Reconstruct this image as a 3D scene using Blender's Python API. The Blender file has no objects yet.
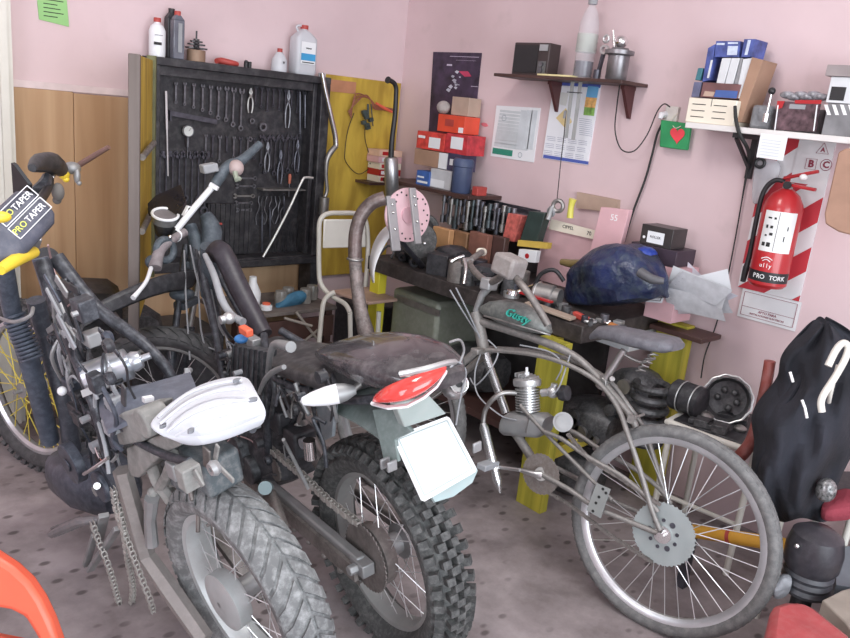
import bpy, bmesh, math, random
from mathutils import Vector, Matrix
R=random.Random(7)
V=Vector
PI=math.pi
# ---------------------------------------------------------------- camera model
F=780.0; CX,CY=425.0,319.0; CH=1.55
def _n(v): return v.normalized()
kA=_n(V((1297-CX,197-CY,F))); kB=V((-300-CX,30-CY,F)); kB=_n(kB-kA*kA.dot(kB)); kU=kA.cross(kB)
if kU.y>0: kU=-kU
def ray(px,py):
    r=V(((px-CX)/F,(py-CY)/F,1.0)); return V((r.dot(kA),r.dot(kB),r.dot(kU)))
CAM=V((0,0,CH))
def onX(px,py,X): r=ray(px,py); return CAM+r*(X/r.x)
def onY(px,py,Y): r=ray(px,py); return CAM+r*(Y/r.y)
def onZ(px,py,Z): r=ray(px,py); return CAM+r*((Z-CH)/r.z)
XW,YW=3.05,3.63
# ---------------------------------------------------------------- materials
MATS={}
def mat(name,col,rough=.6,metal=0,var=.12,scale=12,dust=0,bump=0,bscale=60,trans=0,alpha=1,emit=None,coat=0,dustcol=(.36,.35,.34)):
    if name in MATS: return MATS[name]
    m=bpy.data.materials.new(name); m.use_nodes=True; nt=m.node_tree; N=nt.nodes; Lk=nt.links
    b=N['Principled BSDF']; b.inputs['Roughness'].default_value=rough; b.inputs['Metallic'].default_value=metal
    tc=N.new('ShaderNodeTexCoord')
    nz=N.new('ShaderNodeTexNoise'); nz.inputs['Scale'].default_value=scale; nz.inputs['Detail'].default_value=6
    Lk.new(tc.outputs['Object'],nz.inputs['Vector'])
    cr=N.new('ShaderNodeValToRGB'); cr.color_ramp.elements[0].position=.3; cr.color_ramp.elements[1].position=.7
    cr.color_ramp.elements[0].color=tuple(c*(1-var) for c in col)+(1,); cr.color_ramp.elements[1].color=tuple(min(1,c*(1+var)) for c in col)+(1,)
    Lk.new(nz.outputs['Fac'],cr.inputs['Fac']); out=cr.outputs['Color']
    if dust:  # dust coat; on dark materials its grey also stands in for lens haze
        n2=N.new('ShaderNodeTexNoise'); n2.inputs['Scale'].default_value=scale*4; n2.inputs['Detail'].default_value=8; n2.inputs['Roughness'].default_value=.7
        Lk.new(tc.outputs['Object'],n2.inputs['Vector'])
        mr=N.new('ShaderNodeMapRange'); mr.inputs['From Min'].default_value=.45; mr.inputs['From Max'].default_value=.68; mr.inputs['To Min'].default_value=dust*.12; mr.inputs['To Max'].default_value=dust
        Lk.new(n2.outputs['Fac'],mr.inputs['Value'])
        mx=N.new('ShaderNodeMix'); mx.data_type='RGBA'; Lk.new(mr.outputs['Result'],mx.inputs['Factor']); Lk.new(out,mx.inputs['A']); mx.inputs['B'].default_value=dustcol+(1,)
        out=mx.outputs['Result']
    Lk.new(out,b.inputs['Base Color'])
    if bump:
        n3=N.new('ShaderNodeTexNoise'); n3.inputs['Scale'].default_value=bscale; n3.inputs['Detail'].default_value=5
        Lk.new(tc.outputs['Object'],n3.inputs['Vector'])
        bp=N.new('ShaderNodeBump'); bp.inputs['Strength'].default_value=bump; bp.inputs['Distance'].default_value=.01
        Lk.new(n3.outputs['Fac'],bp.inputs['Height']); Lk.new(bp.outputs['Normal'],b.inputs['Normal'])
    if trans: b.inputs['Transmission Weight'].default_value=trans; b.inputs['IOR'].default_value=1.2
    if alpha<1: b.inputs['Alpha'].default_value=alpha
    if coat: b.inputs['Coat Weight'].default_value=coat
    if emit: b.inputs['Emission Color'].default_value=emit+(1,); b.inputs['Emission Strength'].default_value=1
    MATS[name]=m; return m
blk=mat('black_plastic',(.022,.022,.026),.45,dust=.3,scale=9,dustcol=(.16,.16,.17))
blkc=mat('black_clean',(.018,.018,.02),.45,var=.1)
rub=mat('rubber',(.055,.055,.058),.75,dust=.5,scale=10,dustcol=(.16,.16,.16))
tyr=mat('tyre_dust_haze',(.12,.124,.125),.8,dust=.8,scale=9,dustcol=(.36,.37,.37))  # dusty rubber, base grey raised to carry the haze
tyk=mat('tyre_knobby',(.045,.047,.047),.8,dust=.5,scale=14,dustcol=(.24,.24,.23))
tyb=mat('tyre_bicycle',(.12,.12,.12),.85,dust=.6,scale=9,dustcol=(.26,.255,.25))
frm=mat('frame_black',(.030,.032,.040),.42,.3,dust=.55,scale=12,dustcol=(.17,.18,.20))
stl=mat('steel_dull',(.33,.32,.31),.42,.8,var=.25,scale=20,dust=.45)
rus=mat('rusty_steel',(.20,.18,.17),.55,.5,var=.35,scale=18,dust=.55,dustcol=(.30,.28,.26))
chr_=mat('chrome',(.78,.78,.78),.2,1,var=.05)
alu=mat('aluminium',(.62,.63,.63),.38,.75,var=.1,dust=.25,scale=14,dustcol=(.45,.45,.44))
alud=mat('aluminium_dusty',(.33,.335,.34),.5,.5,var=.2,dust=.5,scale=14,dustcol=(.30,.295,.285))
whp=mat('white_plastic',(.80,.81,.83),.4,var=.04,dust=.12,scale=8,dustcol=(.6,.6,.6))
whpt=mat('white_paint',(.66,.64,.58),.45,var=.06,dust=.2,scale=10,dustcol=(.5,.48,.44))
yel=mat('yellow_paint',(.62,.50,.05),.55,var=.2,scale=8,dust=.3,dustcol=(.35,.28,.1))
yelb=mat('yellow_plastic',(.80,.58,.05),.45,var=.1,scale=10)
redp=mat('red_paint',(.44,.02,.025),.3,var=.08,coat=.3)
redd=mat('red_dull',(.42,.06,.05),.55,var=.2)
redl=mat('red_lens',(.75,.06,.05),.15,var=.1,coat=.8)
org=mat('orange_plastic',(.85,.16,.08),.45,var=.08)
blup=mat('blue_plastic',(.04,.17,.42),.45,var=.2)
card=mat('cardboard',(.36,.22,.15),.8,var=.1)
cardl=mat('cardboard_light',(.45,.33,.26),.8,var=.1)
pap=mat('paper',(.78,.80,.82),.7,var=.03)
papg=mat('newsprint',(.60,.61,.64),.8,var=.12,scale=30)
crm=mat('cream_plastic',(.80,.74,.62),.5,var=.04)
dkw=mat('dark_wood',(.07,.035,.03),.5,var=.3,scale=6)
brw=mat('brown_wood',(.30,.16,.08),.6,var=.3,scale=9)
orw=mat('orange_wood',(.55,.30,.14),.6,var=.2,scale=6)
pnk=mat('pink_board',(.70,.43,.46),.6,var=.06)
grn=mat('green_cloth',(.03,.28,.10),.7,var=.15)
grnp=mat('green_paper',(.30,.56,.22),.8,var=.05)
jkt=mat('black_cloth',(.018,.019,.026),.95,var=.6,scale=5,bump=.8,bscale=18)
nvy=mat('navy_plastic',(.05,.07,.14),.5,var=.15)
bag=mat('dark_blue_film',(.012,.018,.065),.28,var=.8,scale=7,dust=.55,dustcol=(.075,.10,.09),bump=1,bscale=22)
teal=mat('teal_paint',(.05,.45,.36),.5)
ink=mat('black_ink',(.02,.02,.02),.7,var=0)
wink=mat('white_ink',(.85,.85,.85),.6,var=0)
rink=mat('red_ink',(.50,.035,.05),.6,var=0)
bink=mat('blue_ink',(.08,.12,.42),.6,var=0)
gink=mat('green_ink',(.03,.25,.17),.6,var=0)
gry=mat('grey_plastic',(.30,.31,.33),.6,var=.12,dust=.3,scale=9)
gryp=mat('grey_dusty_plastic',(.22,.22,.21),.8,var=.25,dust=.6,scale=10,dustcol=(.34,.33,.31))
def wood_planks(name,c1,c2,sx=22,stretch=.06):
    m=bpy.data.materials.new(name); m.use_nodes=True; nt=m.node_tree; N=nt.nodes; Lk=nt.links; b=N['Principled BSDF']; b.inputs['Roughness'].default_value=.65
    tc=N.new('ShaderNodeTexCoord'); mp=N.new('ShaderNodeMapping'); mp.inputs['Scale'].default_value=(1,1,stretch); Lk.new(tc.outputs['Object'],mp.inputs['Vector'])
    nz=N.new('ShaderNodeTexNoise'); nz.inputs['Scale'].default_value=sx; nz.inputs['Detail'].default_value=7; nz.inputs['Distortion'].default_value=.4; Lk.new(mp.outputs['Vector'],nz.inputs['Vector'])
    cr=N.new('ShaderNodeValToRGB'); cr.color_ramp.elements[0].position=.35; cr.color_ramp.elements[1].position=.68; cr.color_ramp.elements[0].color=c1+(1,); cr.color_ramp.elements[1].color=c2+(1,)
    Lk.new(nz.outputs['Fac'],cr.inputs['Fac']); Lk.new(cr.outputs['Color'],b.inputs['Base Color']); MATS[name]=m; return m
ply=wood_planks('plywood',(.40,.24,.13),(.60,.41,.25),9)
yply=wood_planks('yellow_board',(.38,.24,.03),(.62,.43,.06),12,.25)
ygr=wood_planks('yellow_green_wood',(.30,.28,.03),(.58,.50,.06),20,.08)
brwp=wood_planks('grey_post',(.07,.055,.05),(.17,.14,.125),20,.05)
def wall_mat():
    m=bpy.data.materials.new('pink_wall'); m.use_nodes=True; nt=m.node_tree; N=nt.nodes; Lk=nt.links; b=N['Principled BSDF']; b.inputs['Roughness'].default_value=.75
    tc=N.new('ShaderNodeTexCoord'); nz=N.new('ShaderNodeTexNoise'); nz.inputs['Scale'].default_value=1.7; nz.inputs['Detail'].default_value=5; Lk.new(tc.outputs['Object'],nz.inputs['Vector'])
    cr=N.new('ShaderNodeValToRGB'); cr.color_ramp.elements[0].position=.35; cr.color_ramp.elements[1].position=.65
    cr.color_ramp.elements[0].color=(.62,.475,.49,1); cr.color_ramp.elements[1].color=(.70,.545,.56,1); Lk.new(nz.outputs['Fac'],cr.inputs['Fac'])
    n2=N.new('ShaderNodeTexNoise'); n2.inputs['Scale'].default_value=7; n2.inputs['Detail'].default_value=8; Lk.new(tc.outputs['Object'],n2.inputs['Vector'])
    mr=N.new('ShaderNodeMapRange'); mr.inputs['From Min'].default_value=.62; mr.inputs['From Max'].default_value=.8; mr.inputs['To Max'].default_value=.35; Lk.new(n2.outputs['Fac'],mr.inputs['Value'])
    mx=N.new('ShaderNodeMix'); mx.data_type='RGBA'; Lk.new(mr.outputs['Result'],mx.inputs['Factor']); Lk.new(cr.outputs['Color'],mx.inputs['A']); mx.inputs['B'].default_value=(.45,.36,.35,1)
    Lk.new(mx.outputs['Result'],b.inputs['Base Color'])
    bp=N.new('ShaderNodeBump'); bp.inputs['Strength'].default_value=.25; bp.inputs['Distance'].default_value=.01; Lk.new(n2.outputs['Fac'],bp.inputs['Height']); Lk.new(bp.outputs['Normal'],b.inputs['Normal'])
    return m
def floor_mat():
    m=bpy.data.materials.new('stained_floor'); m.use_nodes=True; nt=m.node_tree; N=nt.nodes; Lk=nt.links; b=N['Principled BSDF']; b.inputs['Roughness'].default_value=.62
    tc=N.new('ShaderNodeTexCoord')
    nz=N.new('ShaderNodeTexNoise'); nz.inputs['Scale'].default_value=3.5; nz.inputs['Detail'].default_value=8; nz.inputs['Roughness'].default_value=.65; Lk.new(tc.outputs['Object'],nz.inputs['Vector'])
    cr=N.new('ShaderNodeValToRGB'); cr.color_ramp.elements[0].position=.33; cr.color_ramp.elements[1].position=.66
    cr.color_ramp.elements[0].color=(.19,.16,.16,1); cr.color_ramp.elements[1].color=(.41,.355,.36,1); Lk.new(nz.outputs['Fac'],cr.inputs['Fac'])
    # small dark oval dimples in staggered rows
    mp=N.new('ShaderNodeMapping'); mp.inputs['Rotation'].default_value=(0,0,.6); mp.inputs['Scale'].default_value=(1,1.6,1); Lk.new(tc.outputs['Object'],mp.inputs['Vector'])
    vo=N.new('ShaderNodeTexVoronoi'); vo.inputs['Scale'].default_value=11; vo.inputs['Randomness'].default_value=.55; Lk.new(mp.outputs['Vector'],vo.inputs['Vector'])
    mr=N.new('ShaderNodeMapRange'); mr.inputs['From Min'].default_value=.14; mr.inputs['From Max'].default_value=.24; mr.inputs['To Min'].default_value=.75; mr.inputs['To Max'].default_value=0; Lk.new(vo.outputs['Distance'],mr.inputs['Value'])
    n4=N.new('ShaderNodeTexNoise'); n4.inputs['Scale'].default_value=4; Lk.new(tc.outputs['Object'],n4.inputs['Vector'])
    mr2=N.new('ShaderNodeMapRange'); mr2.inputs['From Min'].default_value=.36; mr2.inputs['From Max'].default_value=.48; Lk.new(n4.outputs['Fac'],mr2.inputs['Value'])
    ml=N.new('ShaderNodeMath'); ml.operation='MULTIPLY'; Lk.new(mr.outputs['Result'],ml.inputs[0]); Lk.new(mr2.outputs['Result'],ml.inputs[1])
    mx=N.new('ShaderNodeMix'); mx.data_type='RGBA'; Lk.new(ml.outputs[0],mx.inputs['Factor']); Lk.new(cr.outputs['Color'],mx.inputs['A']); mx.inputs['B'].default_value=(.07,.055,.055,1)
    Lk.new(mx.outputs['Result'],b.inputs['Base Color'])
    bp=N.new('ShaderNodeBump'); bp.inputs['Strength'].default_value=.3; bp.inputs['Distance'].default_value=.01; Lk.new(nz.outputs['Fac'],bp.inputs['Height']); Lk.new(bp.outputs['Normal'],b.inputs['Normal'])
    return m
# ---------------------------------------------------------------- mesh builder
col=bpy.context.scene.collection
def frame(d,up=V((0,0,1))):
    d=d.normalized()
    if abs(d.dot(up))>.99: up=V((1,0,0))
    x=d.cross(up).normalized(); y=x.cross(d); return x,y,d
class MB:
    def __init__(s): s.v=[]; s.f=[]
    def add(s,vs,fs):
        o=len(s.v); s.v+= [V(q) for q in vs]; s.f+=[tuple(i+o for i in f) for f in fs]; return s
    def ob(s,c,x,y,z):      # oriented box, half vectors
        c,x,y,z=V(c),V(x),V(y),V(z)
        vs=[c+x*i+y*j+z*k for i in(-1,1) for j in(-1,1) for k in(-1,1)]
        return s.add(vs,[(0,1,3,2),(4,6,7,5),(0,4,5,1),(2,3,7,6),(0,2,6,4),(1,5,7,3)])
    def box(s,x0,x1,y0,y1,z0,z1): return s.ob(((x0+x1)/2,(y0+y1)/2,(z0+z1)/2),(abs(x1-x0)/2,0,0),(0,abs(y1-y0)/2,0),(0,0,abs(z1-z0)/2))
    def bar(s,p,q,w,h,up=V((0,0,1))):
        p,q=V(p),V(q); x,y,d=frame(q-p,V(up)); return s.ob((p+q)/2,x*(w/2),y*(h/2),(q-p)/2)
    def tube(s,pts,r,n=10,closed=False,sm=0,caps=True):
        pts=[V(p) for p in pts]; rs=r if isinstance(r,(list,tuple)) else [r]*len(pts)
        if sm and len(pts)>2:
            np_,nr=[],[]; L=len(pts); rng=L if closed else L-1
            for i in range(rng):
                g=lambda k:pts[k%L] if closed else pts[max(0,min(L-1,k))]
                p0,p1,p2,p3=g(i-1),g(i),g(i+1),g(i+2)
                for k in range(sm):
                    t=k/sm; t2,t3=t*t,t*t*t
                    np_.append(.5*((2*p1)+(p2-p0)*t+(2*p0-5*p1+4*p2-p3)*t2+(3*p1-p0-3*p2+p3)*t3)); nr.append(rs[i]*(1-t)+rs[(i+1)%L]*t)
            if not closed: np_.append(pts[-1]); nr.append(rs[-1])
            pts,rs=np_,nr
        L=len(pts); x=None; vs=[]
        for i in range(L):
            a=pts[(i-1)%L] if (closed or i>0) else pts[i]; b=pts[(i+1)%L] if (closed or i<L-1) else pts[i]
            d=(b-a)
            if d.length<1e-9: d=V((0,0,1))
            d.normalize()
            if x is None: x,_,_=frame(d)
            x=(x-d*x.dot(d)); 
            if x.length<1e-6: x,_,_=frame(d)
            x.normalize(); y=d.cross(x)
            vs+=[pts[i]+(x*math.cos(2*PI*k/n)+y*math.sin(2*PI*k/n))*rs[i] for k in range(n)]
        fs=[]
        for i in range(L if closed else L-1):
            j=(i+1)%L
            for k in range(n): fs.append((i*n+k,i*n+(k+1)%n,j*n+(k+1)%n,j*n+k))
        if not closed and caps: fs.append(tuple(range(n))[::-1]); fs.append(tuple((L-1)*n+k for k in range(n)))
        return s.add(vs,fs)
    def cyl(s,p,q,r,r2=None,n=20): return s.tube([p,q],[r,r if r2 is None else r2],n)
    def lathe(s,c,ax,prof,n=32,closed=False,a0=0,a1=2*PI):   # prof: (radius, along axis)
        c=V(c); x,y,d=frame(V(ax)); full=abs(a1-a0-2*PI)<1e-6; m=n if full else n+1
        vs=[]
        for i in range(m):
            t=a0+(a1-a0)*i/n
            for (r,h) in prof: vs.append(c+d*h+(x*math.cos(t)+y*math.sin(t))*r)
        P=len(prof); fs=[]
        for i in range(n):
            j=(i+1)%m
            for k in range(P if closed else P-1):
                l=(k+1)%P; fs.append((i*P+k,j*P+k,j*P+l,i*P+l))
        return s.add(vs,fs)
    def disc(s,c,ax,r,t,n=32,hole=0):   # solid disc, optional hole
        if hole: return s.lathe(c,ax,[(hole,-t/2),(r,-t/2),(r,t/2),(hole,t/2)],n,True)
        return s.lathe(c,ax,[(1e-4,-t/2),(r,-t/2),(r,t/2),(1e-4,t/2)],n)
    def torus(s,c,ax,Rr,r,n=36,m=10): return s.lathe(c,ax,[(Rr+r*math.cos(2*PI*k/m),r*math.sin(2*PI*k/m)) for k in range(m)],n,True)
    def sph(s,c,r,n=14,m=9,X=V((1,0,0)),Y=V((0,1,0)),Z=V((0,0,1))):
        c=V(c); r=(r,r,r) if not isinstance(r,(tuple,list)) else r
        vs=[c+Z*r[2]]; fs=[]
        for j in range(1,m):
            t=PI*j/m
            for k in range(n): vs.append(c+X*(r[0]*math.sin(t)*math.cos(2*PI*k/n))+Y*(r[1]*math.sin(t)*math.sin(2*PI*k/n))+Z*(r[2]*math.cos(t)))
        vs.append(c-Z*r[2]); e=len(vs)-1
        for k in range(n): fs.append((0,1+k,1+(k+1)%n)); fs.append((e,e-n+(k+1)%n,e-n+k))
        for j in range(m-2):
            for k in range(n): a=1+j*n; fs.append((a+k,a+n+k,a+n+(k+1)%n,a+(k+1)%n))
        return s.add(vs,fs)
    def prism(s,pts,ext):
        pts=[V(p) for p in pts]; ext=V(ext); n=len(pts)
        return s.add(pts+[p+ext for p in pts],[tuple(range(n))[::-1],tuple(range(n,2*n))]+[(k,(k+1)%n,n+(k+1)%n,n+k) for k in range(n)])
    def grid(s,rows,thick=None,closed=False):   # rows of points -> sheet (thickness vector -> solid)
        rows=[[V(p) for p in r] for r in rows]; a=len(rows); b=len(rows[0]); base=[p for r in rows for p in r]
        fs=[(i*b+j,i*b+j+1,(i+1)*b+j+1,(i+1)*b+j) for i in range(a-1) for j in range(b-1)]
        if thick is None: return s.add(base,fs)
        t=V(thick); n=a*b; fs2=[tuple(q+n for q in f)[::-1] for f in fs]
        sd=[]
        for j in range(b-1): sd.append((j+1,j,n+j,n+j+1)); q=(a-1)*b; sd.append((q+j,q+j+1,n+q+j+1,n+q+j))
        for i in range(a-1): sd.append((i*b,(i+1)*b,n+(i+1)*b,n+i*b)); sd.append(((i+1)*b+b-1,i*b+b-1,n+i*b+b-1,n+(i+1)*b+b-1))
        return s.add(base+[p+t for p in base],fs+fs2+sd)
    def text(s,txt,o,right,up,size,depth=.0008,align='CENTER',shear=0,bold=0):
        cu_=bpy.data.curves.new('t','FONT'); cu_.body=txt; cu_.size=size; cu_.align_x=align; cu_.align_y='CENTER'; cu_.extrude=depth; cu_.resolution_u=2; cu_.shear=shear; cu_.offset=bold
        ob=bpy.data.objects.new('t',cu_); col.objects.link(ob); dg=bpy.context.evaluated_depsgraph_get(); me=bpy.data.meshes.new_from_object(ob.evaluated_get(dg))
        rt,u=V(right).normalized(),V(up).normalized(); nn=rt.cross(u); o=V(o)
        s.add([o+rt*v.co.x+u*v.co.y+nn*v.co.z for v in me.vertices],[tuple(p.vertices) for p in me.polygons])
        bpy.data.objects.remove(ob); bpy.data.curves.remove(cu_); bpy.data.meshes.remove(me); return s
    def build(s,name,m,parent=None,bev=0,sub=0,sharp=.7,org=None):
        o0=V((0,0,0)); p=parent
        while p is not None: o0=o0+p.location; p=p.parent
        if parent is None:
            xs=[v.x for v in s.v]; ys=[v.y for v in s.v]; zs=[v.z for v in s.v]
            loc=V(org) if org is not None else V(((min(xs)+max(xs))/2,(min(ys)+max(ys))/2,min(zs)))
        else: loc=V((0,0,0))
        me=bpy.data.meshes.new(name); me.from_pydata([tuple(v-o0-loc) for v in s.v],[],s.f)
        bm=bmesh.new(); bm.from_mesh(me); bmesh.ops.recalc_face_normals(bm,faces=bm.faces[:]); bm.to_mesh(me); bm.free()
        for q in me.polygons: q.use_smooth=True
        me.set_sharp_from_angle(angle=sharp); me.materials.append(m)
        o=bpy.data.objects.new(name,me); col.objects.link(o); o.location=loc; o.parent=parent
        if bev: b=o.modifiers.new('b','BEVEL'); b.width=bev; b.segments=2; b.limit_method='ANGLE'
        if sub: q=o.modifiers.new('s','SUBSURF'); q.levels=sub; q.render_levels=sub
        return o
def tag(o,label,cat,group=None,kind=None):
    if label: o['label']=label
    if cat: o['category']=cat
    if group: o['group']=group
    if kind: o['kind']=kind
    return o
def thing(name,loc,label,cat,group=None):
    o=bpy.data.objects.new(name,None); o.empty_display_size=.05; col.objects.link(o); o.location=V(loc); return tag(o,label,cat,group)
def struct(mb,name,m,**k): o=mb.build(name,m,**k); o['kind']='structure'; return o
def dup(root,loc,label=None,rz=None,group=None):
    def cp(o,par):
        c=o.copy(); col.objects.link(c); c.parent=par
        for ch in list(o.children): cp(ch,c)
        return c
    r=cp(root,None); r.location=V(loc)
    if rz is not None: r.rotation_euler=rz if isinstance(rz,(tuple,Matrix)) else (0,0,rz)
    if label: r['label']=label
    if group: r['group']=group
    return r
Z3=V((0,0,1)); RR=V((0,-1,0)); RN=V((-1,0,0)); BR=V((1,0,0)); BN=V((0,-1,0))
# ================================================================ SETTING
WM=wall_mat()
ceilm=mat('ceiling_white',(.75,.73,.72),.85,var=.04)
struct(MB().box(-1.6,XW+.1,-1.8,YW+.1,-.1,0),'floor',floor_mat())
struct(MB().box(-1.6,XW+.1,-1.8,YW+.1,2.9,3.0),'ceiling',ceilm)
struct(MB().box(-1.6,XW,YW,YW+.1,0,2.9),'wall_back',WM)
struct(MB().box(XW,XW+.1,-1.8,YW+.1,0,2.9),'wall_right',WM)
struct(MB().box(-1.7,-1.6,-1.8,YW+.1,0,2.9),'wall_left',WM)
fw=MB(); fw.box(-1.6,-1.2,-1.9,-1.8,0,2.9); fw.box(2.4,XW,-1.9,-1.8,0,2.9); fw.box(-1.2,2.4,-1.9,-1.8,2.6,2.9)
struct(fw,'wall_front',WM)
def Bp(px,py,d=0): return onY(px,py,YW-d)
def Rp(px,py,d=0): return onX(px,py,XW-d)
def Dp(px,py,D): return CAM+ray(px,py)*D
# white door casing at the left end of the back wall
x1=Bp(14,100,.08).x
dj=MB(); dj.box(x1-.22,x1,YW-.08,YW-.001,0,2.5)
dj.box(x1-.20,x1-.17,YW-.095,YW-.08,0,2.5); dj.box(x1-.05,x1-.02,YW-.095,YW-.08,0,2.5)
struct(dj,'trim_1',whpt)
# plywood dado on the lower back wall
zt=Bp(75,92).z; xm=Bp(72,92).x
struct(MB().box(x1+.012,xm-.001,YW-.016,YW-.001,0,zt),'trim_2',ply,bev=.002)
struct(MB().box(xm+.001,2.42,YW-.02,YW-.001,0,zt-.005),'trim_3',ply,bev=.002)
# door lining strip along top of dado
struct(MB().box(x1,xm+.3,YW-.012,YW-.001,zt+.001,zt+.03),'trim_4',mat('wall_plaster_edge',(.72,.60,.60),.8))
# conduit box / green notice on the back wall
p=Bp(52,8); g=MB(); w=.105
g.prism([V((p.x-w*.62,YW-.0003,p.z+.12)),V((p.x+w*.5,YW-.0003,p.z+.12)),V((p.x+w*.62,YW-.0003,p.z-.065)),V((p.x-w*.5,YW-.0003,p.z-.052))],(0,-.0042,0))
t=g.build('paper_notice',grnp); tag(t,'green paper notice with typed lines taped high on the pink wall above the plywood','notice')
m=MB()
for k in range(7): m.box(p.x-.035,p.x+.02+.012*(k%3),YW-.0052,YW-.0048,p.z+.06-k*.016,p.z+.0635-k*.016)
m.build('printed_lines',ink,t)
# ---------------------------------------------------------------- tool cabinet
CY0=3.48; cx0,cx1,cz0,cz1=1.505,2.45,.66,1.64
root=thing('tool_cabinet',(1.95,3.55,.45),'black wall-mounted tool cabinet with open door, its pegboard crowded with spanners','tool cabinet')
blm=mat('cabinet_black',(.016,.015,.02),.5,var=.3,dust=.15,scale=6)
m=MB(); m.box(cx0,cx1,YW-.035,YW-.021,cz0,cz1); m.build('back_board',blm,root)
m=MB(); m.box(cx0,cx1,CY0,YW-.035,cz1-.035,cz1); m.build('top_board',blm,root,bev=.003)
m=MB(); m.box(cx0,cx1,CY0,YW-.035,cz0,cz0+.05); m.box(cx0+.3,cx1,CY0-.012,CY0,cz0+.005,cz0+.04); m.build('bottom_rail',blm,root,bev=.004)
m=MB(); m.box(cx1-.055,cx1,CY0,YW-.035,.42,cz1-.035); m.box(cx1-.085,cx1-.06,CY0+.03,YW-.035,cz0+.05,cz1-.035); m.build('side_post',blm,root,bev=.004)
m=MB(); m.box(cx0,cx0+.03,CY0,YW-.035,cz0+.05,cz1-.035); m.build('side_post',blm,root,bev=.004)
# inner shelf lip under the top and mesh pocket bottom right
m=MB(); m.box(cx0+.03,cx1-.09,CY0+.03,YW-.036,cz1-.075,cz1-.036); m.build('inner_lip',blm,root)
m=MB(); pa=Bp(276,225,.09); pb=Bp(306,258,.09)
for k in range(9):
    x=pa.x+(pb.x-pa.x)*k/8; m.bar((x,YW-.06,pb.z),(x+.03,YW-.06,pa.z),.002,.002); m.bar((x+.03,YW-.062,pb.z),(x,YW-.062,pa.z),.002,.002)
m.build('mesh_pocket',mat('mesh_wire',(.06,.06,.07),.5,.3),root)
# cloth-like dark drawer panel lower middle
pa=Bp(212,205,.1); pb=Bp(254,255,.1)
m=MB(); m.box(pa.x,pb.x,YW-.06,YW-.037,pb.z,pa.z)
for k in range(9): x=pa.x+(pb.x-pa.x)*(k+.5)/9; m.box(x-.002,x+.002,YW-.066,YW-.06,pb.z,pa.z)
m.build('ribbed_panel',blm,root)
# door, swung open toward the viewer
hp=V((cx0-.012,CY0-.005,0)); fe=Dp(134,60,2.62); fe.z=0; dd=(fe-hp).normalized(); nn=V((-dd.y,dd.x,0))
if nn.x>0: nn=-nn
Lg=(fe-hp).length
door=MB(); door.ob(hp+dd*(Lg/2)+V((0,0,(cz0+cz1)/2-.02)),dd*(Lg/2-.03),nn*.006,V((0,0,(cz1-cz0)/2)))
d_=door.build('door',yply,root)
m=MB(); m.ob(fe+V((0,0,(cz0+cz1)/2-.02))-dd*.02,dd*.018,nn*.019,V((0,0,(cz1-cz0)/2+.0))); m.build('door_stile',brwp,d_,bev=.003)
m=MB(); m.ob(hp+dd*.03+V((0,0,(cz0+cz1)/2)),dd*.022,nn*.02,V((0,0,(cz1-cz0)/2))); m.build('door_stile',mat('olive_wood',(.12,.12,.05),.6,var=.4),d_,bev=.003)
for z in (1.27,1.0): MB().cyl(fe-dd*.1+V((0,0,z))-nn*.02,fe-dd*.55+V((0,0,z+.02))-nn*.03,.012).build('hook_bar',rus,d_)
# ---------------------------------------------------------------- tools (each a thing)
tm=mat('tool_steel',(.20,.20,.22),.45,.8,var=.4,scale=30,dust=.4,dustcol=(.10,.10,.11)); tmd=mat('tool_steel_dark',(.10,.10,.12),.4,.75,var=.3,scale=30)
def spanner_mb(L,r=.009,o=V((0,0,0)),ring=True,w=1.):
    m=MB(); t=.004; W=.0042*w
    m.ob(o+V((0,0,-L/2)),(W,0,0),(0,t/2,0),(0,0,L/2-r))
    if ring: m.lathe(o+V((0,0,-L+r*.6)),(0,1,0),[(r*.55,-t*.8),(r,-t*.8),(r,t*.8),(r*.55,t*.8)],14,True)
    # open jaw
    pts=[]
    c=o+V((0,0,-r))
    for a in range(-50,231,28): pts.append(c+V((math.cos(math.radians(a))*r*1.15,0,-math.sin(math.radians(a))*r*1.15)))
    inn=[c+V((math.cos(math.radians(a))*r*.55,0,-math.sin(math.radians(a))*r*.55)) for a in range(230,-51,-56)]
    m.prism([q+V((0,-t/2,0)) for q in pts+inn],(0,t,0)); return m
sp0=None
def place_span(px,y0,y1,label,grp,mt=tm,d=.055,ang=0,w=1.):
    a=Bp(px,y0,d); b=Bp(px,y1,d); L=a.z-b.z
    m=spanner_mb(L,max(.007,L*.07),w=w); o=m.build('combination_spanner',mt,org=(0,0,0)); o.location=a; o.rotation_euler=(0,ang,0)
    tag(o,label,'spanner',grp); return o
ord_=['first','second','third','fourth','fifth','sixth','seventh','eighth','ninth','tenth']
row=[(176,82,103),(185,82,105),(194,83,108),(203,84,111),(211,85,114),(219,86,119),(227,86,121),(234,87,126),(242,88,130)]
for k,(x,a,b) in enumerate(row): place_span(x,a,b,'silver combination spanner, %s from the left in the top row on the black pegboard'%ord_[k],'spanners in the top row')
for k in range(9):
    x=256+k*6.0; place_span(x,86+k*.6,104+(k%3)*3+k*.8,'small dark spanner in the short row at the top right of the pegboard','small spanners top right',tmd,w=.8)
for k in range(8):
    x=206+k*7; place_span(x,134+k*.5,152+(k*5)%14,'dull spanner in the middle row behind the speedometer side of the pegboard','spanners in the middle row',tmd if k%2 else tm)
for k in range(9):
    x=262+k*4.6; place_span(x,134+(k%2)*2,166+(k*7)%12,'thin dark spanner hanging in the right middle of the pegboard','spanners in the right middle',tmd,w=.8)
for k in range(8):
    x=160+k*6.5; place_span(x,150,196+(k*11)%20,'long dark rod spanner hanging lower left on the pegboard','rod spanners lower left',tmd,w=.7)
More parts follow.
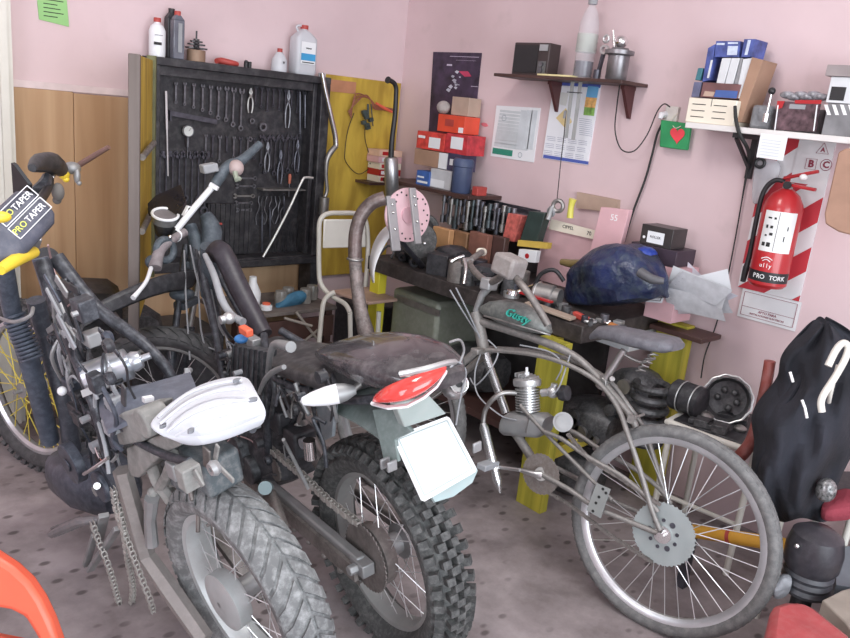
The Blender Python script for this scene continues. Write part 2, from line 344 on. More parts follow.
for k in range(7):
    x=259+k*4; a=Bp(x,196,.055)
    m=MB(); pts=[a+V((0,0,0))]
    for j in range(6): pts.append(a+V((R.uniform(-.012,.012),R.uniform(-.004,.01),-.025*(j+1))))
    o=m.tube(pts,.003,6,sm=3).build('bent_wire_tool',tm); tag(o,'bent wire hook tool in the tangle at the lower right of the pegboard','hook tool','wire hook tools')
for k,(y,x0,x1) in enumerate([(178,234,256),(186,235,255),(196,233,254),(203,234,252),(210,235,251)]):
    a=Bp(x0,y,.06); b=Bp(x1,y+1,.06); L=b.x-a.x
    m=spanner_mb(L,.011); o=m.build('double_ended_spanner',tm if k!=2 else stl,org=(0,0,0)); o.location=a; o.rotation_euler=(0,-PI/2,0)
    tag(o,'spanner lying level in the stack beside the ribbed panel, %s from the top'%ord_[k],'spanner','level spanners')
# carpenter square, steel rule, vernier gauge, ring, pliers, screwdriver
m=MB(); a=Bp(170,113,.06); b=Bp(217,122,.06); m.bar(a,b,.004,.022,up=Z3); m.bar(a+V((0,0,.012)),a+V((0,0,-.035)),.022,.006,up=BR)
tag(m.build('try_square',tmd),'dark steel try square with its long arm level in the upper left of the pegboard','try square')
m=MB(); a=Bp(166,91,.062); b=Bp(168,176,.062); m.bar(a,a+(b-a)*.45,.003,.009,up=BR); m.bar(a+(b-a)*.45,b,.003,.006,up=BR)
tag(m.build('steel_rule',mat('pale_steel',(.7,.7,.7),.3,.5)),'long thin pale steel rule hanging upright left of the round gauge','steel rule')
c=Bp(188,131,.065); r_=thing('dial_gauge',c,'round white dial gauge with a stem, hanging on the pegboard below the try square','gauge')
m=MB(); m.disc(c,(0,1,0),.026,.012); m.build('gauge_face',mat('gauge_white',(.62,.64,.62),.4),r_)
m=MB(); m.torus(c+V((0,-.006,0)),(0,1,0),.026,.0025); m.build('bezel',tm,r_)
m=MB(); m.bar(c+V((0,-.008,0)),c+V((.012,-.008,.014)),.002,.001); m.build('needle',ink,r_)
m=MB(); m.cyl(c+V((0,0,-.03)),c+V((0,0,-.075)),.006); m.cyl(c+V((0,0,-.075)),c+V((0,0,-.125)),.0022); m.build('stem',tm,r_)
for i,(x,y,r) in enumerate([(263,127,.022),(252,121,.014),(250,139,.012)]):
    c=Bp(x,y,.06); tag(MB().lathe(c,(0,1,0),[(r*.55,-.004),(r,-.004),(r,.004),(r*.55,.004)],24,True).build('steel_ring',tm),['large flat steel ring hanging in the middle of the pegboard','small steel ring above left of the large ring','small steel ring below left of the large ring'][i],'ring')
def pliers(px,y0,y1,label,mt=tm,hm=None,flip=1):
    a=Bp(px,y0,.06); b=Bp(px,y1,.06); L=a.z-b.z; r_=thing('pliers',(a.x,a.y,b.z),label,'pliers','pliers on the pegboard')
    m=MB(); pv=a+V((0,0,-L*.3)); m.disc(pv,(0,1,0),.007,.01,14)
    for s in(-1,1): m.tube([pv,pv+V((s*.006,0,L*.12)),pv+V((s*.002,0,L*.3))],[.005,.006,.002],8)
    m.build('jaws',mt,r_)
    for s in(-1,1): MB().tube([pv,pv+V((s*.012,0,-L*.2)),pv+V((s*.013,0,-L*.5)),pv+V((s*.008,0,-L*.7))],[.004,.005,.0055,.004],8,sm=3).build('handle',hm or mt,r_)
pliers(289,90,128,'slim pale pliers hanging in the upper right of the pegboard',tm)
pliers(251,88,113,'pliers with pale grips at the end of the top spanner row',stl)
pliers(268,142,172,'open pliers hanging at the middle right of the pegboard',tm)
pliers(281,150,184,'dark pliers above the small tray on the pegboard',tmd)
pliers(298,140,172,'dark pliers at the right edge of the pegboard',tmd)
m=MB(); a=Bp(262,187,.09); b=Bp(305,190,.09); m.box(a.x,b.x,YW-.10,YW-.037,b.z-.004,b.z+.004); tag(m.build('tool_tray',stl),'narrow metal ledge fixed level on the right of the pegboard','ledge')
a=Bp(290,174,.07); s_=thing('screwdriver',a,'screwdriver with a brick-red grip standing in the metal ledge','screwdriver')
MB().tube([a+V((0,0,0)),a+V((0,0,-.012)),a+V((0,0,-.05))],[.006,.009,.007],10).build('grip',mat('brick_grip',(.45,.13,.08),.5),s_); MB().cyl(a+V((0,0,-.05)),a+V((0,0,-.12)),.003).build('shank',tm,s_)
for k in range(5):
    x=264+k*9; a=Bp(x,206,.06); 
m=MB(); P=[(263,257),(275,236),(290,207),(302,181),(306,177.5),(313,178)]
m.tube([Bp(x,y,.17) for x,y in P],.0065,10,sm=4); tag(m.build('bent_rod',mat('polished_rod',(.75,.75,.72),.3,.6)),'bright steel rod with bent tip leaning across the lower right of the tool cabinet','rod')
# dark tool hanging right side verticals
for k,(x,y0,y1) in enumerate([(300,92,134),(305,95,128),(262,214,252),(270,210,240),(284,196,214)]):
    a=Bp(x,y0,.07); b=Bp(x,y1,.07); m=MB(); m.tube([a,a+(b-a)*.3,b],[.004,.006,.003],8); m.torus(a+V((0,0,.006)),(0,1,0),.008,.0022,14,6)
    tag(m.build('hanging_punch',tmd),'dark tapered punch hanging by its ring on the right of the pegboard','punch','hanging punches')
# red handled thing near bike
a=Bp(218,224,.1); tag(MB().tube([a+V((-.02,0,0)),a+V((.02,0,0))],.006,8).build('red_grip',redd),'short red grip poking out by the ribbed panel','grip')
# ---------------------------------------------------------------- things on top of the cabinet
ct=cz1
def topz(px,py,d): return Bp(px,py,d)
def bottle(name,c,h,prof,m,label,cat,cap=None,capm=None,lab=None,group=None,ell=None):
    r_=thing(name,c,label,cat,group); MB().lathe(c,Z3,[(r,z*h) for r,z in prof],28).build('body',m,r_)
    if cap: MB().lathe(c+V((0,0,cap[1]*h)),Z3,[(1e-4,0),(cap[0],0),(cap[0],cap[2]*h),(cap[0]*.9,cap[2]*h+.002),(1e-4,cap[2]*h+.002)],20).build('cap',capm,r_)
    if lab: MB().lathe(c,Z3,[(lab[0],lab[1]*h),(lab[0],lab[2]*h)],28,a0=lab[4],a1=lab[5]).build('label',lab[3],r_)
    return r_
def cat_(px,py,d): q=Bp(px,py,d); q.z=ct; return q
def hgt(px,py,c): return onY(px,py,c.y).z-c.z
c=cat_(157,55,.08); h=hgt(156,18,c)
b=bottle('oil_bottle',c,h,[(1e-4,0),(.034,0),(.036,.05),(.036,.68),(.028,.8),(.013,.87),(.013,.92),(1e-4,.92)],whp,'white plastic bottle with a dark red cap, leftmost on top of the tool cabinet','bottle',(.016,.9,.1),redd)
MB().box(c.x-.03,c.x+.005,c.y-.0375,c.y-.035,c.z+.05,c.z+.062).build('printed_mark',ink,b)
MB().box(c.x-.026,c.x+.01,c.y-.0375,c.y-.035,c.z+.09,c.z+.093).build('printed_mark',gry,b)
dkb=mat('smoke_bottle',(.12,.13,.16),.25,var=.2,coat=.4)
for k,(px,py,tx,ty,lb) in enumerate([(171,53,163,8,'dark square bottle standing behind the white bottle on the tool cabinet'),(177,55,172,11,'tall smoky grey bottle with a red cap on the tool cabinet')]):
    c=cat_(px-k*0,py,.05 if k==0 else .10); h=hgt(tx+5,ty,c); r_=thing('tall_bottle',c,lb,'bottle'); w=.026
    m=MB(); m.prism([c+V((-w,-w*.8,0)),c+V((w,-w*.8,0)),c+V((w,w*.8,0)),c+V((-w,w*.8,0))],(0,0,h*.82)); m.grid([[c+V((-w,-w*.8,h*.82)),c+V((w,-w*.8,h*.82)),c+V((w,w*.8,h*.82)),c+V((-w,w*.8,h*.82)),c+V((-w,-w*.8,h*.82))],[c+V((-.012,-.012,h*.92)),c+V((.012,-.012,h*.92)),c+V((.012,.012,h*.92)),c+V((-.012,.012,h*.92)),c+V((-.012,-.012,h*.92))]])
    m.build('body',dkb if k else blk,r_,bev=.004); MB().cyl(c+V((0,0,h*.91)),c+V((0,0,h)),.014).build('cap',redd if k else blkc,r_)
    if k: MB().box(c.x-.006,c.x+.012,c.y-.024,c.y-.0215,c.z+.03,c.z+h*.75).build('clear_stripe',gry,r_)
# tin with star-shaped iron lid
c=cat_(196,60,.075); r_=thing('tin_can',c,'brown tin can under a spiky iron gear stack on the tool cabinet','can')
MB().lathe(c,Z3,[(1e-4,0),(.042,0),(.042,.05),(.04,.052),(1e-4,.052)],24).build('can_body',mat('rust_tin',(.30,.20,.14),.6,.3),r_)
m=MB()
for z,r in((.056,.05),(.072,.04),(.085,.028)):
    pts=[]
    for k in range(16): a=2*PI*k/16; q=r*(1 if k%2 else .72); pts.append(c+V((q*math.cos(a),q*math.sin(a),z)))
    m.prism(pts,(0,0,.007))
m.cyl(c+V((0,0,.05)),c+V((0,0,.10)),.014); m.cyl(c+V((0,0,.1)),c+V((0,0,.135)),.004)
m.build('gear_stack',mat('cast_iron',(.05,.045,.05),.5,.5,dust=.3),r_)
c=cat_(226,63,.08); m=MB(); m.tube([c+V((-.05,0,.014)),c+V((-.02,.01,.018)),c+V((.02,-.01,.014)),c+V((.06,0,.012))],[.012,.016,.014,.011],10,sm=3); tag(m.build('cable_bundle',redd),'dark red rolled rag lying on the cabinet between the tin can and the jugs','rag')
c=cat_(246,66,.09); m=MB(); m.cyl(c,c+V((0,0,.022)),.011); m.cyl(c+V((.02,0,0)),c+V((.02,0,.03)),.009); m.sph(c+V((0,0,.026)),.01); tag(m.build('black_fitting',blkc),'small pair of black fittings on the cabinet edge left of the small jug','fitting')
clr=mat('clear_plastic',(.74,.75,.78),.25,var=.03,alpha=.55); clr2=mat('milky_plastic',(.66,.68,.72),.3,var=.04,alpha=.8)
c=cat_(279,69,.09); h=hgt(277,48,c); r_=thing('squat_bottle',c,'small squat clear bottle beside the big jug on the tool cabinet','bottle')
MB().lathe(c,Z3,[(1e-4,0),(.038,0),(.04,h*.1),(.038,h*.5),(.02,h*.78),(.012,h*.85),(1e-4,h*.85)],24).build('body',clr2,r_); MB().cyl(c+V((0,0,h*.84)),c+V((0,0,h)),.013).build('cap',redd,r_)
MB().text('v',c+V((0,-.043,h*.42)),BR,Z3,.03).build('printed_mark',ink,r_)
c=cat_(302,72,.085); h=hgt(303,25,c); r_=thing('water_jug',c,'large rectangular clear water jug with a white and blue label on the tool cabinet','jug')
m=MB(); w,d=.062,.045
def rr(w,d,z,q=.35):
    o=[]
    for k in range(24):
        a=2*PI*k/24; cs,sn=math.cos(a),math.sin(a); o.append(c+V((w*math.copysign(abs(cs)**q,cs),d*math.copysign(abs(sn)**q,sn),z)))
    return o+[o[0]]
m.grid([rr(w*.9,d*.9,0),rr(w,d,.01),rr(w,d,h*.62),rr(w*.97,d*.95,h*.74),rr(w*.55,d*.6,h*.86,.6),rr(.016,.016,h*.9,1),rr(.016,.016,h*.94,1)]); m.add(rr(w*.9,d*.9,0)[:-1],[tuple(range(24))]); m.build('body',clr2,r_)
MB().cyl(c+V((0,0,h*.92)),c+V((0,0,h)),.02).build('cap',redd,r_)
lb=MB().box(c.x-.042,c.x+.042,c.y-d-.004,c.y-d-.002,c.z+h*.22,c.z+h*.66).build('label',pap,r_)
MB().box(c.x-.042,c.x+.042,c.y-d-.006,c.y-d-.004,c.z+h*.29,c.z+h*.43).build('blue_band',mat('cyan_ink',(.05,.33,.62),.5),lb)
m=MB(); m.text('www',c+V((0,-d-.006,h*.54)),BR,Z3,.016); m.box(c.x-.035,c.x+.035,c.y-d-.006,c.y-d-.004,c.z+h*.24,c.z+h*.26); m.build('lettering',ink,lb)
MB().tube([c+V((-w*.5,0,h*.84)),c+V((-w*.75,0,h*.95)),c+V((-w*.2,0,h*.98)),c+V((0,0,h*.9))],.006,8,sm=4).build('handle',clr2,r_)
c=cat_(322,77,.09); bt=tag(MB().lathe(c,Z3,[(1e-4,0),(.02,0),(.02,.02),(.008,.024),(1e-4,.024)],16).build('clear_cup',clr2),'small clear cup at the right end of the tool cabinet top','cup')
# ---------------------------------------------------------------- yellow board with cables, chrome pipe, silencer
ya=Bp(325,80,.03); yb_=Bp(407,84,.03)
yb=MB().box(2.47,XW-.02,YW-.022,YW-.0005,.55,1.66).build('plywood_board',yply,bev=.002); tag(yb,'yellow-painted plywood board against the wall right of the tool cabinet','board')
a=Bp(329,77,.022); b=Bp(355,94,.022)
MB().box(a.x,b.x,YW-.026,YW-.022,b.z,a.z-.01).build('bare_patch',mat('orange_patch',(.48,.22,.12),.7),yb)
def wire(name,pts,r,m,label,cat='cable',sm=5,group=None):
    return tag(MB().tube(pts,r,8,sm=sm).build(name,m),label,cat,group)
rc=MB()
for k in range(4):
    rc.tube([Bp(348+k*1,112+k*2,.05),Bp(356,103-k*3,.06),Bp(366+k*2,95+k*2,.06),Bp(374,104+k*1.5,.06),Bp(384,107+k,.06),Bp(393,109+k*1.2,.05)],.0035,7,sm=5)
ro=thing('wiring_loom',Bp(370,100,.05),'tangled wiring loom of brown and red wires hanging on the yellow board','wiring')
rc.build('brown_wires',mat('brown_wire',(.28,.10,.06),.5),ro)
MB().tube([Bp(376,103,.06),Bp(384,108,.065),Bp(392,112,.06)],[.006,.009,.006],8,sm=3).build('red_sleeve',mat('red_sleeve',(.75,.13,.07),.5),ro)
m=MB()
for k in range(7): q=Bp(367+R.uniform(-4,5),112+k*2.6,.06); m.ob(q,(.012,0,.004),(0,.01,0),(-.003,0,.009))
m.tube([Bp(368,104,.05),Bp(368,115,.05)],.006,8); m.tube([Bp(371,104,.05),Bp(373,126,.05)],.003,8); m.build('connector_cluster',mat('connector_dark',(.05,.07,.07),.5),ro)
MB().tube([Bp(354,113,.04),Bp(348,130,.04),Bp(345,150,.04),Bp(346,162,.04),Bp(358,174,.04),Bp(370,168,.04),Bp(378,162,.04)],.0022,6,sm=5).build('black_wire',ink,ro)
MB().tube([Bp(366,118,.04),Bp(365,138,.04),Bp(370,156,.04),Bp(376,170,.05)],.0022,6,sm=5).build('black_wire',ink,ro)
MB().tube([Bp(370,163,.05),Bp(375,168,.06),Bp(379,173,.06)],[.005,.006,.003],8).build('plug',blkc,ro); MB().sph(Bp(380,173,.06),.006).build('plug_tip',whp,ro)
ep=[(322,73),(325,90),(330,112),(335,135),(336,146),(331,152),(327,160),(326,175),(327,190),(325,197)]
r_=thing('exhaust_pipe',Bp(325,200,.14),'long curved chrome exhaust pipe hanging at the right edge of the tool cabinet','exhaust pipe')
MB().tube([Bp(x,y,.19) for x,y in ep[:5]],[.012,.012,.013,.014,.014],12,sm=4).build('header',chr_,r_)
MB().tube([Bp(x,y,.19) for x,y in ep[4:]],[.014,.015,.013,.010,.010,.010],12,sm=4).build('bend',stl,r_)
q=Bp(324,205,.19); MB().cyl(q+V((0,0,.04)),q-V((0,0,.05)),.026).build('flange',stl,r_)
# silencer
q=Bp(391,157,.35); q2=Bp(392,197,.35)
r_=thing('exhaust_silencer',q2,'upright black-piped exhaust with a brushed steel silencer can in front of the yellow board','exhaust')
MB().lathe(q2,(q-q2),[(1e-4,0),(.026,0),(.038,.015),(.038,(q-q2).length-.012),(.028,(q-q2).length),(1e-4,(q-q2).length)],28).build('silencer_can',mat('brushed_steel',(.42,.42,.43),.35,.8,var=.15),r_)
MB().tube([q-(q-q2)*.02,Bp(392,140,.35),Bp(395,115,.35),Bp(396,95,.35),Bp(396,88,.35),Bp(394,83,.35),Bp(389,80,.35)],[.016,.014,.013,.012,.012,.012,.013],12,sm=4).build('pipe',blkc,r_)
q=Bp(388,80,.35); MB().disc(q,(1,.2,-.3),.018,.006).build('flange',blkc,r_)
# parts boxes on a small bracket at the back wall
bz=Bp(392,182,.12).z
dbx=MB().box(1.30,1.74,3.20,3.56,0,.43).build('dark_filler_box',blk,bev=.012); tag(dbx,'big black toolbox added to darken the floor under the left half of the tool cabinet','filler'); MB().tube([(1.42,3.2,.36),(1.42,3.17,.36),(1.62,3.17,.36),(1.62,3.2,.36)],.008,8).build('handle',blkc,dbx)  # dark box added to give darkness behind the front wheel
tag(MB().box(2.75,XW-.005,YW-.16,YW-.024,bz-.015,bz).build('bracket_shelf',dkw),'short dark shelf in the corner at the right edge of the yellow board','shelf')
cols=[crm,redp,crm,pnk,mat('peach_box',(.75,.50,.38),.7)]
z=bz
for k in range(5):
    h=.036; o=MB().box(2.82+R.uniform(-.01,.01),2.985,YW-.14,YW-.03,z,z+h-.001).build('parts_box',cols[k],bev=.001)
    tag(o,'flat %s parts box in the corner stack beside the silencer, %s from the bottom'%(['cream','red','cream','pink','peach'][k],ord_[k]),'box','flat boxes in the corner stack')
    q=(MB().box(2.84,2.90,YW-.1415,YW-.140,z+.008,z+.028)).build('box_print',redp if k%2==0 else pap,o); z+=h
# ================================================================ RIGHT WALL
def rquad(name,px,d,t,m,label,cat,parent=None):   # px: corner pixels clockwise from top-left
    P=[Rp(x,y,d) for x,y in px]; o=MB().prism([V((XW-d,p.y,p.z)) for p in P],(-t,0,0)).build(name,m,parent)
    if parent is None: tag(o,label,cat)
    return o
def rq(m_,x,y,x2,y2,d,t=.0006,sk=0):   # add thin rect to builder from pixel corners
    a=Rp(x,y,d); b=Rp(x2,y2,d); m_.box(XW-d-t,XW-d,b.y,a.y,b.z,a.z)
# poster
po=rquad('motor_poster',[(434,52),(482,53),(472,152),(429,136)],.0005,.0055,mat('poster_dark',(.045,.03,.06),.5,var=.6,scale=14),'dark glossy motorcycle poster hanging in the corner above the parts boxes','poster')
for (x,y,x2,y2) in[(450,56,479,57.5),(456,60,476,61),(447,64,452,66),(471,86,478,87)]: m=MB(); rq(m,x,y,x2,y2,.0063); m.build('poster_text',mat('poster_lilac',(.6,.55,.68),.5),po)
m=MB()
for k in range(14):
    q=Rp(455+R.gauss(0,5),82+R.gauss(0,5),.0075); s=R.uniform(.006,.02); m.prism([q+V((0,s,0)),q+V((0,.2*s,s*.5)),q+V((0,-s,s*.2)),q+V((0,-.3*s,-s*.6))],(-.0006,0,0))
m.build('poster_motorcycle',mat('poster_pale',(.5,.52,.6),.5,var=.4),po)
q=Rp(465,74,.0078); MB().prism([q+V((0,.05,.012)),q+V((0,-.02,.015)),q+V((0,-.05,-.01)),q+V((0,0,-.014))],(-.0008,0,0)).build('poster_fairing',mat('poster_red',(.5,.05,.12),.5),po)
# corner shelf with boxes
szc=1.14
csh=MB().box(2.80,XW-.003,2.74,3.42,szc-.02,szc).build('corner_shelf',dkw,bev=.002); tag(csh,'dark narrow shelf in the corner holding the red and blue parts boxes','shelf')
def sbox(name,x0,x1,ytop,X,zb,dep,m,label,cat='box',group=None,bev=.0015,marks=None,pyb=None):
    pyb=pyb or 170
    a=onX(x0,pyb,X); b=onX(x1,pyb,X); zt=onX((x0+x1)/2,ytop,X).z
    o=MB().box(X,X+dep,b.y,a.y,zb,zt).build(name,m,bev=bev); tag(o,label,cat,group)
    if marks:
        for (u0,u1,v0,v1,mm) in marks:
            MB().box(X-.0012,X-.0002,a.y+(b.y-a.y)*u1,a.y+(b.y-a.y)*u0,zb+(zt-zb)*v0,zb+(zt-zb)*v1).build('box_print',mm,o)
    return o,zt
o,z1=sbox('cable_tie_box',417,430,171,2.84,szc,.09,mat('blue_box',(.05,.13,.40),.5,var=.3),'small blue and white printed box at the left end of the corner shelf',marks=[(.1,.9,.15,.3,pap),(.1,.6,.5,.62,pap)])
o,z1=sbox('bulb_box',431,452,170,2.85,szc,.09,mat('silver_card',(.55,.56,.58),.5),'silvery box with a white rounded front panel on the corner shelf',marks=[(.05,.7,.05,.45,pap)])
ztop1=szc+.10
pl_,zt1=sbox('brown_carton',414,438,150,2.88,z1+.003,.13,card,'plain brown carton on top of the blue and silver boxes',pyb=160)
o,_=sbox('white_carton',438.5,447,153,2.88,z1+.003,.12,pap,'small white carton squeezed beside the brown carton',pyb=160)
o,_=sbox('dark_carton',447.5,460,153,2.88,z1+.003,.12,mat('dark_box',(.06,.05,.10),.5),'dark purple carton with a white label above the navy jar',pyb=160,marks=[(.2,.8,.3,.65,pap)])
rb=mat('red_box',(.60,.06,.05),.5,var=.35,scale=30)
o,zt2=sbox('piston_box',416,444,132,2.88,zt1+.004,.13,rb,'red and white spare part box lying on the brown carton, left one of the pair',pyb=148,marks=[(.45,.85,.12,.72,pap),(.05,.3,.6,.75,pap)])
o,zt3=sbox('piston_box',445,467,134,2.88,zt1+.004,.13,mat('red_box_dark',(.50,.04,.05),.5,var=.35,scale=30),'red spare part box beside its twin, right one of the pair below the poster',pyb=148,marks=[(.25,.8,.25,.85,pap)])
o,zt4=sbox('filter_box',437,464,115,2.90,max(zt2,zt3)+.003,.11,mat('bright_red',(.70,.08,.04),.45),'bright red box in the second tier in front of the poster',pyb=130,marks=[(.28,.6,.35,.75,redd),(.8,.97,.05,.35,pap)])
sbox('small_carton',451,468,97,2.93,zt4+.002,.09,cardl,'small brown cardboard cube topmost of the stack in front of the poster',pyb=112)
q=onX(443,112,2.93); q.z=zt4+.035; tag(MB().sph(q,(.035,.04,.034),12,8).build('paper_wad',mat('greyish_rag',(.42,.38,.36),.9,bump=1)),'crumpled grey rag beside the topmost cardboard cube','rag')
q=onX(461,186,2.86); q.z=szc; hh=onX(461,158,2.86).z-szc; r_=thing('navy_jar',q,'dark navy blue screw-top jar on the corner shelf','jar')
MB().lathe(q,Z3,[(1e-4,0),(.048,0),(.052,.006),(.052,hh*.75),(1e-4,hh*.75)],28).build('body',nvy,r_); MB().lathe(q,Z3,[(.05,hh*.75),(.055,hh*.77),(.055,hh*.92),(.045,hh),(1e-4,hh)],28).build('lid',nvy,r_)
q=onX(478,186,2.88); q.z=szc; tag(MB().box(2.86,2.93,q.y-.02,q.y+.02,szc,szc+.045).build('red_tin',redd,bev=.004),'little red tin at the right end of the corner shelf by the navy jar','tin')
# socket rack below the shelf
a=onX(443,195,2.86); b=onX(517,200,2.86); r_=thing('socket_rack',(2.9,(a.y+b.y)/2,.93),'metal rack crowded with upright valves and sockets fixed under the corner shelf','rack')
m=MB(); m.box(2.87,XW-.002,b.y,a.y,1.07,1.085); m.box(2.87,XW-.002,b.y,a.y,.985,.995); m.box(XW-.02,XW-.002,b.y,a.y,.93,1.11); m.build('rack_bars',tmd,r_)
for z in(1.12,1.075,1.035,.99): MB().cyl((2.9,b.y,z),(2.9,b.y-.055,z),.0035).build('prong',tmd,r_)
hm=[tm,tmd,stl,mat('blued_steel',(.10,.12,.13),.4,.7)]
for k in range(17):
    y=a.y+(b.y-a.y)*(k+.5)/17; X=2.86+R.uniform(-.004,.008); h0=R.uniform(1.10,1.125); h1=R.uniform(.95,1.0); rr_=R.uniform(.011,.0155)
    m=MB(); m.tube([(X,y,h0),(X,y,h0-.03),(X,y,h0-.032),(X,y,h1+.04),(X,y,h1+.038),(X,y,h1)],[rr_,rr_,rr_*.6,rr_*.6,rr_*1.1,rr_*1.1],12)
    tag(m.build('socket_extension',hm[k%4]),'dull steel socket bar standing in the metal rack under the corner shelf','socket bar','socket bars in the rack')
# shelf 1
s1=V(onX(494,72,2.85)); s1b=onX(645,82,3.02); sz=1.735
sh=thing('wall_shelf',(2.95,(s1.y+s1b.y)/2,sz-.02),'dark wooden shelf on two brackets carrying the radio and the engine cylinder','shelf')
MB().box(2.85,XW-.002,s1b.y,s1.y,sz-.014,sz).build('board',dkw,sh,bev=.002)
for px in(541,615):
    q=onX(px,82,2.9); m=MB(); m.box(2.96,XW-.002,q.y-.010,q.y+.010,sz-.03,sz-.0145); m.prism([(2.965,q.y-.008,sz-.03),(XW-.003,q.y-.008,sz-.03),(XW-.003,q.y-.008,sz-.15),(XW-.012,q.y-.008,sz-.15)],(0,.016,0)); m.build('bracket',mat('bracket_brown',(.09,.03,.03),.5),sh)
def s_at(px,X,z): q=onX(px,70,X); q.z=z; return q
# radio
X=2.89; a=onX(512,68,X); b=onX(547,70,X); zt=onX(530,42.5,X).z
r_=thing('radio',((X+.05),(a.y+b.y)/2,sz),'small black box radio with two knobs at the left end of the wall shelf','radio')
MB().box(X,X+.08,b.y,a.y,sz,zt).build('case',mat('radio_case',(.05,.035,.035),.5),r_,bev=.004)
w=a.y-b.y; MB().box(X-.004,X-.0002,b.y+w*.30,a.y-.006,sz+.012,zt-.012).build('speaker_grille',blkc,r_)
MB().box(X-.004,X-.0002,b.y+w*.05,b.y+w*.27,zt-.035,zt-.008).build('dial_window',mat('dial_grey',(.35,.35,.36),.4),r_)
for z in(sz+.05,sz+.025): MB().cyl((X-.012,b.y+w*.16,z),(X-.0003,b.y+w*.16,z),.011).build('knob',tm,r_)
MB().box(X-.003,X-.0002,b.y+w*.05,b.y+w*.27,sz+.01,sz+.065).build('control_panel',mat('dial_dark',(.12,.12,.12),.4),r_)
bk=MB().box(2.852,2.90,onX(571,75,2.85).y,onX(537,72,2.85).y,sz+.0005,sz+.008).build('yellow_booklet',mat('yellow_paper',(.75,.66,.35),.7),bev=.001); tag(bk,'thin yellowish booklet lying on the shelf edge below the radio','booklet')
# clear bottle
q=s_at(583,2.93,sz); h=onX(587,-2,2.93).z-sz
r_=thing('clear_bottle',q,'tall clear plastic bottle with dark residue at its base on the wall shelf','bottle')
cl=mat('clear_pet',(.70,.72,.76),.08,var=.02,alpha=.22)
MB().lathe(q,Z3,[(1e-4,0),(.04,0),(.044,.01),(.042,h*.3),(.044,h*.33),(.042,h*.55),(.044,h*.58),(.042,h*.68),(.03,h*.82),(.014,h*.9),(.014,h*.94)],28).build('body',cl,r_)
MB().lathe(q,Z3,[(.0405,h*.03),(.0405,h*.22)],28).build('dark_liquid',mat('sump_oil',(.08,.07,.10),.2,alpha=.9),r_)
MB().lathe(q,Z3,[(.0455,h*.33),(.0455,h*.56)],28).build('label',mat('faded_label',(.50,.54,.50),.6,var=.15,alpha=.6),r_)
MB().cyl(q+V((0,0,h*.92)),q+V((0,0,h)),.02).build('cap',gry,r_)
# connecting rod standing
q=s_at(600,2.91,sz); h=.15; r_=thing('connecting_rod',q,'greasy steel connecting rod standing between the bottle and the cylinder','connecting rod')
m=MB(); m.bar(q+V((0,.01,.005)),q+V((0,-.005,h*.7)),.016,.012,up=(0,1,0)); m.build('rod',tmd,r_)
MB().lathe(q+V((0,-.008,h*.82)),(1,0,0),[(.012,-.008),(.02,-.008),(.02,.008),(.012,.008)],20,True).build('big_end',alu,r_); MB().torus(q+V((0,-.008,h*1.12)),(1,0,0),.013,.0055,20,8).build('small_end',alu,r_)
MB().cyl(q+V((-.0,.012,0)),q+V((0,.012,.04)),.016).build('foot',tmd,r_)
# metal cylinder pot
q=s_at(617,2.92,sz); h=onX(620,48,2.92).z-sz; r_=thing('engine_cylinder',q,'dull steel engine cylinder with flange and chrome ball, right end of the wall shelf','engine part')
MB().lathe(q,Z3,[(1e-4,0),(.04,0),(.045,.006),(.045,h*.75),(.05,h*.78),(.062,h*.8),(.062,h*.92),(.04,h*.95),(.035,h),(1e-4,h)],32).build('barrel',mat('pot_steel',(.25,.24,.25),.35,.7,var=.3),r_)
MB().sph(q+V((.0,-.0,h+.025)),(.028,.028,.026)).build('ball',chr_,r_)
MB().cyl(q+V((0,.03,h)),q+V((0,.05,h+.07)),.007).build('stud',chr_,r_)
# strap hanging off shelf + metal plates in front of calendar
# papers on wall
p1=rquad('paper_chart',[(497,105.5),(541,108),(534,162.5),(491,156)],.0004,.0042,pap,'white printed chart with a green corner block taped under the radio','chart')
m=MB()
for k in range(11): rq(m,500+(-.7*k if 0 else -k*.6),112+k*3.4,534-k*.6,112.5+k*3.4+2.2*.2,.0052)
m.build('printed_lines',mat('pale_ink',(.55,.60,.62),.7),p1); m=MB()
for x in(521,527,532): rq(m,x,110,x+.5,150,.0054)
m.build('ruled_columns',mat('pale_ink2',(.6,.65,.68),.7),p1)
m=MB(); rq(m,493,147.5,512,156.5,.0056); m.build('green_block',gink,p1); m=MB(); q=Rp(520,155,.0058); m.torus(q,(1,0,0),.012,.0012,20,4); m.build('stamp',mat('stamp_grey',(.2,.25,.3),.7),p1)
q=Rp(504,118,.0058); MB().torus(q,(1,0,0),.014,.0012,20,4).build('round_drawing',mat('stamp_grey',(.2,.25,.3),.7),p1)
ca_=rquad('wall_calendar',[(555,79),(602,82),(588,165),(543,158)],.0004,.0056,mat('calendar_white',(.80,.82,.86),.6,var=.03),'wall calendar with a navy header and month grid hanging under the wall shelf','calendar')
for pts in([(555.5,79.5),(601.5,82.5),(600.2,88),(554.6,85)],[(543.6,154.5),(588.6,161.5),(588.2,164.6),(543.2,157.8)]): MB().prism([Rp(x,y,.0065) for x,y in pts],(-.0008,0,0)).build('navy_band',bink,ca_)
for pts,mm,nm in(([(588,86),(599,87),(597,98),(586,97)],mat('photo_sky',(.15,.42,.70),.5),'picture_sky'),([(586,97),(597,98),(595,108),(584.5,107)],mat('photo_orange',(.80,.42,.15),.5,var=.4,scale=60),'picture_middle'),([(584.5,107),(595,108),(594,116),(583.5,115)],mat('photo_green',(.22,.42,.10),.5,var=.4,scale=60),'picture_base'),
    ([(556,118),(566,108),(572,122),(565,128)],mat('photo_tan',(.72,.58,.30),.6),'picture_left'),([(560,92),(569,93),(566,106),(558,104)],mat('photo_grey',(.66,.68,.66),.6),'picture_top')):
    MB().prism([Rp(x,y,.0066) for x,y in pts],(-.0008,0,0)).build(nm,mm,ca_)
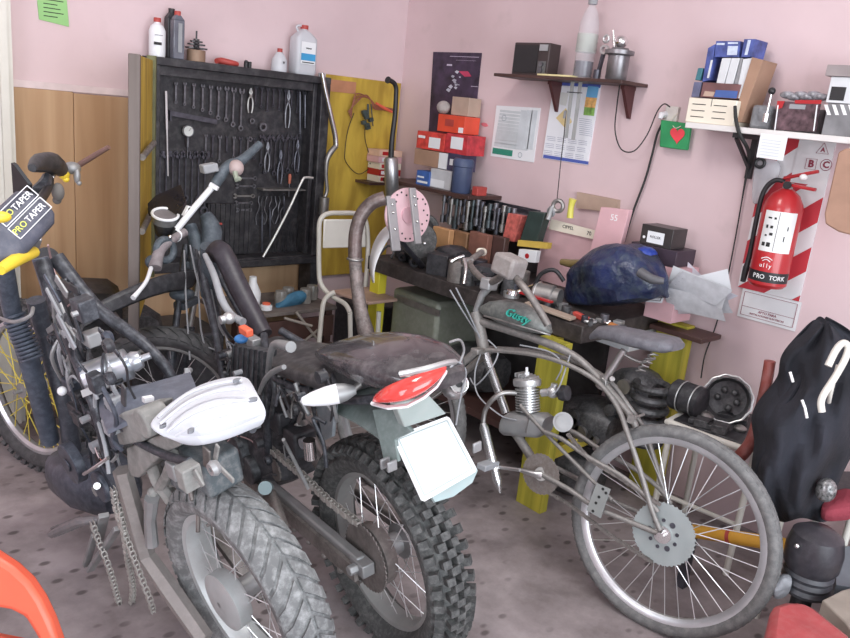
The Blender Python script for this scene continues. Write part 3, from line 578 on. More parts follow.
m=MB()
for j in range(3):
    for i in range(4):
        x0=547+i*10.5-j*1.6; y0=136+j*7+i*1.4; 
        for k in range(3): m.prism([Rp(x0,y0+k*1.8,.0066),Rp(x0+8.5,y0+1.1+k*1.8,.0066),Rp(x0+8.5,y0+1.5+k*1.8,.0066),Rp(x0,y0+.4+k*1.8,.0066)],(-.0006,0,0))
for k in range(9): m.prism([Rp(579,118+k*2,.0066),Rp(592,120+k*2,.0066),Rp(592,120.4+k*2,.0066),Rp(579,118.4+k*2,.0066)],(-.0006,0,0))
m.build('month_grid',mat('grid_ink',(.30,.32,.42),.7),ca_)
# hacksaw-like grey strips hanging from the shelf in front of the calendar
r_=thing('steel_strips',onX(573,140,2.93),'pair of long grey steel strips with a crossbar hanging in front of the calendar','steel strips')
for (x0,y0,x1_,y1_) in((573,79,566,138),(581,79,573,140)): a=onX(x0,y0,2.93); b=onX(x1_,y1_,2.93); MB().bar(a,b,.004,.018,up=(0,1,0)).build('strip',mat('grey_strip',(.40,.42,.42),.5,.3),r_)
a=onX(567,92,2.925); b=onX(582,93,2.925); MB().cyl(a,b,.002).build('crossbar',tmd,r_)
wire('hanging_wire',[onX(566,110,2.95),onX(564,135,2.95),onX(561,160,2.95),onX(557,200,2.93)],.0022,ink,'thin dark wire hanging down the calendar to the bench clutter','wire')
q=onX(565,114,2.95); tag(MB().cyl(q+V((0,0,.015)),q-V((0,0,.02)),.007).build('toggle',gry),'grey toggle on the wire hanging over the calendar','toggle')
q=Rp(485,125,.0004); tag(MB().prism([q+V((0,.03,.004)),q+V((0,.01,.012)),q+V((0,-.012,.009)),q+V((0,-.025,-.003)),q+V((0,-.005,-.009)),q+V((0,.015,-.006))],(-.002,0,0)).build('red_tape',mat('red_tape',(.75,.20,.24),.7)),'scrap of red tape stuck on the wall left of the chart','tape')
# socket, heart pouch, cables
q=Rp(672,115,.001); r_=thing('wall_socket',q,'white wall socket with a plug above the green heart pouch','socket')
MB().box(XW-.02,XW-.001,q.y-.035,q.y+.025,q.z-.03,q.z+.035).build('socket_plate',mat('socket_cream',(.70,.66,.62),.6),r_,bev=.003)
MB().tube([q+V((-.02,.02,0)),q+V((-.05,.02,-.005)),q+V((-.055,.02,-.02))],[.014,.013,.008],12).build('plug',whp,r_)
r_=thing('heart_pouch',Rp(678,136,.03),'green felt pouch with a red heart hanging below the wall socket','pouch')
MB().prism([onX(x,y,XW-.03) for x,y in((663,120),(693,124),(689,150.5),(661.5,147))],(-.018,0,0)).build('pouch',grn,r_,bev=.004)
hp_=[]
q=onX(677.5,135,XW-.0495)
for k in range(28):
    t=2*PI*k/28; hx=16*math.sin(t)**3; hz=13*math.cos(t)-5*math.cos(2*t)-2*math.cos(3*t)-math.cos(4*t); hp_.append(q+V((0,-hx*.0021+hz*.0003,hz*.0022)))
MB().prism(hp_,(-.003,0,0)).build('heart',mat('heart_red',(.75,.06,.08),.7),r_)
MB().tube([onX(678,113,XW-.02),onX(671,120,XW-.035),onX(675,128,XW-.052),onX(681,126,XW-.052)],.0015,6,sm=4).build('cord',crm,r_)
wire('shelf_cord',[onX(620,83,2.93),onX(617,105,2.99),onX(615,130,3.0),onX(621,149,3.0),onX(634,151,3.0),onX(647,135,3.0),onX(657,112,3.0),onX(664,104,3.0),onX(670,107,3.0)],.0028,ink,'thin black cord looping from the wall shelf to the wall socket')
wire('power_cable',[onX(662,124,3.01),onX(657,135,3.02),onX(652,155,3.03),onX(645,180,3.03),onX(633,212,3.03),onX(624,242,3.03)],.005,ink,'thick black cable running down from the socket behind the small black boxes')
# shelf 2
z2=1.592; a=onX(686,120,2.85); r_=thing('white_shelf',(2.95,1.0,z2-.02),'long white wall shelf carrying the box stack and packaged parts at the right','shelf')
MB().box(2.85,XW-.002,.35,a.y,z2-.022,z2).build('board',mat('shelf_white',(.72,.70,.68),.5,var=.06),r_,bev=.002)
q=onX(741,128,2.9); m=MB(); m.box(2.87,XW-.002,q.y-.012,q.y+.012,z2-.04,z2-.0225); m.box(XW-.02,XW-.003,q.y-.012,q.y+.012,z2-.19,z2-.04); m.bar((2.88,q.y,z2-.04),(XW-.02,q.y,z2-.15),.012,.012); m.build('bracket',blkc,r_)
# stack of boxes
X=2.88
a=onX(687,124,X); b=onX(735,126,X); zt=onX(710,99,X).z
o=MB().box(X-.02,X+.11,b.y,a.y,z2,zt).build('cream_box',crm,bev=.003); tag(o,'cream slotted plastic box at the left end of the white shelf','box')
w=a.y-b.y; m=MB()
for (u0,u1) in((.1,.38),(.55,.82)):
    for v in(.25,.5,.75): m.box(X-.0212,X-.0202,a.y-w*u1,a.y-w*u0,z2+(zt-z2)*v-.0015,z2+(zt-z2)*v+.0015)
m.box(X-.0212,X-.0202,a.y-w*.5,a.y-w*.49,z2+(zt-z2)*.7,zt); m.build('slots',ink,o)
# leaning magazine-file row: long white boxes with blue ends, leaning sideways (follow image tilt, real lean along the wall)
bb=mat('blue_white_box',(.07,.10,.32),.5,var=.5,scale=25); bbl=mat('pale_blue_print',(.55,.62,.75),.5,var=.2,scale=40)
def leanbox(px0,py0,px1,py1,w,dep,X,m,label,name='leaning_box',prt=None,g=None):
    a=onX(px0,py0,X); b=onX(px1,py1,X); d=(b-a).normalized(); s=V((0,-d.z,d.y)); s=s if s.y<0 else -s
    c=(a+b)/2; o=MB().ob(c+V((dep/2,0,0))+s*(w/2),V((dep/2,0,0)),s*(w/2),(b-a)/2).build(name,m,bev=.0015); tag(o,label,'box',g)
    if prt:
        for (u0,u1,v0,v1,mm) in prt:
            L=(b-a).length; MB().ob(a+d*(L*(v0+v1)/2)+s*(w*(u0+u1)/2)+V((-.0008,0,0)),V((.0006,0,0)),s*(w*(u1-u0)/2),d*(L*(v1-v0)/2)).build('box_print',mm,o)
    return o
def pq(px,m,label,X,dep,name='leaning_box',cat='box',bev=.0015,g=None):
    P=[onX(x,y,X) for x,y in px]; o=MB().prism(P,(dep,0,0)).build(name,m,bev=bev); return tag(o,label,cat,g)
wb=mat('pale_box',(.66,.68,.70),.55,var=.05)
pq([(752,57),(763,60),(741,122),(732,122)],card,'brown cardboard sheet leaning at the right side of the box stack on the white shelf',2.89,.12,'cardboard_sheet','cardboard',g=None)
pq([(722,58),(731,58),(724,84),(716,84)],wb,'long pale box standing in the leaning row, leftmost of the four',2.90,.10,g='pale leaning boxes')
pq([(731.5,58),(740,58),(733,84),(724.8,84)],wb,'long pale box standing in the leaning row, second from the left',2.90,.10,g='pale leaning boxes')
pq([(740.8,58),(742.5,58),(739,84),(734,84)],gry,'thin grey sleeve between the pale boxes of the leaning row',2.90,.10)
pq([(743,59),(752,58),(742,100),(735.5,97)],wb,'long pale box standing in the leaning row, rightmost and lowest',2.895,.10,g='pale leaning boxes')
o=pq([(716,41),(740,41),(738.5,57),(714,57)],bb,'blue and white printed box lying across the top of the leaning row',2.90,.10,'blue_box')
m=MB(); 
for pts in([(728,46),(738,46),(737,55),(727,55)],[(717,43),(725,43),(724.5,45),(716.6,45)],[(728,42.2),(738,42.2),(738,44),(728,44)]): m.prism([onX(x,y,2.8995) for x,y in pts],(-.001,0,0))
m.build('box_print',bbl,o)
o=pq([(744,39),(756,39),(751,57),(741,57)],bb,'upright blue printed box at the top right of the box stack',2.90,.10,'blue_box')
MB().prism([onX(x,y,2.8995) for x,y in((748,40),(751,40),(747.5,55),(744.5,55))],(-.001,0,0)).build('box_print',bbl,o)
o=pq([(708,48),(715,44),(710,80),(702,82)],bb,'slanting blue printed box down the left of the box stack',2.90,.09,'blue_box')
MB().prism([onX(x,y,2.8995) for x,y in((711,60),(713,60),(709,78),(707,78))],(-.001,0,0)).build('box_print',wb,o)
pq([(698,68),(703,68),(700,80),(695,80)],mat('teal_box',(.05,.18,.22),.5),'small dark teal box at the left edge of the box stack',2.90,.08,'teal_box')
pq([(694,82),(702,82),(699,97),(691,97)],mat('indigo_box',(.14,.15,.25),.5,var=.3),'small indigo box just above the cream slotted box',2.90,.08,'indigo_box')
o=pq([(703,82),(741,84.5),(737,99),(700,97)],mat('maroon_box',(.17,.08,.08),.5,var=.3),'low maroon carton resting on the cream slotted box',2.89,.11,'maroon_carton')
m=MB(); m.prism([onX(x,y,2.8895) for x,y in((716,90),(738,91),(736.5,98.5),(714,97))],(-.001,0,0)); m.build('box_print',mat('blue_print',(.06,.12,.35),.5),o); MB().prism([onX(x,y,2.8895) for x,y in((705,91),(715,92),(713,96.5),(703,96))],(-.001,0,0)).build('box_print',cardl,o)
# rod + packaged parts
a=onX(772,91,2.86); b=onX(765,122,2.86); r_=thing('valve_rod',b,'slim steel valve rod with a black round head standing on the white shelf','rod')
MB().cyl(a,b+V((0,0,.015)),.004).build('stem',chr_,r_); MB().sph(a,.013).build('head',blkc,r_); MB().cyl(b,b+V((0,0,.03)),.011).build('foot',chr_,r_)
q=onX(762,122,2.9); q.z=z2; tag(MB().box(2.90,3.0,q.y-.03,q.y+.05,z2,z2+.085).build('grey_bag',mat('grey_film',(.25,.26,.28),.3,var=.4,bump=.6),bev=.012),'crumpled grey plastic bag of parts behind the slim valve rod','bag')
pk=mat('pack_dark',(.10,.06,.07),.25,var=.7,scale=40,coat=.5); 
o=pq([(779,101),(819,103),(814,132),(774,130)],pk,'red and black blister pack leaning on the white shelf',2.87,.02,'blister_pack','pack')
MB().prism([onX(x,y,2.869) for x,y in((777.5,101),(785,101),(782,108),(776.5,109.5))],(-.0015,0,0)).build('red_corner',redp,o)
MB().prism([onX(x,y,2.869) for x,y in((795,100),(822,100),(821,104),(795,103.5))],(-.0015,0,0)).build('red_band',redp,o)
m=MB(); m.text('MOTO',onX(798,106,2.868),RR,Z3,.02)
MB().prism([onX(x,y,2.869) for x,y in((790,104),(806,105),(805,109.5),(789,108.5))],(-.0012,0,0)).build('grey_print',gry,o)
for x in(778,817): MB().cyl(onX(x,105,2.866),onX(x-3.4,131,2.866),.0022).build('clear_edge',whp,o)
for k in range(6):
    q=onX(788+k*6.5,95+(k%2)*2,2.93); tag(MB().sph(q,(.022,.03,.014),12,8).build('wrapped_part',mat('cling_wrap',(.35,.35,.38),.15,var=.6,scale=40,coat=.8)),'shiny plastic-wrapped part heaped behind the blister pack on the white shelf','part','wrapped parts')
tag(MB().box(2.93,3.02,onX(822,120,2.93).y,onX(786,118,2.93).y,z2,z2+.085).build('parts_carton',mat('greyish_carton',(.22,.20,.21),.6,var=.4),bev=.003),'grey carton under the wrapped parts behind the blister pack','box')
X=2.88
o,zt=sbox('black_white_box',822,862,104,X,z2,.12,mat('black_white_print',(.22,.22,.23),.5,var=.3),'black and white patterned carton at the far right of the white shelf',pyb=130)
m=MB()
for k in range(4): m.prism([onX(824+k*8+u,y,X-.0005) for u,y in((0,104.5),(3.6,104.8),(7,115),(3.4,115))],(-.001,0,0))
m.build('zigzag_print',wink,o)
o,zt5=sbox('grey_box',826,862,77,X,zt+.002,.12,wb,'white carton with a dark square picture stacked above the patterned carton',pyb=100,marks=[(.08,.5,.1,.62,blkc)])
o,_=sbox('grey_lid_box',824,862,65,X-.01,zt5+.001,.13,mat('taupe_box',(.30,.26,.26),.6),'flat taupe box topmost at the far right of the white shelf',pyb=80)
# cables from shelf 2
wire('black_cable',[onX(735,106,2.84),onX(736,120,2.835),onX(740,135,2.84),onX(748,150,2.9),onX(748,165,3.02),onX(742,200,3.03),onX(735,240,3.03),onX(726,285,3.03),onX(716,325,3.03),onX(705,355,3.03),onX(701,378,2.98)],[.006,.007,.007,.007,.006,.003,.003,.003,.003,.003,.003],ink,'black cable hanging from the white shelf down the pink wall to the parts chair')
# fire point sign
SQ=[(759,137),(843,150),(796,299),(741,289)]
sg=thing('fire_point_sign',Rp(770,300,.004),'tall red and white striped extinguisher sign board on the pink wall','sign')
y0=Rp(757,160,.004).y; 
A=V(Rp(762,136,.004)); B=V(Rp(838,148,.004)); C_=V(Rp(797,300,.004)); D=V(Rp(745,289,.004))
yl=(A.y+D.y)/2; yr=(B.y+C_.y)/2; ztp=max(A.z,B.z)+.03; zbt=(C_.z+D.z)/2
bd=MB().box(XW-.006,XW-.001,yr,yl,zbt,ztp).build('sign_board',mat('sign_white',(.74,.75,.76),.35,var=.03),sg)
W_=yl-yr; 
def spt(u,v): return V((XW-.0065,yl-u*W_,ztp-v*(ztp-zbt)))
Hh=ztp-zbt; slope=W_*.85/Hh
def clip_stripe(v0,v1):
    # stripe rising to the right: at u=0 spans v0..v1, at u=1 spans v0-slope..v1-slope, clipped to v in [0,1]
    poly=[(0,v0),(1,v0-slope),(1,v1-slope),(0,v1)]
    def cl(P,f,g):
        out=[]
        for i in range(len(P)):
            p,q=P[i],P[(i+1)%len(P)]
            if f(p): out.append(p)
            if f(p)!=f(q): out.append(g(p,q))
        return out
    poly=cl(poly,lambda p:p[1]>=0,lambda p,q:(p[0]+(q[0]-p[0])*(0-p[1])/(q[1]-p[1]),0))
    if poly: poly=cl(poly,lambda p:p[1]<=1,lambda p,q:(p[0]+(q[0]-p[0])*(1-p[1])/(q[1]-p[1]),1))
    return poly
m=MB(); per=.30
for k in range(-1,6):
    P=clip_stripe(.10+k*per,.10+k*per+per*.50)
    if len(P)>2: m.prism([spt(*p) for p in P],(-.0008,0,0))
m.build('red_stripes',rink,bd)
# ABC panel (white plate with triangle A, square B, circle C)
pa=spt(.47,0.0); pb=spt(1.0,.30)
m=MB(); m.box(XW-.0085,XW-.0075,pb.y,pa.y,pb.z,pa.z); ap=m.build('class_panel',mat('sign_white',(.7,.7,.7)),bd)
def psy(px,py): q=onX(px,py,XW-.009); return q
m=MB(); q=psy(823,150); s=.026
for i in range(3):
    a1=PI/2+i*2*PI/3; a2=PI/2+(i+1)*2*PI/3; m.bar(q+V((0,-math.cos(a1)*s,math.sin(a1)*s)),q+V((0,-math.cos(a2)*s,math.sin(a2)*s)),.001,.0022,up=(1,0,0))
m.text('A',q,RR,Z3,.022,bold=.0008); q=psy(811,164); s=.019
for (u,v,u2,v2) in((-1,-1,1,-1),(1,-1,1,1),(1,1,-1,1),(-1,1,-1,-1)): m.bar(q+V((0,u*s,v*s)),q+V((0,u2*s,v2*s)),.001,.0022,up=(1,0,0))
m.text('B',q,RR,Z3,.036,bold=.0016); q=psy(826,165); m.torus(q,(1,0,0),.02,.0012,28,4); m.text('C',q,RR,Z3,.033,bold=.0014); m.build('class_letters',mat('maroon_ink',(.25,.03,.06),.6),ap)
# lower instruction plate
l0=Rp(745,289,.004); l1=Rp(793,331,.004); zb2=l1.z; 
pl2=MB().box(XW-.005,XW-.001,(Rp(795,331,.004).y),(Rp(742,318,.004).y+yl)/2,zb2,zbt-.002).build('instruction_panel',mat('sign_white',(.7,.7,.7)),sg)
ya_=(Rp(742,318,.004).y+yl)/2-.012; yb2=Rp(795,331,.004).y+.012; m=MB(); za=zbt-.012; zc=zb2+.012; zm=zc+(za-zc)*.38
for (u,v,u2,v2) in((ya_,za,yb2,za),(ya_,zc,yb2,zc),(ya_,zm,yb2,zm),(ya_,za,ya_,zc),(yb2,za,yb2,zc)): m.bar((XW-.0058,u,v),(XW-.0058,u2,v2),.001,.0028,up=(1,0,0))
m.build('panel_frame',mat('maroon_ink',(.25,.03,.06),.6),pl2)
m=MB(); m.text('APTO PARA',(XW-.0056,(ya_+yb2)/2,zm-(zm-zc)*.3),RR,Z3,.014); m.text('INSTALACIONES ELECTRICAS',(XW-.0056,(ya_+yb2)/2,zm-(zm-zc)*.68),RR,Z3,.0105); m.build('panel_text',mat('maroon_ink',(.25,.03,.06)),pl2)
# extinguisher
eX=2.945; eb=onX(767,286,eX); et=onX(784,200,eX); ex=thing('fire_extinguisher',eb,'red fire extinguisher with black hose hanging on the striped sign','fire extinguisher')
tt=.07; hb_=et.z-eb.z; eb=V((eX,(eb.y+et.y)/2,eb.z))
MB().lathe(eb,Z3,[(1e-4,.006),(tt*.85,0),(tt,.012),(tt,hb_*.9),(tt*.93,hb_*.97),(tt*.7,hb_*1.06),(tt*.35,hb_*1.12),(.018,hb_*1.13)],40).build('cylinder',redp,ex)
MB().cyl(eb+V((0,0,hb_*1.11)),eb+V((0,0,hb_*1.2)),.018).build('valve',stl,ex)
MB().bar(eb+V((0,.02,hb_*1.24)),eb+V((0,-.095,hb_*1.36)),.02,.012).build('lever',redp,ex,bev=.003); MB().bar(eb+V((0,.02,hb_*1.18)),eb+V((0,-.10,hb_*1.16)),.022,.012).build('carry_handle',redp,ex,bev=.003)
MB().disc(eb+V((-.02,-.005,hb_*1.17)),(1,0,0),.014,.01).build('pressure_gauge',blkc,ex)
MB().tube([eb+V((0,.015,hb_*1.2)),eb+V((-.01,.05,hb_*1.2)),eb+V((-.01,.082,hb_*1.05)),eb+V((-.005,.088,hb_*.7)),eb+V((0,.088,hb_*.35)),eb+V((0,.09,hb_*.15))],[.008,.009,.009,.009,.009,.012],12,sm=5).build('hose',blkc,ex)
MB().tube([eb+V((0,.09,hb_*.17)),eb+V((0,.092,-.005))],[.013,.010],12).build('nozzle',blkc,ex)
def elabel(z0,z1,u0,u1,m,name,par,r=tt+.0006,seg=18):
    # u angle around cylinder measured from -X direction toward +Y (degrees)
    rows=[]
    for z in(z0,z1): rows.append([eb+V((-r*math.cos(math.radians(u0+(u1-u0)*k/seg)),r*math.sin(math.radians(u0+(u1-u0)*k/seg)),z)) for k in range(seg+1)])
    return MB().grid(rows).build(name,m,par)
vd=math.degrees(math.atan2(-eb.y,eb.x))   # direction of the viewer side; label faces the doorway
u0=vd
lb=elabel(hb_*.42,hb_*.88,u0-48,u0+50,mat('label_white',(.75,.76,.75),.4),'instruction_label',ex)
bd2=elabel(hb_*.07,hb_*.19,u0-75,u0+75,blkc,'black_band',ex)
def ctext(t,u,z,size,m,par,name,r=tt+.0012):
    a=math.radians(u); n=V((-math.cos(a),math.sin(a),0)); rt=V((-math.sin(a),-math.cos(a),0)); return MB().text(t,eb+n*r+V((0,0,z)),rt,Z3,size,.0005).build(name,m,par)
for i,chx in enumerate('PRO TORK'):
    if chx!=' ': ctext(chx,u0+42-i*12.5,hb_*.128,.024,wink,bd2,'lettering')
for i,chx in enumerate('ully'): ctext(chx,u0+28-i*9,hb_*.26,.022,wink,ex,'logo')
a=math.radians(u0+14); n=V((-math.cos(a),math.sin(a),0)); rt=V((-math.sin(a),-math.cos(a),0))
for s,dz in((.02,.008),(.014,.0)): MB().tube([eb+n*(tt+.001)+rt*(-s)+V((0,0,hb_*.31+dz)),eb+n*(tt+.003)+V((0,0,hb_*.335+dz)),eb+n*(tt+.001)+rt*s+V((0,0,hb_*.31+dz))],.0016,5,sm=4).build('logo',wink,ex)
m=MB()
for (u,z,w,h) in((35,.50,.012,.014),(20,.50,.014,.016),(33,.60,.008,.006),(18,.62,.012,.010),(34,.70,.008,.012),(20,.70,.01,.01),(30,.80,.014,.006),(14,.80,.008,.008),(-20,.58,.004,.02),(-26,.70,.004,.015)):
    a=math.radians(u0+u); n=V((-math.cos(a),math.sin(a),0)); rt=V((-math.sin(a),-math.cos(a),0)); m.ob(eb+n*(tt+.001)+V((0,0,hb_*z)),rt*w/2,V((0,0,h/2)),n*.0004)
a=math.radians(u0+4); n=V((-math.cos(a),math.sin(a),0)); rt=V((-math.sin(a),-math.cos(a),0)); m.ob(eb+n*(tt+.001)+V((0,0,hb_*.65)),rt*.0008,V((0,0,hb_*.22)),n*.0004)
m.build('label_print',ink,lb)
a=math.radians(u0-30)
MB().sph(eb+V((-.03,-.06,hb_*1.28)),(.014,.014,.012)).build('tamper_tag',wink,ex)
# notes
nt=MB().prism([onX(x,y,2.846) for x,y in((761,133),(788,136.5),(783,161),(756.5,157))],(-.0015,0,0)).build('paper_note',pap); tag(nt,'white handwritten note hanging from the white shelf over the sign corner','note')
m=MB()
for k in range(6): m.prism([onX(x,y,2.8438) for x,y in((762-k*.6,139+k*3),(781-k*.6,141.5+k*3),(781-k*.6,142+k*3),(762-k*.6,139.4+k*3))],(-.0005,0,0))
m.build('handwriting',mat('pale_ink',(.5,.5,.5)),nt)
tb=MB().grid([[onX(755,157,XW-.03),onX(768,158,XW-.038),onX(784,160,XW-.03)],[onX(753,175,XW-.035),onX(766,178,XW-.05),onX(780,180,XW-.035)],[onX(750,205,XW-.03),onX(758,207,XW-.035),onX(768,190,XW-.03)]],thick=(-.002,0,0)).build('clear_bag',mat('haze_film',(.62,.63,.67),.2,alpha=.55),sub=2); tag(tb,'empty translucent plastic bag hanging beside the extinguisher hose','bag')
q=onX(760,163,XW-.05); tag(MB().torus(q,(1,.3,0),.016,.006,20,8).build('tape_roll',blkc),'small black roll hanging on the translucent bag','roll')
cb=MB().prism([onX(x,y,2.825) for x,y in((838,152),(846,148),(870,150),(862,238),(838,232),(825,224),(824,214))],(.02,0,0)).build('cardboard_flap',mat('tan_card',(.40,.24,.17),.8),bev=.006); tag(cb,'brown cardboard tag board hanging at the right edge beside the sign','cardboard'); q=onX(850,149,2.835); MB().tube([q,V((2.835,q.y,z2-.022)),V((2.848,q.y,z2-.01))],.0015,6).build('string',crm,cb)
# ================================================================ VEHICLES
def baxes(yaw,lean):
    f=V((-math.sin(yaw),math.cos(yaw),0)); lf=V((-math.cos(yaw),-math.sin(yaw),0))
    return f, lf*math.sin(lean)+Z3*math.cos(lean), lf*math.cos(lean)-Z3*math.sin(lean)
class Bike:
    def __init__(s,x,y,yaw,lean): s.o=V((x,y,0)); s.f,s.u,s.l=baxes(yaw,lean)
    def W(s,a,l,u): return s.o+s.f*a+s.l*l+s.u*u
    def P(s,px,py,off=0):
        r=ray(px,py); t=(off-(CAM-s.o).dot(s.l))/r.dot(s.l); return CAM+r*t
    def mir(s,p): q=p-s.o; return p-s.l*(2*q.dot(s.l))
    def PP(s,pts,off=0): return [s.P(p[0],p[1],p[2] if len(p)>2 else off) for p in pts]
def tyre_mb(c,f,u,l,Rt,w,Rr,kind='plain',kh=.014):
    ax=l; m=MB(); hw=w/2; d=Rt-Rr
    prof=[(Rr,-hw*.55),(Rr+d*.3,-hw*.95),(Rr+d*.6,-hw),(Rr+d*.86,-hw*.75),(Rt,-hw*.3),(Rt,hw*.3),(Rr+d*.86,hw*.75),(Rr+d*.6,hw),(Rr+d*.3,hw*.95),(Rr,hw*.55)]
    m.lathe(c,ax,prof,64,True)
    def rad(t): return f*math.cos(t)+u*math.sin(t)
    def tan(t): return -f*math.sin(t)+u*math.cos(t)
    if kind=='knobby':
        n=46
        for k in range(n):
            t=2*PI*k/n; t2=t+PI/n
            for (x,tt,tilt,wx,wt) in((-.30,t,.15,.13,.0105),(.30,t,-.15,.13,.0105),(0,t2,0,.15,.0105),(-.78,t2,.75,.14,.011),(.78,t2,-.75,.14,.011)):
                r=rad(tt); n_=(r*math.cos(tilt)+ax*(-math.sin(tilt))).normalized(); s_=(ax*math.cos(tilt)+r*math.sin(tilt)).normalized()
                base=Rt if abs(x)<.5 else Rr+d*.86
                m.ob(c+r*(base)+ax*(x*hw)+n_*(kh*.35),s_*(hw*wx*1.5),tan(tt)*wt,n_*kh*.75)
    elif kind=='road':
        n=40
        for k in range(n):
            t=2*PI*k/n; dt=2*PI/n
            for sgn in(-1,1):
                rows=[]
                for (x,rr,sh) in((.06,Rt+.003,0),(.42,Rt+.0005,.45),(.74,Rr+d*.88,.95),(.98,Rr+d*.68,1.25)):
                    a=t+dt*sh; rows.append([c+rad(a)*rr+ax*(sgn*x*hw),c+rad(a+dt*.74)*rr+ax*(sgn*x*hw)])
                rr=rad(t+dt*.5)+ax*sgn*.5
                m.grid(rows,thick=rr.normalized()*.004)
    elif kind=='bicycle':
        n=90
        for k in range(n):
            t=2*PI*k/n
            for x in(-.5,0,.5):
                tt=t+(PI/n if x==0 else 0); r=rad(tt); m.ob(c+r*(Rt-.001-(.004 if x else 0))+ax*x*hw,ax*hw*.2,tan(tt)*.006,r*.002)
    return m
def wheel(root,c,f,u,l,Rt,w,Rr,kind,tm_,rm,sm_,nsp=32,hub=.03,hw=.05,rw=.02,hm=None,kh=.014,sr=.0015,pre=''):
    t=tyre_mb(c,f,u,l,Rt,w,Rr,kind,kh).build(pre+'tyre',tm_,root)
    rim=MB().lathe(c,l,[(Rr+.006,-rw),(Rr+.006,-rw*.8),(Rr-.006,-rw*.7),(Rr-.014,-rw*.3),(Rr-.014,rw*.3),(Rr-.006,rw*.7),(Rr+.006,rw*.8),(Rr+.006,rw),(Rr-.012,rw*.95),(Rr-.022,rw*.4),(Rr-.022,-rw*.4),(Rr-.012,-rw*.95)],64,True).build(pre+'rim',rm,root)
    hb=MB().lathe(c,l,[(1e-4,-hw-.03),(.008,-hw-.03),(.009,-hw),(hub,-hw),(hub,-hw+.006),(hub*.6,-hw+.012),(hub*.6,hw-.012),(hub,hw-.006),(hub,hw),(.009,hw),(.008,hw+.03),(1e-4,hw+.03)],28).build(pre+'hub',hm or stl,root)
    for k in range(nsp):
        t=2*PI*k/nsp; s_=1 if k%2 else -1; dr=1 if (k//2)%2 else -1; th=t+dr*.95
        a=c+(f*math.cos(th)+u*math.sin(th))*hub*.95+l*(s_*(hw-.004)); b=c+(f*math.cos(t)+u*math.sin(t))*(Rr-.018)+l*(s_*.003)
        MB().cyl(a,b,sr,n=5).build('spoke',sm_,rim)
    return t,rim,hb
def chain(pts,m_,w=.012,step=.0125,side=V((1,0,0)),hh=.009):
    m=MB(); P=[V(p) for p in pts]; L=[0]
    for i in range(1,len(P)): L.append(L[-1]+(P[i]-P[i-1]).length)
    def at(s):
        for i in range(1,len(P)):
            if s<=L[i]: return P[i-1]+(P[i]-P[i-1])*((s-L[i-1])/max(1e-6,L[i]-L[i-1])),(P[i]-P[i-1]).normalized()
        return P[-1],(P[-1]-P[-2]).normalized()
    n=int(L[-1]/step)
    for k in range(n):
        p,d=at((k+.5)*step); sd=(side-d*side.dot(d)).normalized(); up=d.cross(sd); o=(w/2 if k%2 else w/2-.0025)
        for s_ in(-1,1): m.ob(p+sd*s_*o,d*step*.62,sd*.001,up*hh/2)
        m.cyl(p+d*step*.5-sd*w*.45,p+d*step*.5+sd*w*.45,.0032,n=6)
    return m
def smoothpts(pts,sm=5):
    q=MB(); out=[]; pts=[V(p) for p in pts]; L=len(pts)
    for i in range(L-1):
        g=lambda k:pts[max(0,min(L-1,k))]
        p0,p1,p2,p3=g(i-1),g(i),g(i+1),g(i+2)
        for k in range(sm):
            t=k/sm; out.append(.5*((2*p1)+(p2-p0)*t+(2*p0-5*p1+4*p2-p3)*t*t+(3*p1-p0-3*p2+p3)*t*t*t))
    return out+[pts[-1]]
def loft(secs,n=14):   # secs: (center, xdir*hw, ydir*hh) superellipse rings, closed ends
    m=MB(); rows=[]
    for (c,x,y) in secs:
        r=[]
        for k in range(n):
            a=2*PI*k/n; cs,sn=math.cos(a),math.sin(a); r.append(V(c)+V(x)*math.copysign(abs(cs)**.7,cs)+V(y)*math.copysign(abs(sn)**.7,sn))
        rows.append(r)
    vs=[p for r in rows for p in r]; fs=[]
    for i in range(len(rows)-1):
        for k in range(n): fs.append((i*n+k,i*n+(k+1)%n,(i+1)*n+(k+1)%n,(i+1)*n+k))
    fs.append(tuple(range(n))[::-1]); fs.append(tuple((len(rows)-1)*n+k for k in range(n)))
    return m.add(vs,fs)
spk=mat('spoke_steel',(.72,.73,.74),.3,.7); spy=mat('spoke_yellow',(.75,.62,.10),.4)
rims=mat('rim_silver',(.62,.63,.65),.32,.7,dust=.25,scale=14); rimd=mat('rim_dusty',(.34,.35,.34),.5,.4,dust=.5,scale=14)
# ---------------------------------------------------------------- BICYCLE
bc=Bike(2.115,1.043,.15,-.1); P=bc.P; W=bc.W
root=thing('motorised_bicycle',bc.W(.5,0,0),'grey motorised cruiser bicycle with a small engine, teal-lettered tank and big spoked rear wheel','bicycle')
c=W(0,0,.335)
wheel(root,c,bc.f,bc.u,bc.l,.338,.052,.300,'bicycle',tyb,rims,spk,36,.032,.035,.015,stl,pre='rear_',sr=.0016)
# large sprocket
m=MB(); pts=[]; sr_=.098
for k in range(88):
    a=2*PI*k/88; r=sr_+(.0045 if k%2 else 0); pts.append(c+bc.l*.044+(bc.f*math.cos(a)+bc.u*math.sin(a))*r)
m.prism(pts,bc.l*.004); sp=m.build('rear_sprocket',mat('sprocket_zinc',(.34,.38,.38),.45,.3,dust=.2),root)
m=MB()
for k in range(9): a=2*PI*k/9; m.cyl(c+bc.l*.047+(bc.f*math.cos(a)+bc.u*math.sin(a))*.045,c+bc.l*.0505+(bc.f*math.cos(a)+bc.u*math.sin(a))*.045,.006 if k%3 else .009,n=12)
m.build('sprocket_bolts',tmd,sp)
m=MB(); m.cyl(c+bc.l*.048,c+bc.l*.075,.012); m.cyl(c+bc.l*.048,c+bc.l*.056,.028); m.build('axle_nut',chr_,root)
fb=mat('bicycle_frame',(.22,.21,.20),.5,.4,dust=.6,scale=20,dustcol=(.34,.31,.29))
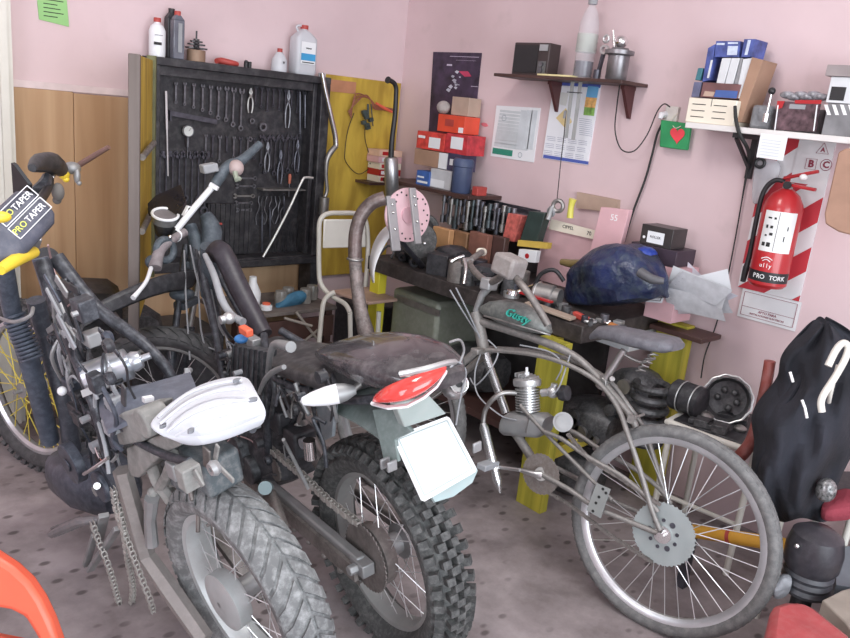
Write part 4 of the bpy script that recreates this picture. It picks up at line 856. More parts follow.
up_=[(486,350),(515,352),(545,357),(575,368),(600,384),(618,408),(628,435),(640,470),(652,510),(660,530)]
for off in(.062,-.062):
    pts=[P(x,y,(off if i>5 else off*.6)) for i,(x,y) in enumerate(up_)]
    if off<0: pts=[bc.mir(P(x,y,(-off if i>5 else -off*.6))) for i,(x,y) in enumerate(up_)]
    MB().tube(pts,.0085,12,sm=4).build('seat_stay',fb,root)
MB().tube([P(x,y,0) for x,y in((482,322),(515,332),(552,345),(580,360),(605,385),(622,405),(634,422),(637,434))],[.016,.016,.015,.013,.012,.011,.011,.011],12,sm=4).build('top_tube',fb,root)
m=MB(); q=P(631,419,.05); m.ob(q,bc.f*.012,bc.u*.014,bc.l*.003); m.cyl(q,q-bc.l*.1,.005); m.build('stay_bridge',fb,root)
for off in(.055,-.055):
    g=lambda x,y:(P(x,y,off) if off>0 else bc.mir(P(x,y,-off)))
    MB().tube([g(541,474),g(570,490),g(595,507),g(630,522),g(660,534)],.009,10,sm=3).build('chain_stay',fb,root)
    MB().tube([g(545,432),g(562,439),g(588,457),g(620,475),g(645,495),g(658,512)],.008,10,sm=3).build('engine_stay',fb,root)
MB().tube(bc.PP([(520,405),(538,425),(560,448),(590,478),(612,500)],.045),.007,10,sm=3).build('chain_guard_rod',fb,root)
MB().tube(bc.PP([(480,330),(488,362),(506,413)]),.016,14).build('down_tube',chr_ if 0 else mat('chrome_tube',(.6,.6,.6),.25,.9,var=.4,dust=.25),root)
MB().tube(bc.PP([(512,428),(528,452),(541,474)]),.0165,14).build('lower_down_tube',fb,root)
m=MB()
m.tube([P(520,470,.075),P(534,474,.075),P(541,475,.06)],[.007,.011,.016],10); m.tube([P(490,466,.08),P(520,470,.08)],[.007,.007],10); m.build('crank_arm',mat('chrome_dull',(.6,.6,.6),.3,.9,dust=.2),root)
m=MB(); m.ob(P(488,465,.12),bc.l*.045,bc.f*.02,bc.u*.011); m.build('pedal',gry,root,bev=.004)
MB().cyl(P(541,474,-.04),P(541,474,.06),.024).build('bottom_bracket',fb,root)
m=MB(); q=P(541,474,.05); pts=[]
for k in range(60): a=2*PI*k/60; r=.07+(.003 if k%2 else 0); pts.append(q+(bc.f*math.cos(a)+bc.u*math.sin(a))*r)
m.prism(pts,bc.l*.003); m.build('chainring',mat('rusty_ring',(.24,.20,.18),.6,.5,dust=.6,scale=22),root)
# tensioner plate with holes
m=MB(); A=[P(597,483,.07),P(611,489,.07),P(601,518,.07),P(587,510,.07)]; m.prism(A,bc.l*.004); pltt=m.build('engine_mount_plate',mat('zinc_plate',(.36,.38,.37),.5,.4,dust=.3),root)
m=MB()
for (x,y) in((603,489),(606,493),(596,503),(599,497),(593,511)): q=P(x,y,.0745); m.cyl(q,q+bc.l*.0012,.005,n=10)
m.build('bolt_holes',ink,pltt)
ch_=[P(660,505,.055),P(620,478,.055),P(590,460,.055),P(566,432,.055)]
chain(ch_,rus,side=bc.l).build('drive_chain',rus,root)
chain([P(652,562,.055),P(610,535,.055),P(570,505,.055),P(548,492,.05)],rus,side=bc.l).build('pedal_chain',rus,root)
# engine
en=P(527,424,0)
secs=[(P(506,423,0),bc.u*.035,bc.l*.045),(P(510,423,0),bc.u*.046,bc.l*.05),(P(542,425,0),bc.u*.046,bc.l*.05),(P(548,425,0),bc.u*.032,bc.l*.045)]
cs=loft(secs,16).build('crankcase',alud,root)
m=MB(); q=P(528,424,.05); m.ob(q,bc.f*.001,bc.u*.034,bc.l*.004); m.build('case_seam',stl,cs)
cyb=P(528,412,0); cyt=P(527,378,0); ud=(cyt-cyb).normalized()
m=MB(); m.cyl(cyb,cyt,.03,n=24)
for k in range(9): q=cyb+(cyt-cyb)*(.06+.62*k/8); m.lathe(q,ud,[(.03,-.0018),(.044,-.0018),(.044,.0018),(.03,.0018)],28,True)
m.build('finned_cylinder',alu,root)
m=MB(); q=cyb+(cyt-cyb)*.78
m.lathe(q,ud,[(1e-4,0),(.048,0),(.05,.006),(.05,.022),(.04,.028),(1e-4,.028)],28)
for k in range(14): a=2*PI*k/14; x,y,_=frame(ud); m.ob(q+ud*.028+x*0,x*math.cos(a)*.001+y*math.sin(a)*.001,(x*math.sin(a)-y*math.cos(a))*.0015+x*.0,(x*math.cos(a)+y*math.sin(a))*.04) if 0 else None
for k in range(5): x,y,_=frame(ud); m.ob(q+ud*.033+bc.f*(-.028+.014*k),bc.f*.002,bc.l*.036,ud*.007)
m.build('cylinder_head',alu,root)
q=P(527,377,0); m=MB(); m.cyl(q,q+ud*.018,.009); m.build('spark_plug',whp,root); MB().cyl(q+ud*.017,q+ud*.035,.005).build('plug_cap',whp,root)
wire_=lambda par,n_,pts,r,m_,sm=5: MB().tube(pts,r,8,sm=sm).build(n_,m_,par)
MB().tube(bc.PP([(516,393,.03),(503,393,.07),(492,400,.09),(485,411,.09),(483,425,.09)]),.009,12,sm=4).build('exhaust_header',stl,root)
MB().tube(bc.PP([(483,423,.09),(484,428,.09),(497,480,.09),(499,487,.09),(500,493,.09)]),[.011,.017,.017,.010,.004],14).build('muffler',mat('chrome_muffler',(.68,.70,.70),.22,.9,dust=.1),root)
m=MB(); q=P(553,392,0); m.cyl(P(542,393,0),P(556,391,0),.014); m.sph(q,.022); m.cyl(q,q+bc.u*.03,.012); m.build('carburettor',alu,root)
MB().lathe(P(560,393,0),(P(572,393,0)-P(560,393,0)),[(1e-4,0),(.025,0),(.028,.01),(.026,.03),(1e-4,.032)],20).build('air_filter',blk,root)
m=MB(); m.cyl(P(563,422,.02),P(563,422,.055),.034); m.cyl(P(563,422,.055),P(563,422,.06),.024); m.build('magneto_cover',alud,root)
for pts in([(516,420,.05),(500,415,.05),(478,395,.06),(475,372,.04),(482,350,.03)],[(470,378,.03),(476,385,.05),(490,370,.06),(498,352,.04),(488,340,.03)],[(556,380,.02),(562,365,.04),(550,352,.03),(520,345,.03)],[(450,290,.2),(462,310,.15),(476,332,.05)],[(456,288,.22),(468,312,.14),(480,338,.05)],[(570,355,.03),(560,385,.04),(552,395,.04)]):
    MB().tube(bc.PP(pts),.0028,7,sm=6).build('control_cable',gry,root)
m=MB(); m.cyl(P(527,386,.0),P(508,362,.03),.0)if 0 else None
# head tube, fork, front wheel
ht=P(476,312,0); hb0=P(484,350,0)
MB().cyl(ht,hb0,.022).build('head_tube',fb,root)
fc=W(1.16,0,.335)
for s_ in(-1,1): MB().tube([hb0+bc.l*.05*s_,hb0+(fc-hb0)*.55+bc.l*.055*s_+bc.f*(-.02),fc+bc.l*.055*s_],[.014,.013,.008],10,sm=4).build('fork_leg',fb,root)
MB().bar(hb0+bc.l*.065,hb0-bc.l*.065,.035,.02).build('fork_crown',fb,root,bev=.004)
wheel(root,fc,bc.f,bc.u,bc.l,.338,.052,.300,'bicycle',tyb,rims,spk,36,.026,.035,.015,stl,pre='front_',sr=.0016)
# tank
tk=[(481,309,.016,.010),(490,309,.035,.030),(503,311,.05,.043),(520,316,.055,.047),(535,322,.05,.038),(546,328,.035,.022),(551,332,.01,.006)]
secs=[(P(x,y,0),bc.l*hw,bc.u*hh) for x,y,hw,hh in tk]
tkm=mat('tank_grey',(.12,.13,.125),.45,.2,var=.25,dust=.55,scale=16,dustcol=(.30,.30,.28))
tk_=loft(secs,20).build('fuel_tank',tkm,root)
MB().tube([P(484,316,.04),P(500,320,.058),P(520,326,.062),P(540,332,.05),P(550,335,.02)],.0035,8,sm=3).build('tank_seam',stl,tk_)
q=P(517,316,.062); rt=(P(530,322,.062)-P(505,311,.062)).normalized(); upv=(bc.l.cross(rt)); upv=upv if upv.z>0 else -upv
nn_=rt.cross(upv); 
MB().text('Gusty',q,rt,upv,.042,.006,shear=.35).build('tank_lettering',teal,tk_)
q=P(512,292,0); MB().cyl(q-bc.u*.01,q+bc.u*.006,.02).build('fuel_cap',chr_,tk_)
# handlebar
hs=P(490,285,0)
MB().tube([ht,P(482,295,0),hs],[.013,.014,.018],12).build('stem',alud,root)
m=MB(); m.ob(P(489,284,0),bc.f*.022,bc.l*.03,bc.u*.022); m.build('stem_clamp',alud,root,bev=.006)
MB().tube([P(548,325,.16),P(533,300,.18),P(520,283,.17),P(508,272,.12),P(492,282,.02),P(478,275,-.06),P(470,262,-.15),P(482,252,-.28)],[.0125]*8,12,sm=5).build('handlebar',rus,root)
g0,g1=P(494,262,.12),P(524,277,.16); dg=(g1-g0).normalized(); sd=bc.l; 
MB().ob((g0+g1)/2+bc.u*.012,dg*.052,sd*.05,dg.cross(sd).normalized()*.036).build('foam_grip',mat('foam_taupe',(.26,.23,.22),.9,dust=.5),root,bev=.012)
MB().cyl(P(480,252,-.28),P(483,252,-.33),.017).build('bar_end',crm,root)
for pts,nm in (([(451,262,-.1),(458,258,-.12),(464,256,-.14)],'brake_lever'),([(464,259,-.1),(466,268,-.08),(465,277,-.06),(464,284,-.05)],'brake_lever')): MB().tube(bc.PP(pts),[.008,.007,.006,.008][:len(pts)],10,sm=3).build(nm,chr_,root)
MB().cyl(P(462,262,-.12),P(472,260,-.16),.014).build('lever_bracket',stl,root)
# saddle and post
sd_=[(592,336,.02,.012),(600,332,.04,.022),(615,333,.06,.026),(635,338,.085,.026),(655,342,.10,.026),(670,345,.095,.024),(678,347,.06,.012)]
secs=[(P(x,y,0),bc.l*hw,bc.u*hh) for x,y,hw,hh in sd_]
loft(secs,18).build('saddle',mat('saddle_grey',(.10,.10,.115),.45,var=.3,dust=.6,scale=7,dustcol=(.22,.22,.24)),root)
MB().tube(bc.PP([(624,350),(606,378)]),.0115,12).build('seat_post',mat('chrome_dull',(.6,.6,.6),.3,.9),root)
m=MB(); m.cyl(P(606,378,-.0),P(600,388,0),.018); m.cyl(P(612,379,-.02),P(612,379,.03),.01); m.ob(P(603,382,0),bc.f*.018,bc.u*.012,bc.l*.016); m.build('post_clamp',stl,root,bev=.003)
for off in(.04,-.04):
    m=MB()
    pts=[]; a0=P(655,352,off); b0=P(640,372,off)
    for k in range(40): t=k/39; an=t*2*PI*5; pts.append(a0+(b0-a0)*t+bc.f*.014*math.cos(an)+bc.l*.014*math.sin(an))
    m.tube(pts,.0025,6); m.build('saddle_spring',stl,root)
MB().tube(bc.PP([(620,352),(640,362),(655,358)]),.005,8,sm=3).build('saddle_rail',stl,root)
def depth(p): return (V(p)-CAM).dot(V((kA.z,kB.z,kU.z)))
def clutter(root,bk,polys,n,offr,mats,seed):
    rr=random.Random(seed)
    for k in range(n):
        x0,y0,x1,y1=polys[k%len(polys)]; x,y=rr.uniform(x0,x1),rr.uniform(y0,y1); o=rr.uniform(*offr); p=bk.P(x,y,o); mm=mats[rr.randrange(len(mats))]; t=rr.random()
        if t<.34:
            pts=[p]; 
            for j in range(3): pts.append(pts[-1]+bk.f*rr.uniform(-.05,.05)+bk.u*rr.uniform(-.09,.03)+bk.l*rr.uniform(-.02,.02))
            MB().tube(pts,rr.uniform(.0025,.006),7,sm=4).build('cable',mm,root)
        elif t<.55: MB().cyl(p,p+bk.l*rr.uniform(.01,.03),rr.uniform(.006,.018),n=8 if rr.random()<.5 else 16).build('bolt',mm,root)
        elif t<.75:
            d=(bk.f*rr.uniform(-1,1)+bk.u*rr.uniform(-1,1)).normalized(); e=d.cross(bk.l); MB().ob(p,d*rr.uniform(.02,.05),e*rr.uniform(.006,.014),bk.l*.003).build('bracket',mm,root,bev=.002)
        elif t<.88: MB().lathe(p,bk.l,[(.006,-.01),(.014,-.01),(.018,.0),(.014,.01),(.006,.01)],14,True).build('ring_fitting',mm,root)
        else: MB().ob(p,bk.f*rr.uniform(.015,.035),bk.u*rr.uniform(.012,.03),bk.l*rr.uniform(.01,.025)).build('small_box',mm,root,bev=.004)
# ---------------------------------------------------------------- BIKE 2 (knobby rear tyre, red tail lens)
b2=Bike(1.4,1.483,-.07,.16); P=b2.P; W=b2.W; f,u,l=b2.f,b2.u,b2.l
root=thing('dirt_motorcycle',W(.6,0,0),'black dusty trail motorcycle with knobby rear tyre, red tail lens and shining number plate','motorcycle')
c=W(0,0,.315)
wheel(root,c,f,u,l,.315,.12,.238,'knobby',tyk,rimd,spk,32,.055,.05,.032,alud,kh=.02,pre='rear_')
m=MB(); m.lathe(c,l,[(1e-4,.02),(.085,.02),(.092,.03),(.092,.06),(.07,.068),(1e-4,.07)],32); m.build('brake_drum',rus,root)
m=MB(); pts=[]
for k in range(84): a=2*PI*k/84; r=.10+(.005 if k%2 else 0); pts.append(c+l*.072+(f*math.cos(a)+u*math.sin(a))*r)
m.prism(pts,l*.004); m.build('rear_sprocket',rus,root)
A=W(.56,.1,.36)
A=P(250,470,.10); Bq=c+l*.10+f*(-.02)
m=MB(); m.bar(A,Bq,.03,.05,up=u); m.build('swingarm',alud,root,bev=.006)
m=MB(); m.bar(b2.mir(A),b2.mir(Bq),.03,.05,up=u); m.build('swingarm',rus,root,bev=.006)
m=MB(); m.bar(A+l*.022-u*.02,Bq+l*.022-u*.02,.012,.05,up=u)
for k in range(7): q=A+(Bq-A)*(.1+.13*k)-u*.055+l*.02; m.sph(q,.012,8,6)
m.build('lower_chain_guard',rus,root)
m=MB(); m.ob(Bq,f*.035,u*.02,l*.02); m.cyl(Bq,Bq+l*.045,.016,n=6); m.build('axle_block',alud,root,bev=.003)
chain([P(268,447,.09),P(300,473,.09),P(330,502,.09),W(.02,.077,.42)],rus,side=l,w=.018,hh=.018,step=.017).build('upper_chain',mat('chain_dusty',(.48,.46,.43),.5,.4),root)
chain([P(275,487,.09),P(300,520,.09),P(335,560,.09),W(.02,.077,.215)],rus,side=l,w=.018,hh=.018,step=.017).build('lower_chain',rus,root)
m=MB(); q=P(276,470,.09); pts=[]
for k in range(28): a=2*PI*k/28; r=.036+(.004 if k%2 else 0); pts.append(q+(f*math.cos(a)+u*math.sin(a))*r)
m.prism(pts,l*.006); m.build('front_sprocket',rus,root)
# footpeg brackets
m=MB(); m.tube([P(268,487,.14),P(247,505,.15),P(243,520,.16)],[.016,.012,.010],10); m.bar(P(262,490,.14),P(240,515,.14),.02,.012); m.build('side_stand',alud,root)
m=MB(); m.tube([P(272,492,.14),P(277,508,.16),P(283,525,.17)],[.014,.013,.014],8,sm=2); m.bar(P(274,500,.15),P(284,528,.17),.03,.02); m.build('footpeg',rus,root,bev=.003)
MB().cyl(P(267,488,.14),P(265,488,.165),.022).build('pivot_cap',mat('aqua_cap',(.32,.42,.44),.4,.2),root)
# frame
MB().tube([W(1.02,0,.98)]+b2.PP([(222,252),(240,290),(264,335)]),[.036,.036,.036,.03],14,sm=3).build('backbone_tube',mat('backbone_dark',(.028,.024,.032),.45,.1,dust=.2,scale=10,dustcol=(.15,.15,.16)),root)
for s_ in(1,-1):
    g=(lambda x,y,o:P(x,y,o)) if s_>0 else (lambda x,y,o:b2.mir(P(x,y,o)))
    MB().tube([g(264,335,.03),g(272,375,.10),g(310,392,.10),g(350,400,.10),g(380,398,.09)],.013,10,sm=3).build('subframe_tube',frm,root)
    MB().tube([g(200,260,.02),g(215,330,.06),g(228,400,.10),g(240,445,.11),g(265,465,.10)],.014,10,sm=3).build('cradle_tube',frm,root)
    MB().tube([g(274,375,.10),g(268,410,.10),g(268,455,.10)],.014,10,sm=2).build('upright_tube',frm,root)
# engine
dk=mat('engine_dusty',(.055,.058,.065),.5,.35,var=.5,dust=.6,scale=11,dustcol=(.18,.185,.19))
loft([(W(.95,0,.34),u*.08,l*.07),(W(.9,0,.36),u*.12,l*.11),(W(.72,0,.36),u*.13,l*.12),(W(.58,0,.36),u*.11,l*.12),(W(.5,0,.37),u*.06,l*.09)],18).build('crankcase',dk,root)
m=MB(); a_=W(.80,0,.46); b_=W(.88,0,.68)
d_=(b_-a_).normalized(); m.cyl(a_,b_,.05)
for k in range(9): q=a_+(b_-a_)*(k+.5)/9; x=d_.cross(l).normalized(); m.ob(q,x*.075,l*.085,d_*.003)
m.build('finned_cylinder',dk,root)
m=MB(); m.cyl(W(.72,.11,.36),W(.72,.15,.36),.085); m.cyl(W(.62,.11,.33),W(.62,.145,.33),.05); m.build('clutch_cover',dk,root,bev=.005)
# ribbed grey panel (radiator-like) and clutter seen above the white tail of the front bike
m=MB(); q0=[P(232,345,.1),P(268,352,.1),P(266,412,.12),P(228,402,.12)]; m.prism(q0,-l*.03)
for k in range(7): t=(k+.5)/7; m.bar(q0[0]+(q0[1]-q0[0])*t+l*.003,q0[3]+(q0[2]-q0[3])*t+l*.003,.005,.008)
m.build('radiator',dk,root)
MB().tube(b2.PP([(205,255,.05),(214,275,.08),(222,300,.1),(232,315,.1),(243,322,.09)]),[.009,.012,.013,.011,.014],10,sm=4).build('intake_hose',gry,root)
m=MB(); q=P(229,318,.12); m.sph(q,(.022,.022,.02)); m.cyl(q,q+l*.03,.014); m.build('carburettor',alu,root)
MB().tube(b2.PP([(268,372,.12),(271,352,.14),(276,344,.14),(291,347,.15)]),[.008,.010,.012,.016],10,sm=4).build('gear_lever',alud,root)
MB().tube(b2.PP([(259,393,.14),(265,380,.15),(273,372,.16),(284,367,.17)]),[.006,.008,.009,.007],10,sm=4).build('kick_lever',alud,root)
for k in range(9):
    x=272+k*7.5; MB().tube(b2.PP([(x,372+R.uniform(-3,6),.1),(x+R.uniform(-5,5),392,.11),(x+R.uniform(-6,8),410+R.uniform(-6,12),.1)]),R.uniform(.004,.009),7,sm=3).build('cable_run',[dk,alud,blk][k%3],root)
m=MB(); m.ob(P(285,415,.05),f*.05,l*.05,u*.04); m.ob(P(300,440,.05),f*.04,l*.04,u*.045); m.build('battery_box',blk,root,bev=.008)
q=P(309,440,.12); MB().cyl(q,q-u*.06,.018).build('shock_reservoir',chr_,root)
MB().tube(b2.PP([(300,425,.03),(315,452,.03),(330,478,.03)]),[.03,.028,.022],12).build('rear_shock',stl,root)
m=MB(); m.prism(b2.PP([(315,404,.1),(335,402,.1),(332,437,.11),(323,441,.11)]),-l*.012); m.build('chain_plate',mat('slate_plate',(.20,.23,.25),.5,.2,dust=.4),root,bev=.003)
# seat and tail
seatm=mat('seat_dusty',(.040,.038,.040),.4,var=.3,dust=.45,scale=8,dustcol=(.20,.19,.19),coat=.15)
sc_=[(.66,.745,.06,.02),(.55,.75,.09,.03),(.38,.78,.115,.034),(.2,.815,.12,.036),(.06,.845,.125,.04)]
loft([(W(a,0,z),l*hw,u*hh) for a,z,hw,hh in sc_],20).build('seat',seatm,root)
tc=[(.20,.88,.07,.018),(.12,.905,.10,.032),(.02,.925,.122,.042),(-.08,.94,.13,.046),(-.17,.95,.122,.042),(-.25,.955,.095,.03),(-.30,.955,.055,.016)]
loft([(W(a,.005,z),l*hw,u*hh) for a,z,hw,hh in tc],24).build('tail_cowl',mat('cowl_dark',(.030,.026,.030),.25,var=.3,scale=5,dust=.42,dustcol=(.20,.19,.19),coat=.5),root)
# lens
top=[(372,398,.15),(385,388,.155),(405,380,.13),(425,374,.09),(440,369,.05),(447,367,.02)]
bot=[(372,401,.15),(388,405,.155),(408,403,.13),(425,394,.09),(438,383,.05),(447,369,.02)]
bk=-f
rows=[b2.PP(top),[ (a+b)/2+ (l*.02-f*.02) for a,b in zip(b2.PP(top),b2.PP(bot))],b2.PP(bot)]
MB().grid(rows,thick=(f*.02-l*.02)).build('tail_lens',redl,root,sub=2)
rows=[[p-u*.002+l*.004-f*.004 for p in b2.PP([(x-1.5,y+1.2,o) for x,y,o in bot])],[p-u*.010+l*.003-f*.003 for p in b2.PP(bot)]]
MB().grid(rows,thick=(f*.01-l*.01)).build('lens_trim',whp,root)
MB().tube(b2.PP([(400,374,.14),(425,369,.10),(446,363,.04),(455,362,.0)]),.007,8,sm=3).build('cowl_rim',alu,root)
# plate, holder
PLC=[P(392,437,.09),P(448,416,-.09),P(477,471,-.09),P(422,503,.09)]
nrm_=(PLC[1]-PLC[0]).cross(PLC[3]-PLC[0]).normalized()
if nrm_.dot(-f)<0: nrm_=-nrm_
def plq(uu,vv): return (PLC[0]*(1-uu)+PLC[1]*uu)*(1-vv)+(PLC[3]*(1-uu)+PLC[2]*uu)*vv
platem=mat('plate_white',(.90,.93,.93),.25,.0,var=.01,coat=1)
pt=MB().prism([plq(.0,.04),plq(.04,0),plq(.96,0),plq(1,.04),plq(1,.96),plq(.96,1),plq(.04,1),plq(0,.96)],nrm_*.003).build('number_plate',platem,root)
m=MB(); ax1=(PLC[1]-PLC[0]).normalized(); ay1=(PLC[0]-PLC[3]).normalized()
for (a,b) in(((.07,.07),(.93,.07)),((.93,.07),(.93,.93)),((.93,.93),(.07,.93)),((.07,.93),(.07,.07))): m.bar(plq(*a)+nrm_*.004,plq(*b)+nrm_*.004,.003,.003,up=nrm_)
m.build('plate_border',mat('pale_plate_ink',(.45,.52,.52),.5),pt)
m=MB(); m.prism([plq(.06,.12)-nrm_*.012,plq(1.02,.02)-nrm_*.012,plq(1.03,1.0)-nrm_*.012,plq(.86,1.12)-nrm_*.012,plq(.5,1.15)-nrm_*.012,plq(.2,1.08)-nrm_*.012],nrm_*.008); m.build('plate_bracket',mat('bracket_aqua',(.35,.45,.45),.5,dust=.3),root)
for pp in((385,463,.12),(392,466,.12),(477,447,-.12)): q=P(*pp); MB().ob(q,l*.014,u*.014,f*.004).build('bracket_tab',alud,root,bev=.003)
gp=mat('fender_green_grey',(.15,.19,.18),.5,dust=.5,scale=14,dustcol=(.27,.31,.30))
rows=[]
for k in range(9):
    t=k/8; a=.22-.36*t; z=.755+.035*math.sin(t*2); hw=.085
    rows.append([W(a,hw*1.0,z-.035),W(a,hw*.6,z),W(a,0,z+.012),W(a,-hw*.6,z),W(a,-hw,z-.035)])
MB().grid(rows,thick=u*.006).build('rear_mudguard',gp,root)
m=MB(); m.prism([P(372,410,.09),P(392,408,.06),P(412,432,.06),P(395,440,.09),P(398,462,.10),P(384,462,.10)],-l*.01); m.build('mudguard_stay',gp,root,bev=.002)
m=MB(); m.prism([P(395,404,.10),P(430,396,.02),P(447,414,-.05),P(405,428,.08)],f*.03); m.build('mudguard_tail',mat('tail_pale',(.34,.40,.38),.5,dust=.3),root,bev=.004)
# indicators
r0=P(345,392,.14); tip=P(300,402,.24); dd_=(r0-tip).normalized()
MB().lathe(tip,dd_,[(1e-4,0),(.010,.006),(.018,.03),(.024,.065),(.0255,.095)],20).build('indicator_lens',whp,root)
MB().lathe(tip+dd_*.095,dd_,[(.0255,0),(.022,.02),(.011,.045),(1e-4,.046)],20).build('indicator_body',alud,root)
MB().tube([tip+dd_*.13,P(360,384,.1)],.009,10).build('indicator_stalk',stl,root)
q=P(454,386,-.13); MB().sph(q,(.036,.036,.036)).build('indicator_body',mat('dull_chrome',(.5,.48,.48),.3,.8),root)
vdir=(CAM-q).normalized(); q2=P(459,384,-.12)+vdir*.03
m=MB(); m.torus(q2,vdir,.022,.003,28,8); m.build('indicator_ring',chr_,root); MB().disc(q2,vdir,.020,.004,24).build('indicator_face',stl,root); MB().disc(q2+vdir*.004,vdir,.009,.004,20).build('indicator_bulb',blkc,root)
wire_(root,'indicator_wire',b2.PP([(450,368,-.02),(458,362,-.05),(466,372,-.08),(462,390,-.1),(458,412,-.1),(456,425,-.08)]),.0025,gry)
wire_(root,'indicator_wire',b2.PP([(450,342,0),(460,340,-.04),(464,350,-.06),(460,362,-.05)]),.003,alud)
# front end, bars turned left
sb=mat('blue_grey_dusty',(.055,.068,.082),.6,.1,dust=.6,scale=9,dustcol=(.17,.205,.235))
fwc=onZ(172,402,.325); fyaw=.78; ff,fu,fl=baxes(fyaw,.12)
wheel(root,fwc,ff,fu,fl,.315,.085,.25,'road',rub,rimd,spk,28,.035,.045,.022,alud,pre='front_')
hdt=W(1.06,0,1.0); hdb=W(1.12,0,.80)
MB().cyl(hdt,hdb,.035).build('head_tube',sb,root)
DF=(fwc-CAM).dot(V((kA.z,kB.z,kU.z)))
tops=[Dp(184,262,DF-.05),Dp(201,258,DF+.03)]
for s_,tp in zip((1,-1),tops):
    bt_=fwc+fl*.075*s_; kn=tp+(bt_-tp)*.5; MB().tube([tp+(tp-bt_)*.12,kn],.014,12).build('fork_tube',stl if s_<0 else frm,root); MB().tube([kn,bt_+ff*.0,bt_-fu*.02],[.022,.021,.017],12).build('fork_slider',frm,root)
for t in(0.02,.30): a_=tops[0]+(fwc+fl*.075-tops[0])*t; b_=tops[1]+(fwc-fl*.075-tops[1])*t; MB().bar(a_,b_,.05,.03).build('triple_clamp',sb,root,bev=.006)
m=MB(); m.sph(Dp(182,294,DF-.1),(.05,.035,.025)); m.build('fork_guard',sb,root)
rows=[]
for (x_,y_,d_,w_) in((200,272,-.04,.04),(180,272,-.16,.05),(160,276,-.26,.055),(138,284,-.34,.055),(115,294,-.40,.05),(96,304,-.45,.04),(84,312,-.48,.02)):
    q=Dp(x_,y_,DF+d_); sd_=(V((.7,.7,0)).normalized()); rows.append([q-sd_*w_-Z3*.06,q-sd_*w_*.6-Z3*.01,q+Z3*.006,q+sd_*w_*.5,q+sd_*w_-Z3*.025])
MB().grid(rows,thick=(0,0,-.006)).build('front_mudguard',blk,root,sub=1)
DH=DF-.15
for pts,rr_ in (([(205,215),(212,232),(208,262),(212,290)],[.026,.04,.036,.026]),([(190,225),(196,245),(196,270)],[.024,.03,.024])):
    MB().tube([Dp(x,y,DH+.1) for x,y in pts],rr_,12,sm=3).build('headstock_cover',sb,root)
q=Dp(165,218,DH); nv=(V((-.1,-.35,1))).normalized()
MB().disc(q,nv,.048,.03,28).build('speedometer',mat('dial_glass',(.13,.13,.13),.15,var=.3,coat=.5),root); MB().torus(q+nv*.016,nv,.047,.0055,32,8).build('speedometer_ring',whp,root); MB().lathe(q-nv*.07,nv,[(1e-4,0),(.03,0),(.046,.06)],24).build('speedometer_housing',blk,root)
ws=[Dp(149,216,DH+.05),Dp(149,207,DH+.05),Dp(157,199,DH+.06),Dp(182,188,DH+.08),Dp(187,204,DH+.05),Dp(183,214,DH)]
MB().prism(ws,(.0,.012,.012)).build('windscreen',mat('smoked_screen',(.018,.016,.02),.2),root)
MB().tube([Dp(x,y,DH-.01) for x,y in((214,185),(195,207),(177,229))],[.012,.0125,.012],12).build('white_brace_bar',whp,root)
MB().tube([Dp(x,y,DH-.03) for x,y in((176,229),(181,234),(179,240),(175,241))],.005,8,sm=3).build('white_hook',whp,root)
MB().bar(Dp(210,184,DH-.02),Dp(218,189,DH-.02),.014,.014).build('brace_clamp',whp,root)
q=Dp(186,211,DH-.01); m=MB(); m.prism([Dp(181,215,DH),Dp(186,205,DH),Dp(193,207,DH),Dp(188,217,DH)],(0,-.02,0)); pl3=m.build('switch_plate',whp,root,bev=.002); MB().disc(Dp(187.5,208.5,DH)+V((0,-.022,0)),(0,1,0),.007,.004,16).build('key_switch',blkc,pl3)
MB().tube([Dp(x,y,D) for x,y,D in((213,188,DH+.02),(220,176,DH+.04),(229,165,DH+.06),(238,163,DH+.08),(247,156,DH+.1),(260,144,DH+.14))],[.018,.024,.02,.022,.018,.015],12,sm=3).build('right_grip',sb,root)
MB().ob(Dp(209,168,DH),V((.03,0,.006)),V((0,.02,0)),V((-.004,0,.016))).build('brake_reservoir',gry,root,bev=.005)
q=Dp(236,168,DH+.06); MB().sph(q,(.03,.03,.032)).build('throttle_housing',mat('skin_tone_plastic',(.38,.30,.29),.6,var=.2),root)
MB().tube([Dp(235,172,DH+.03),Dp(237,180,DH+.02),Dp(240,177,DH+.02)],.01,8,sm=2).build('throttle_lever',mat('greenish_tip',(.25,.28,.22),.5),root)
MB().tube([Dp(x,y,D) for x,y,D in((185,232,DH),(172,240,DH-.05),(160,250,DH-.1),(155,268,DH-.14))],[.016,.016,.02,.024],12,sm=3).build('left_grip',mat('grip_greybrown',(.20,.17,.18),.7,dust=.4),root)
m=MB(); m.torus(Dp(165,250,DH-.08),(.3,-1,.2),.038,.014,20,8); m.sph(Dp(152,262,DH-.12),.025); m.build('clutch_perch',sb,root)
MB().sph(Dp(170,237,DH-.08),.008).build('chrome_bolt',chr_,root)
MB().tube([Dp(x,y,d_) for x,y,d_ in((151,268,DH-.15),(147,280,DH-.24),(140,290,DH-.30),(133,298,DH-.34))],[.008,.007,.007,.009],10,sm=3).build('clutch_lever',whp,root)
for pts in([(184,250),(185,270),(186,300),(188,330),(190,360)],[(197,262),(199,300),(201,330),(206,350)],[(212,262),(220,280),(222,300),(234,318)],[(224,320),(227,345),(232,372)],[(213,332),(222,352),(228,375)],[(199,345),(215,350),(228,360)]):
    wire_(root,'control_cable',[Dp(x,y,DH+.02) for x,y in pts],.0035,gry)
m=MB(); q=Dp(188,372,DF-.08); m.cyl(q,q-fl*.02,.012); m.bar(Dp(187,368,DF-.08),Dp(188,384,DF-.08),.02,.012); m.build('axle_clamp',whp,root)
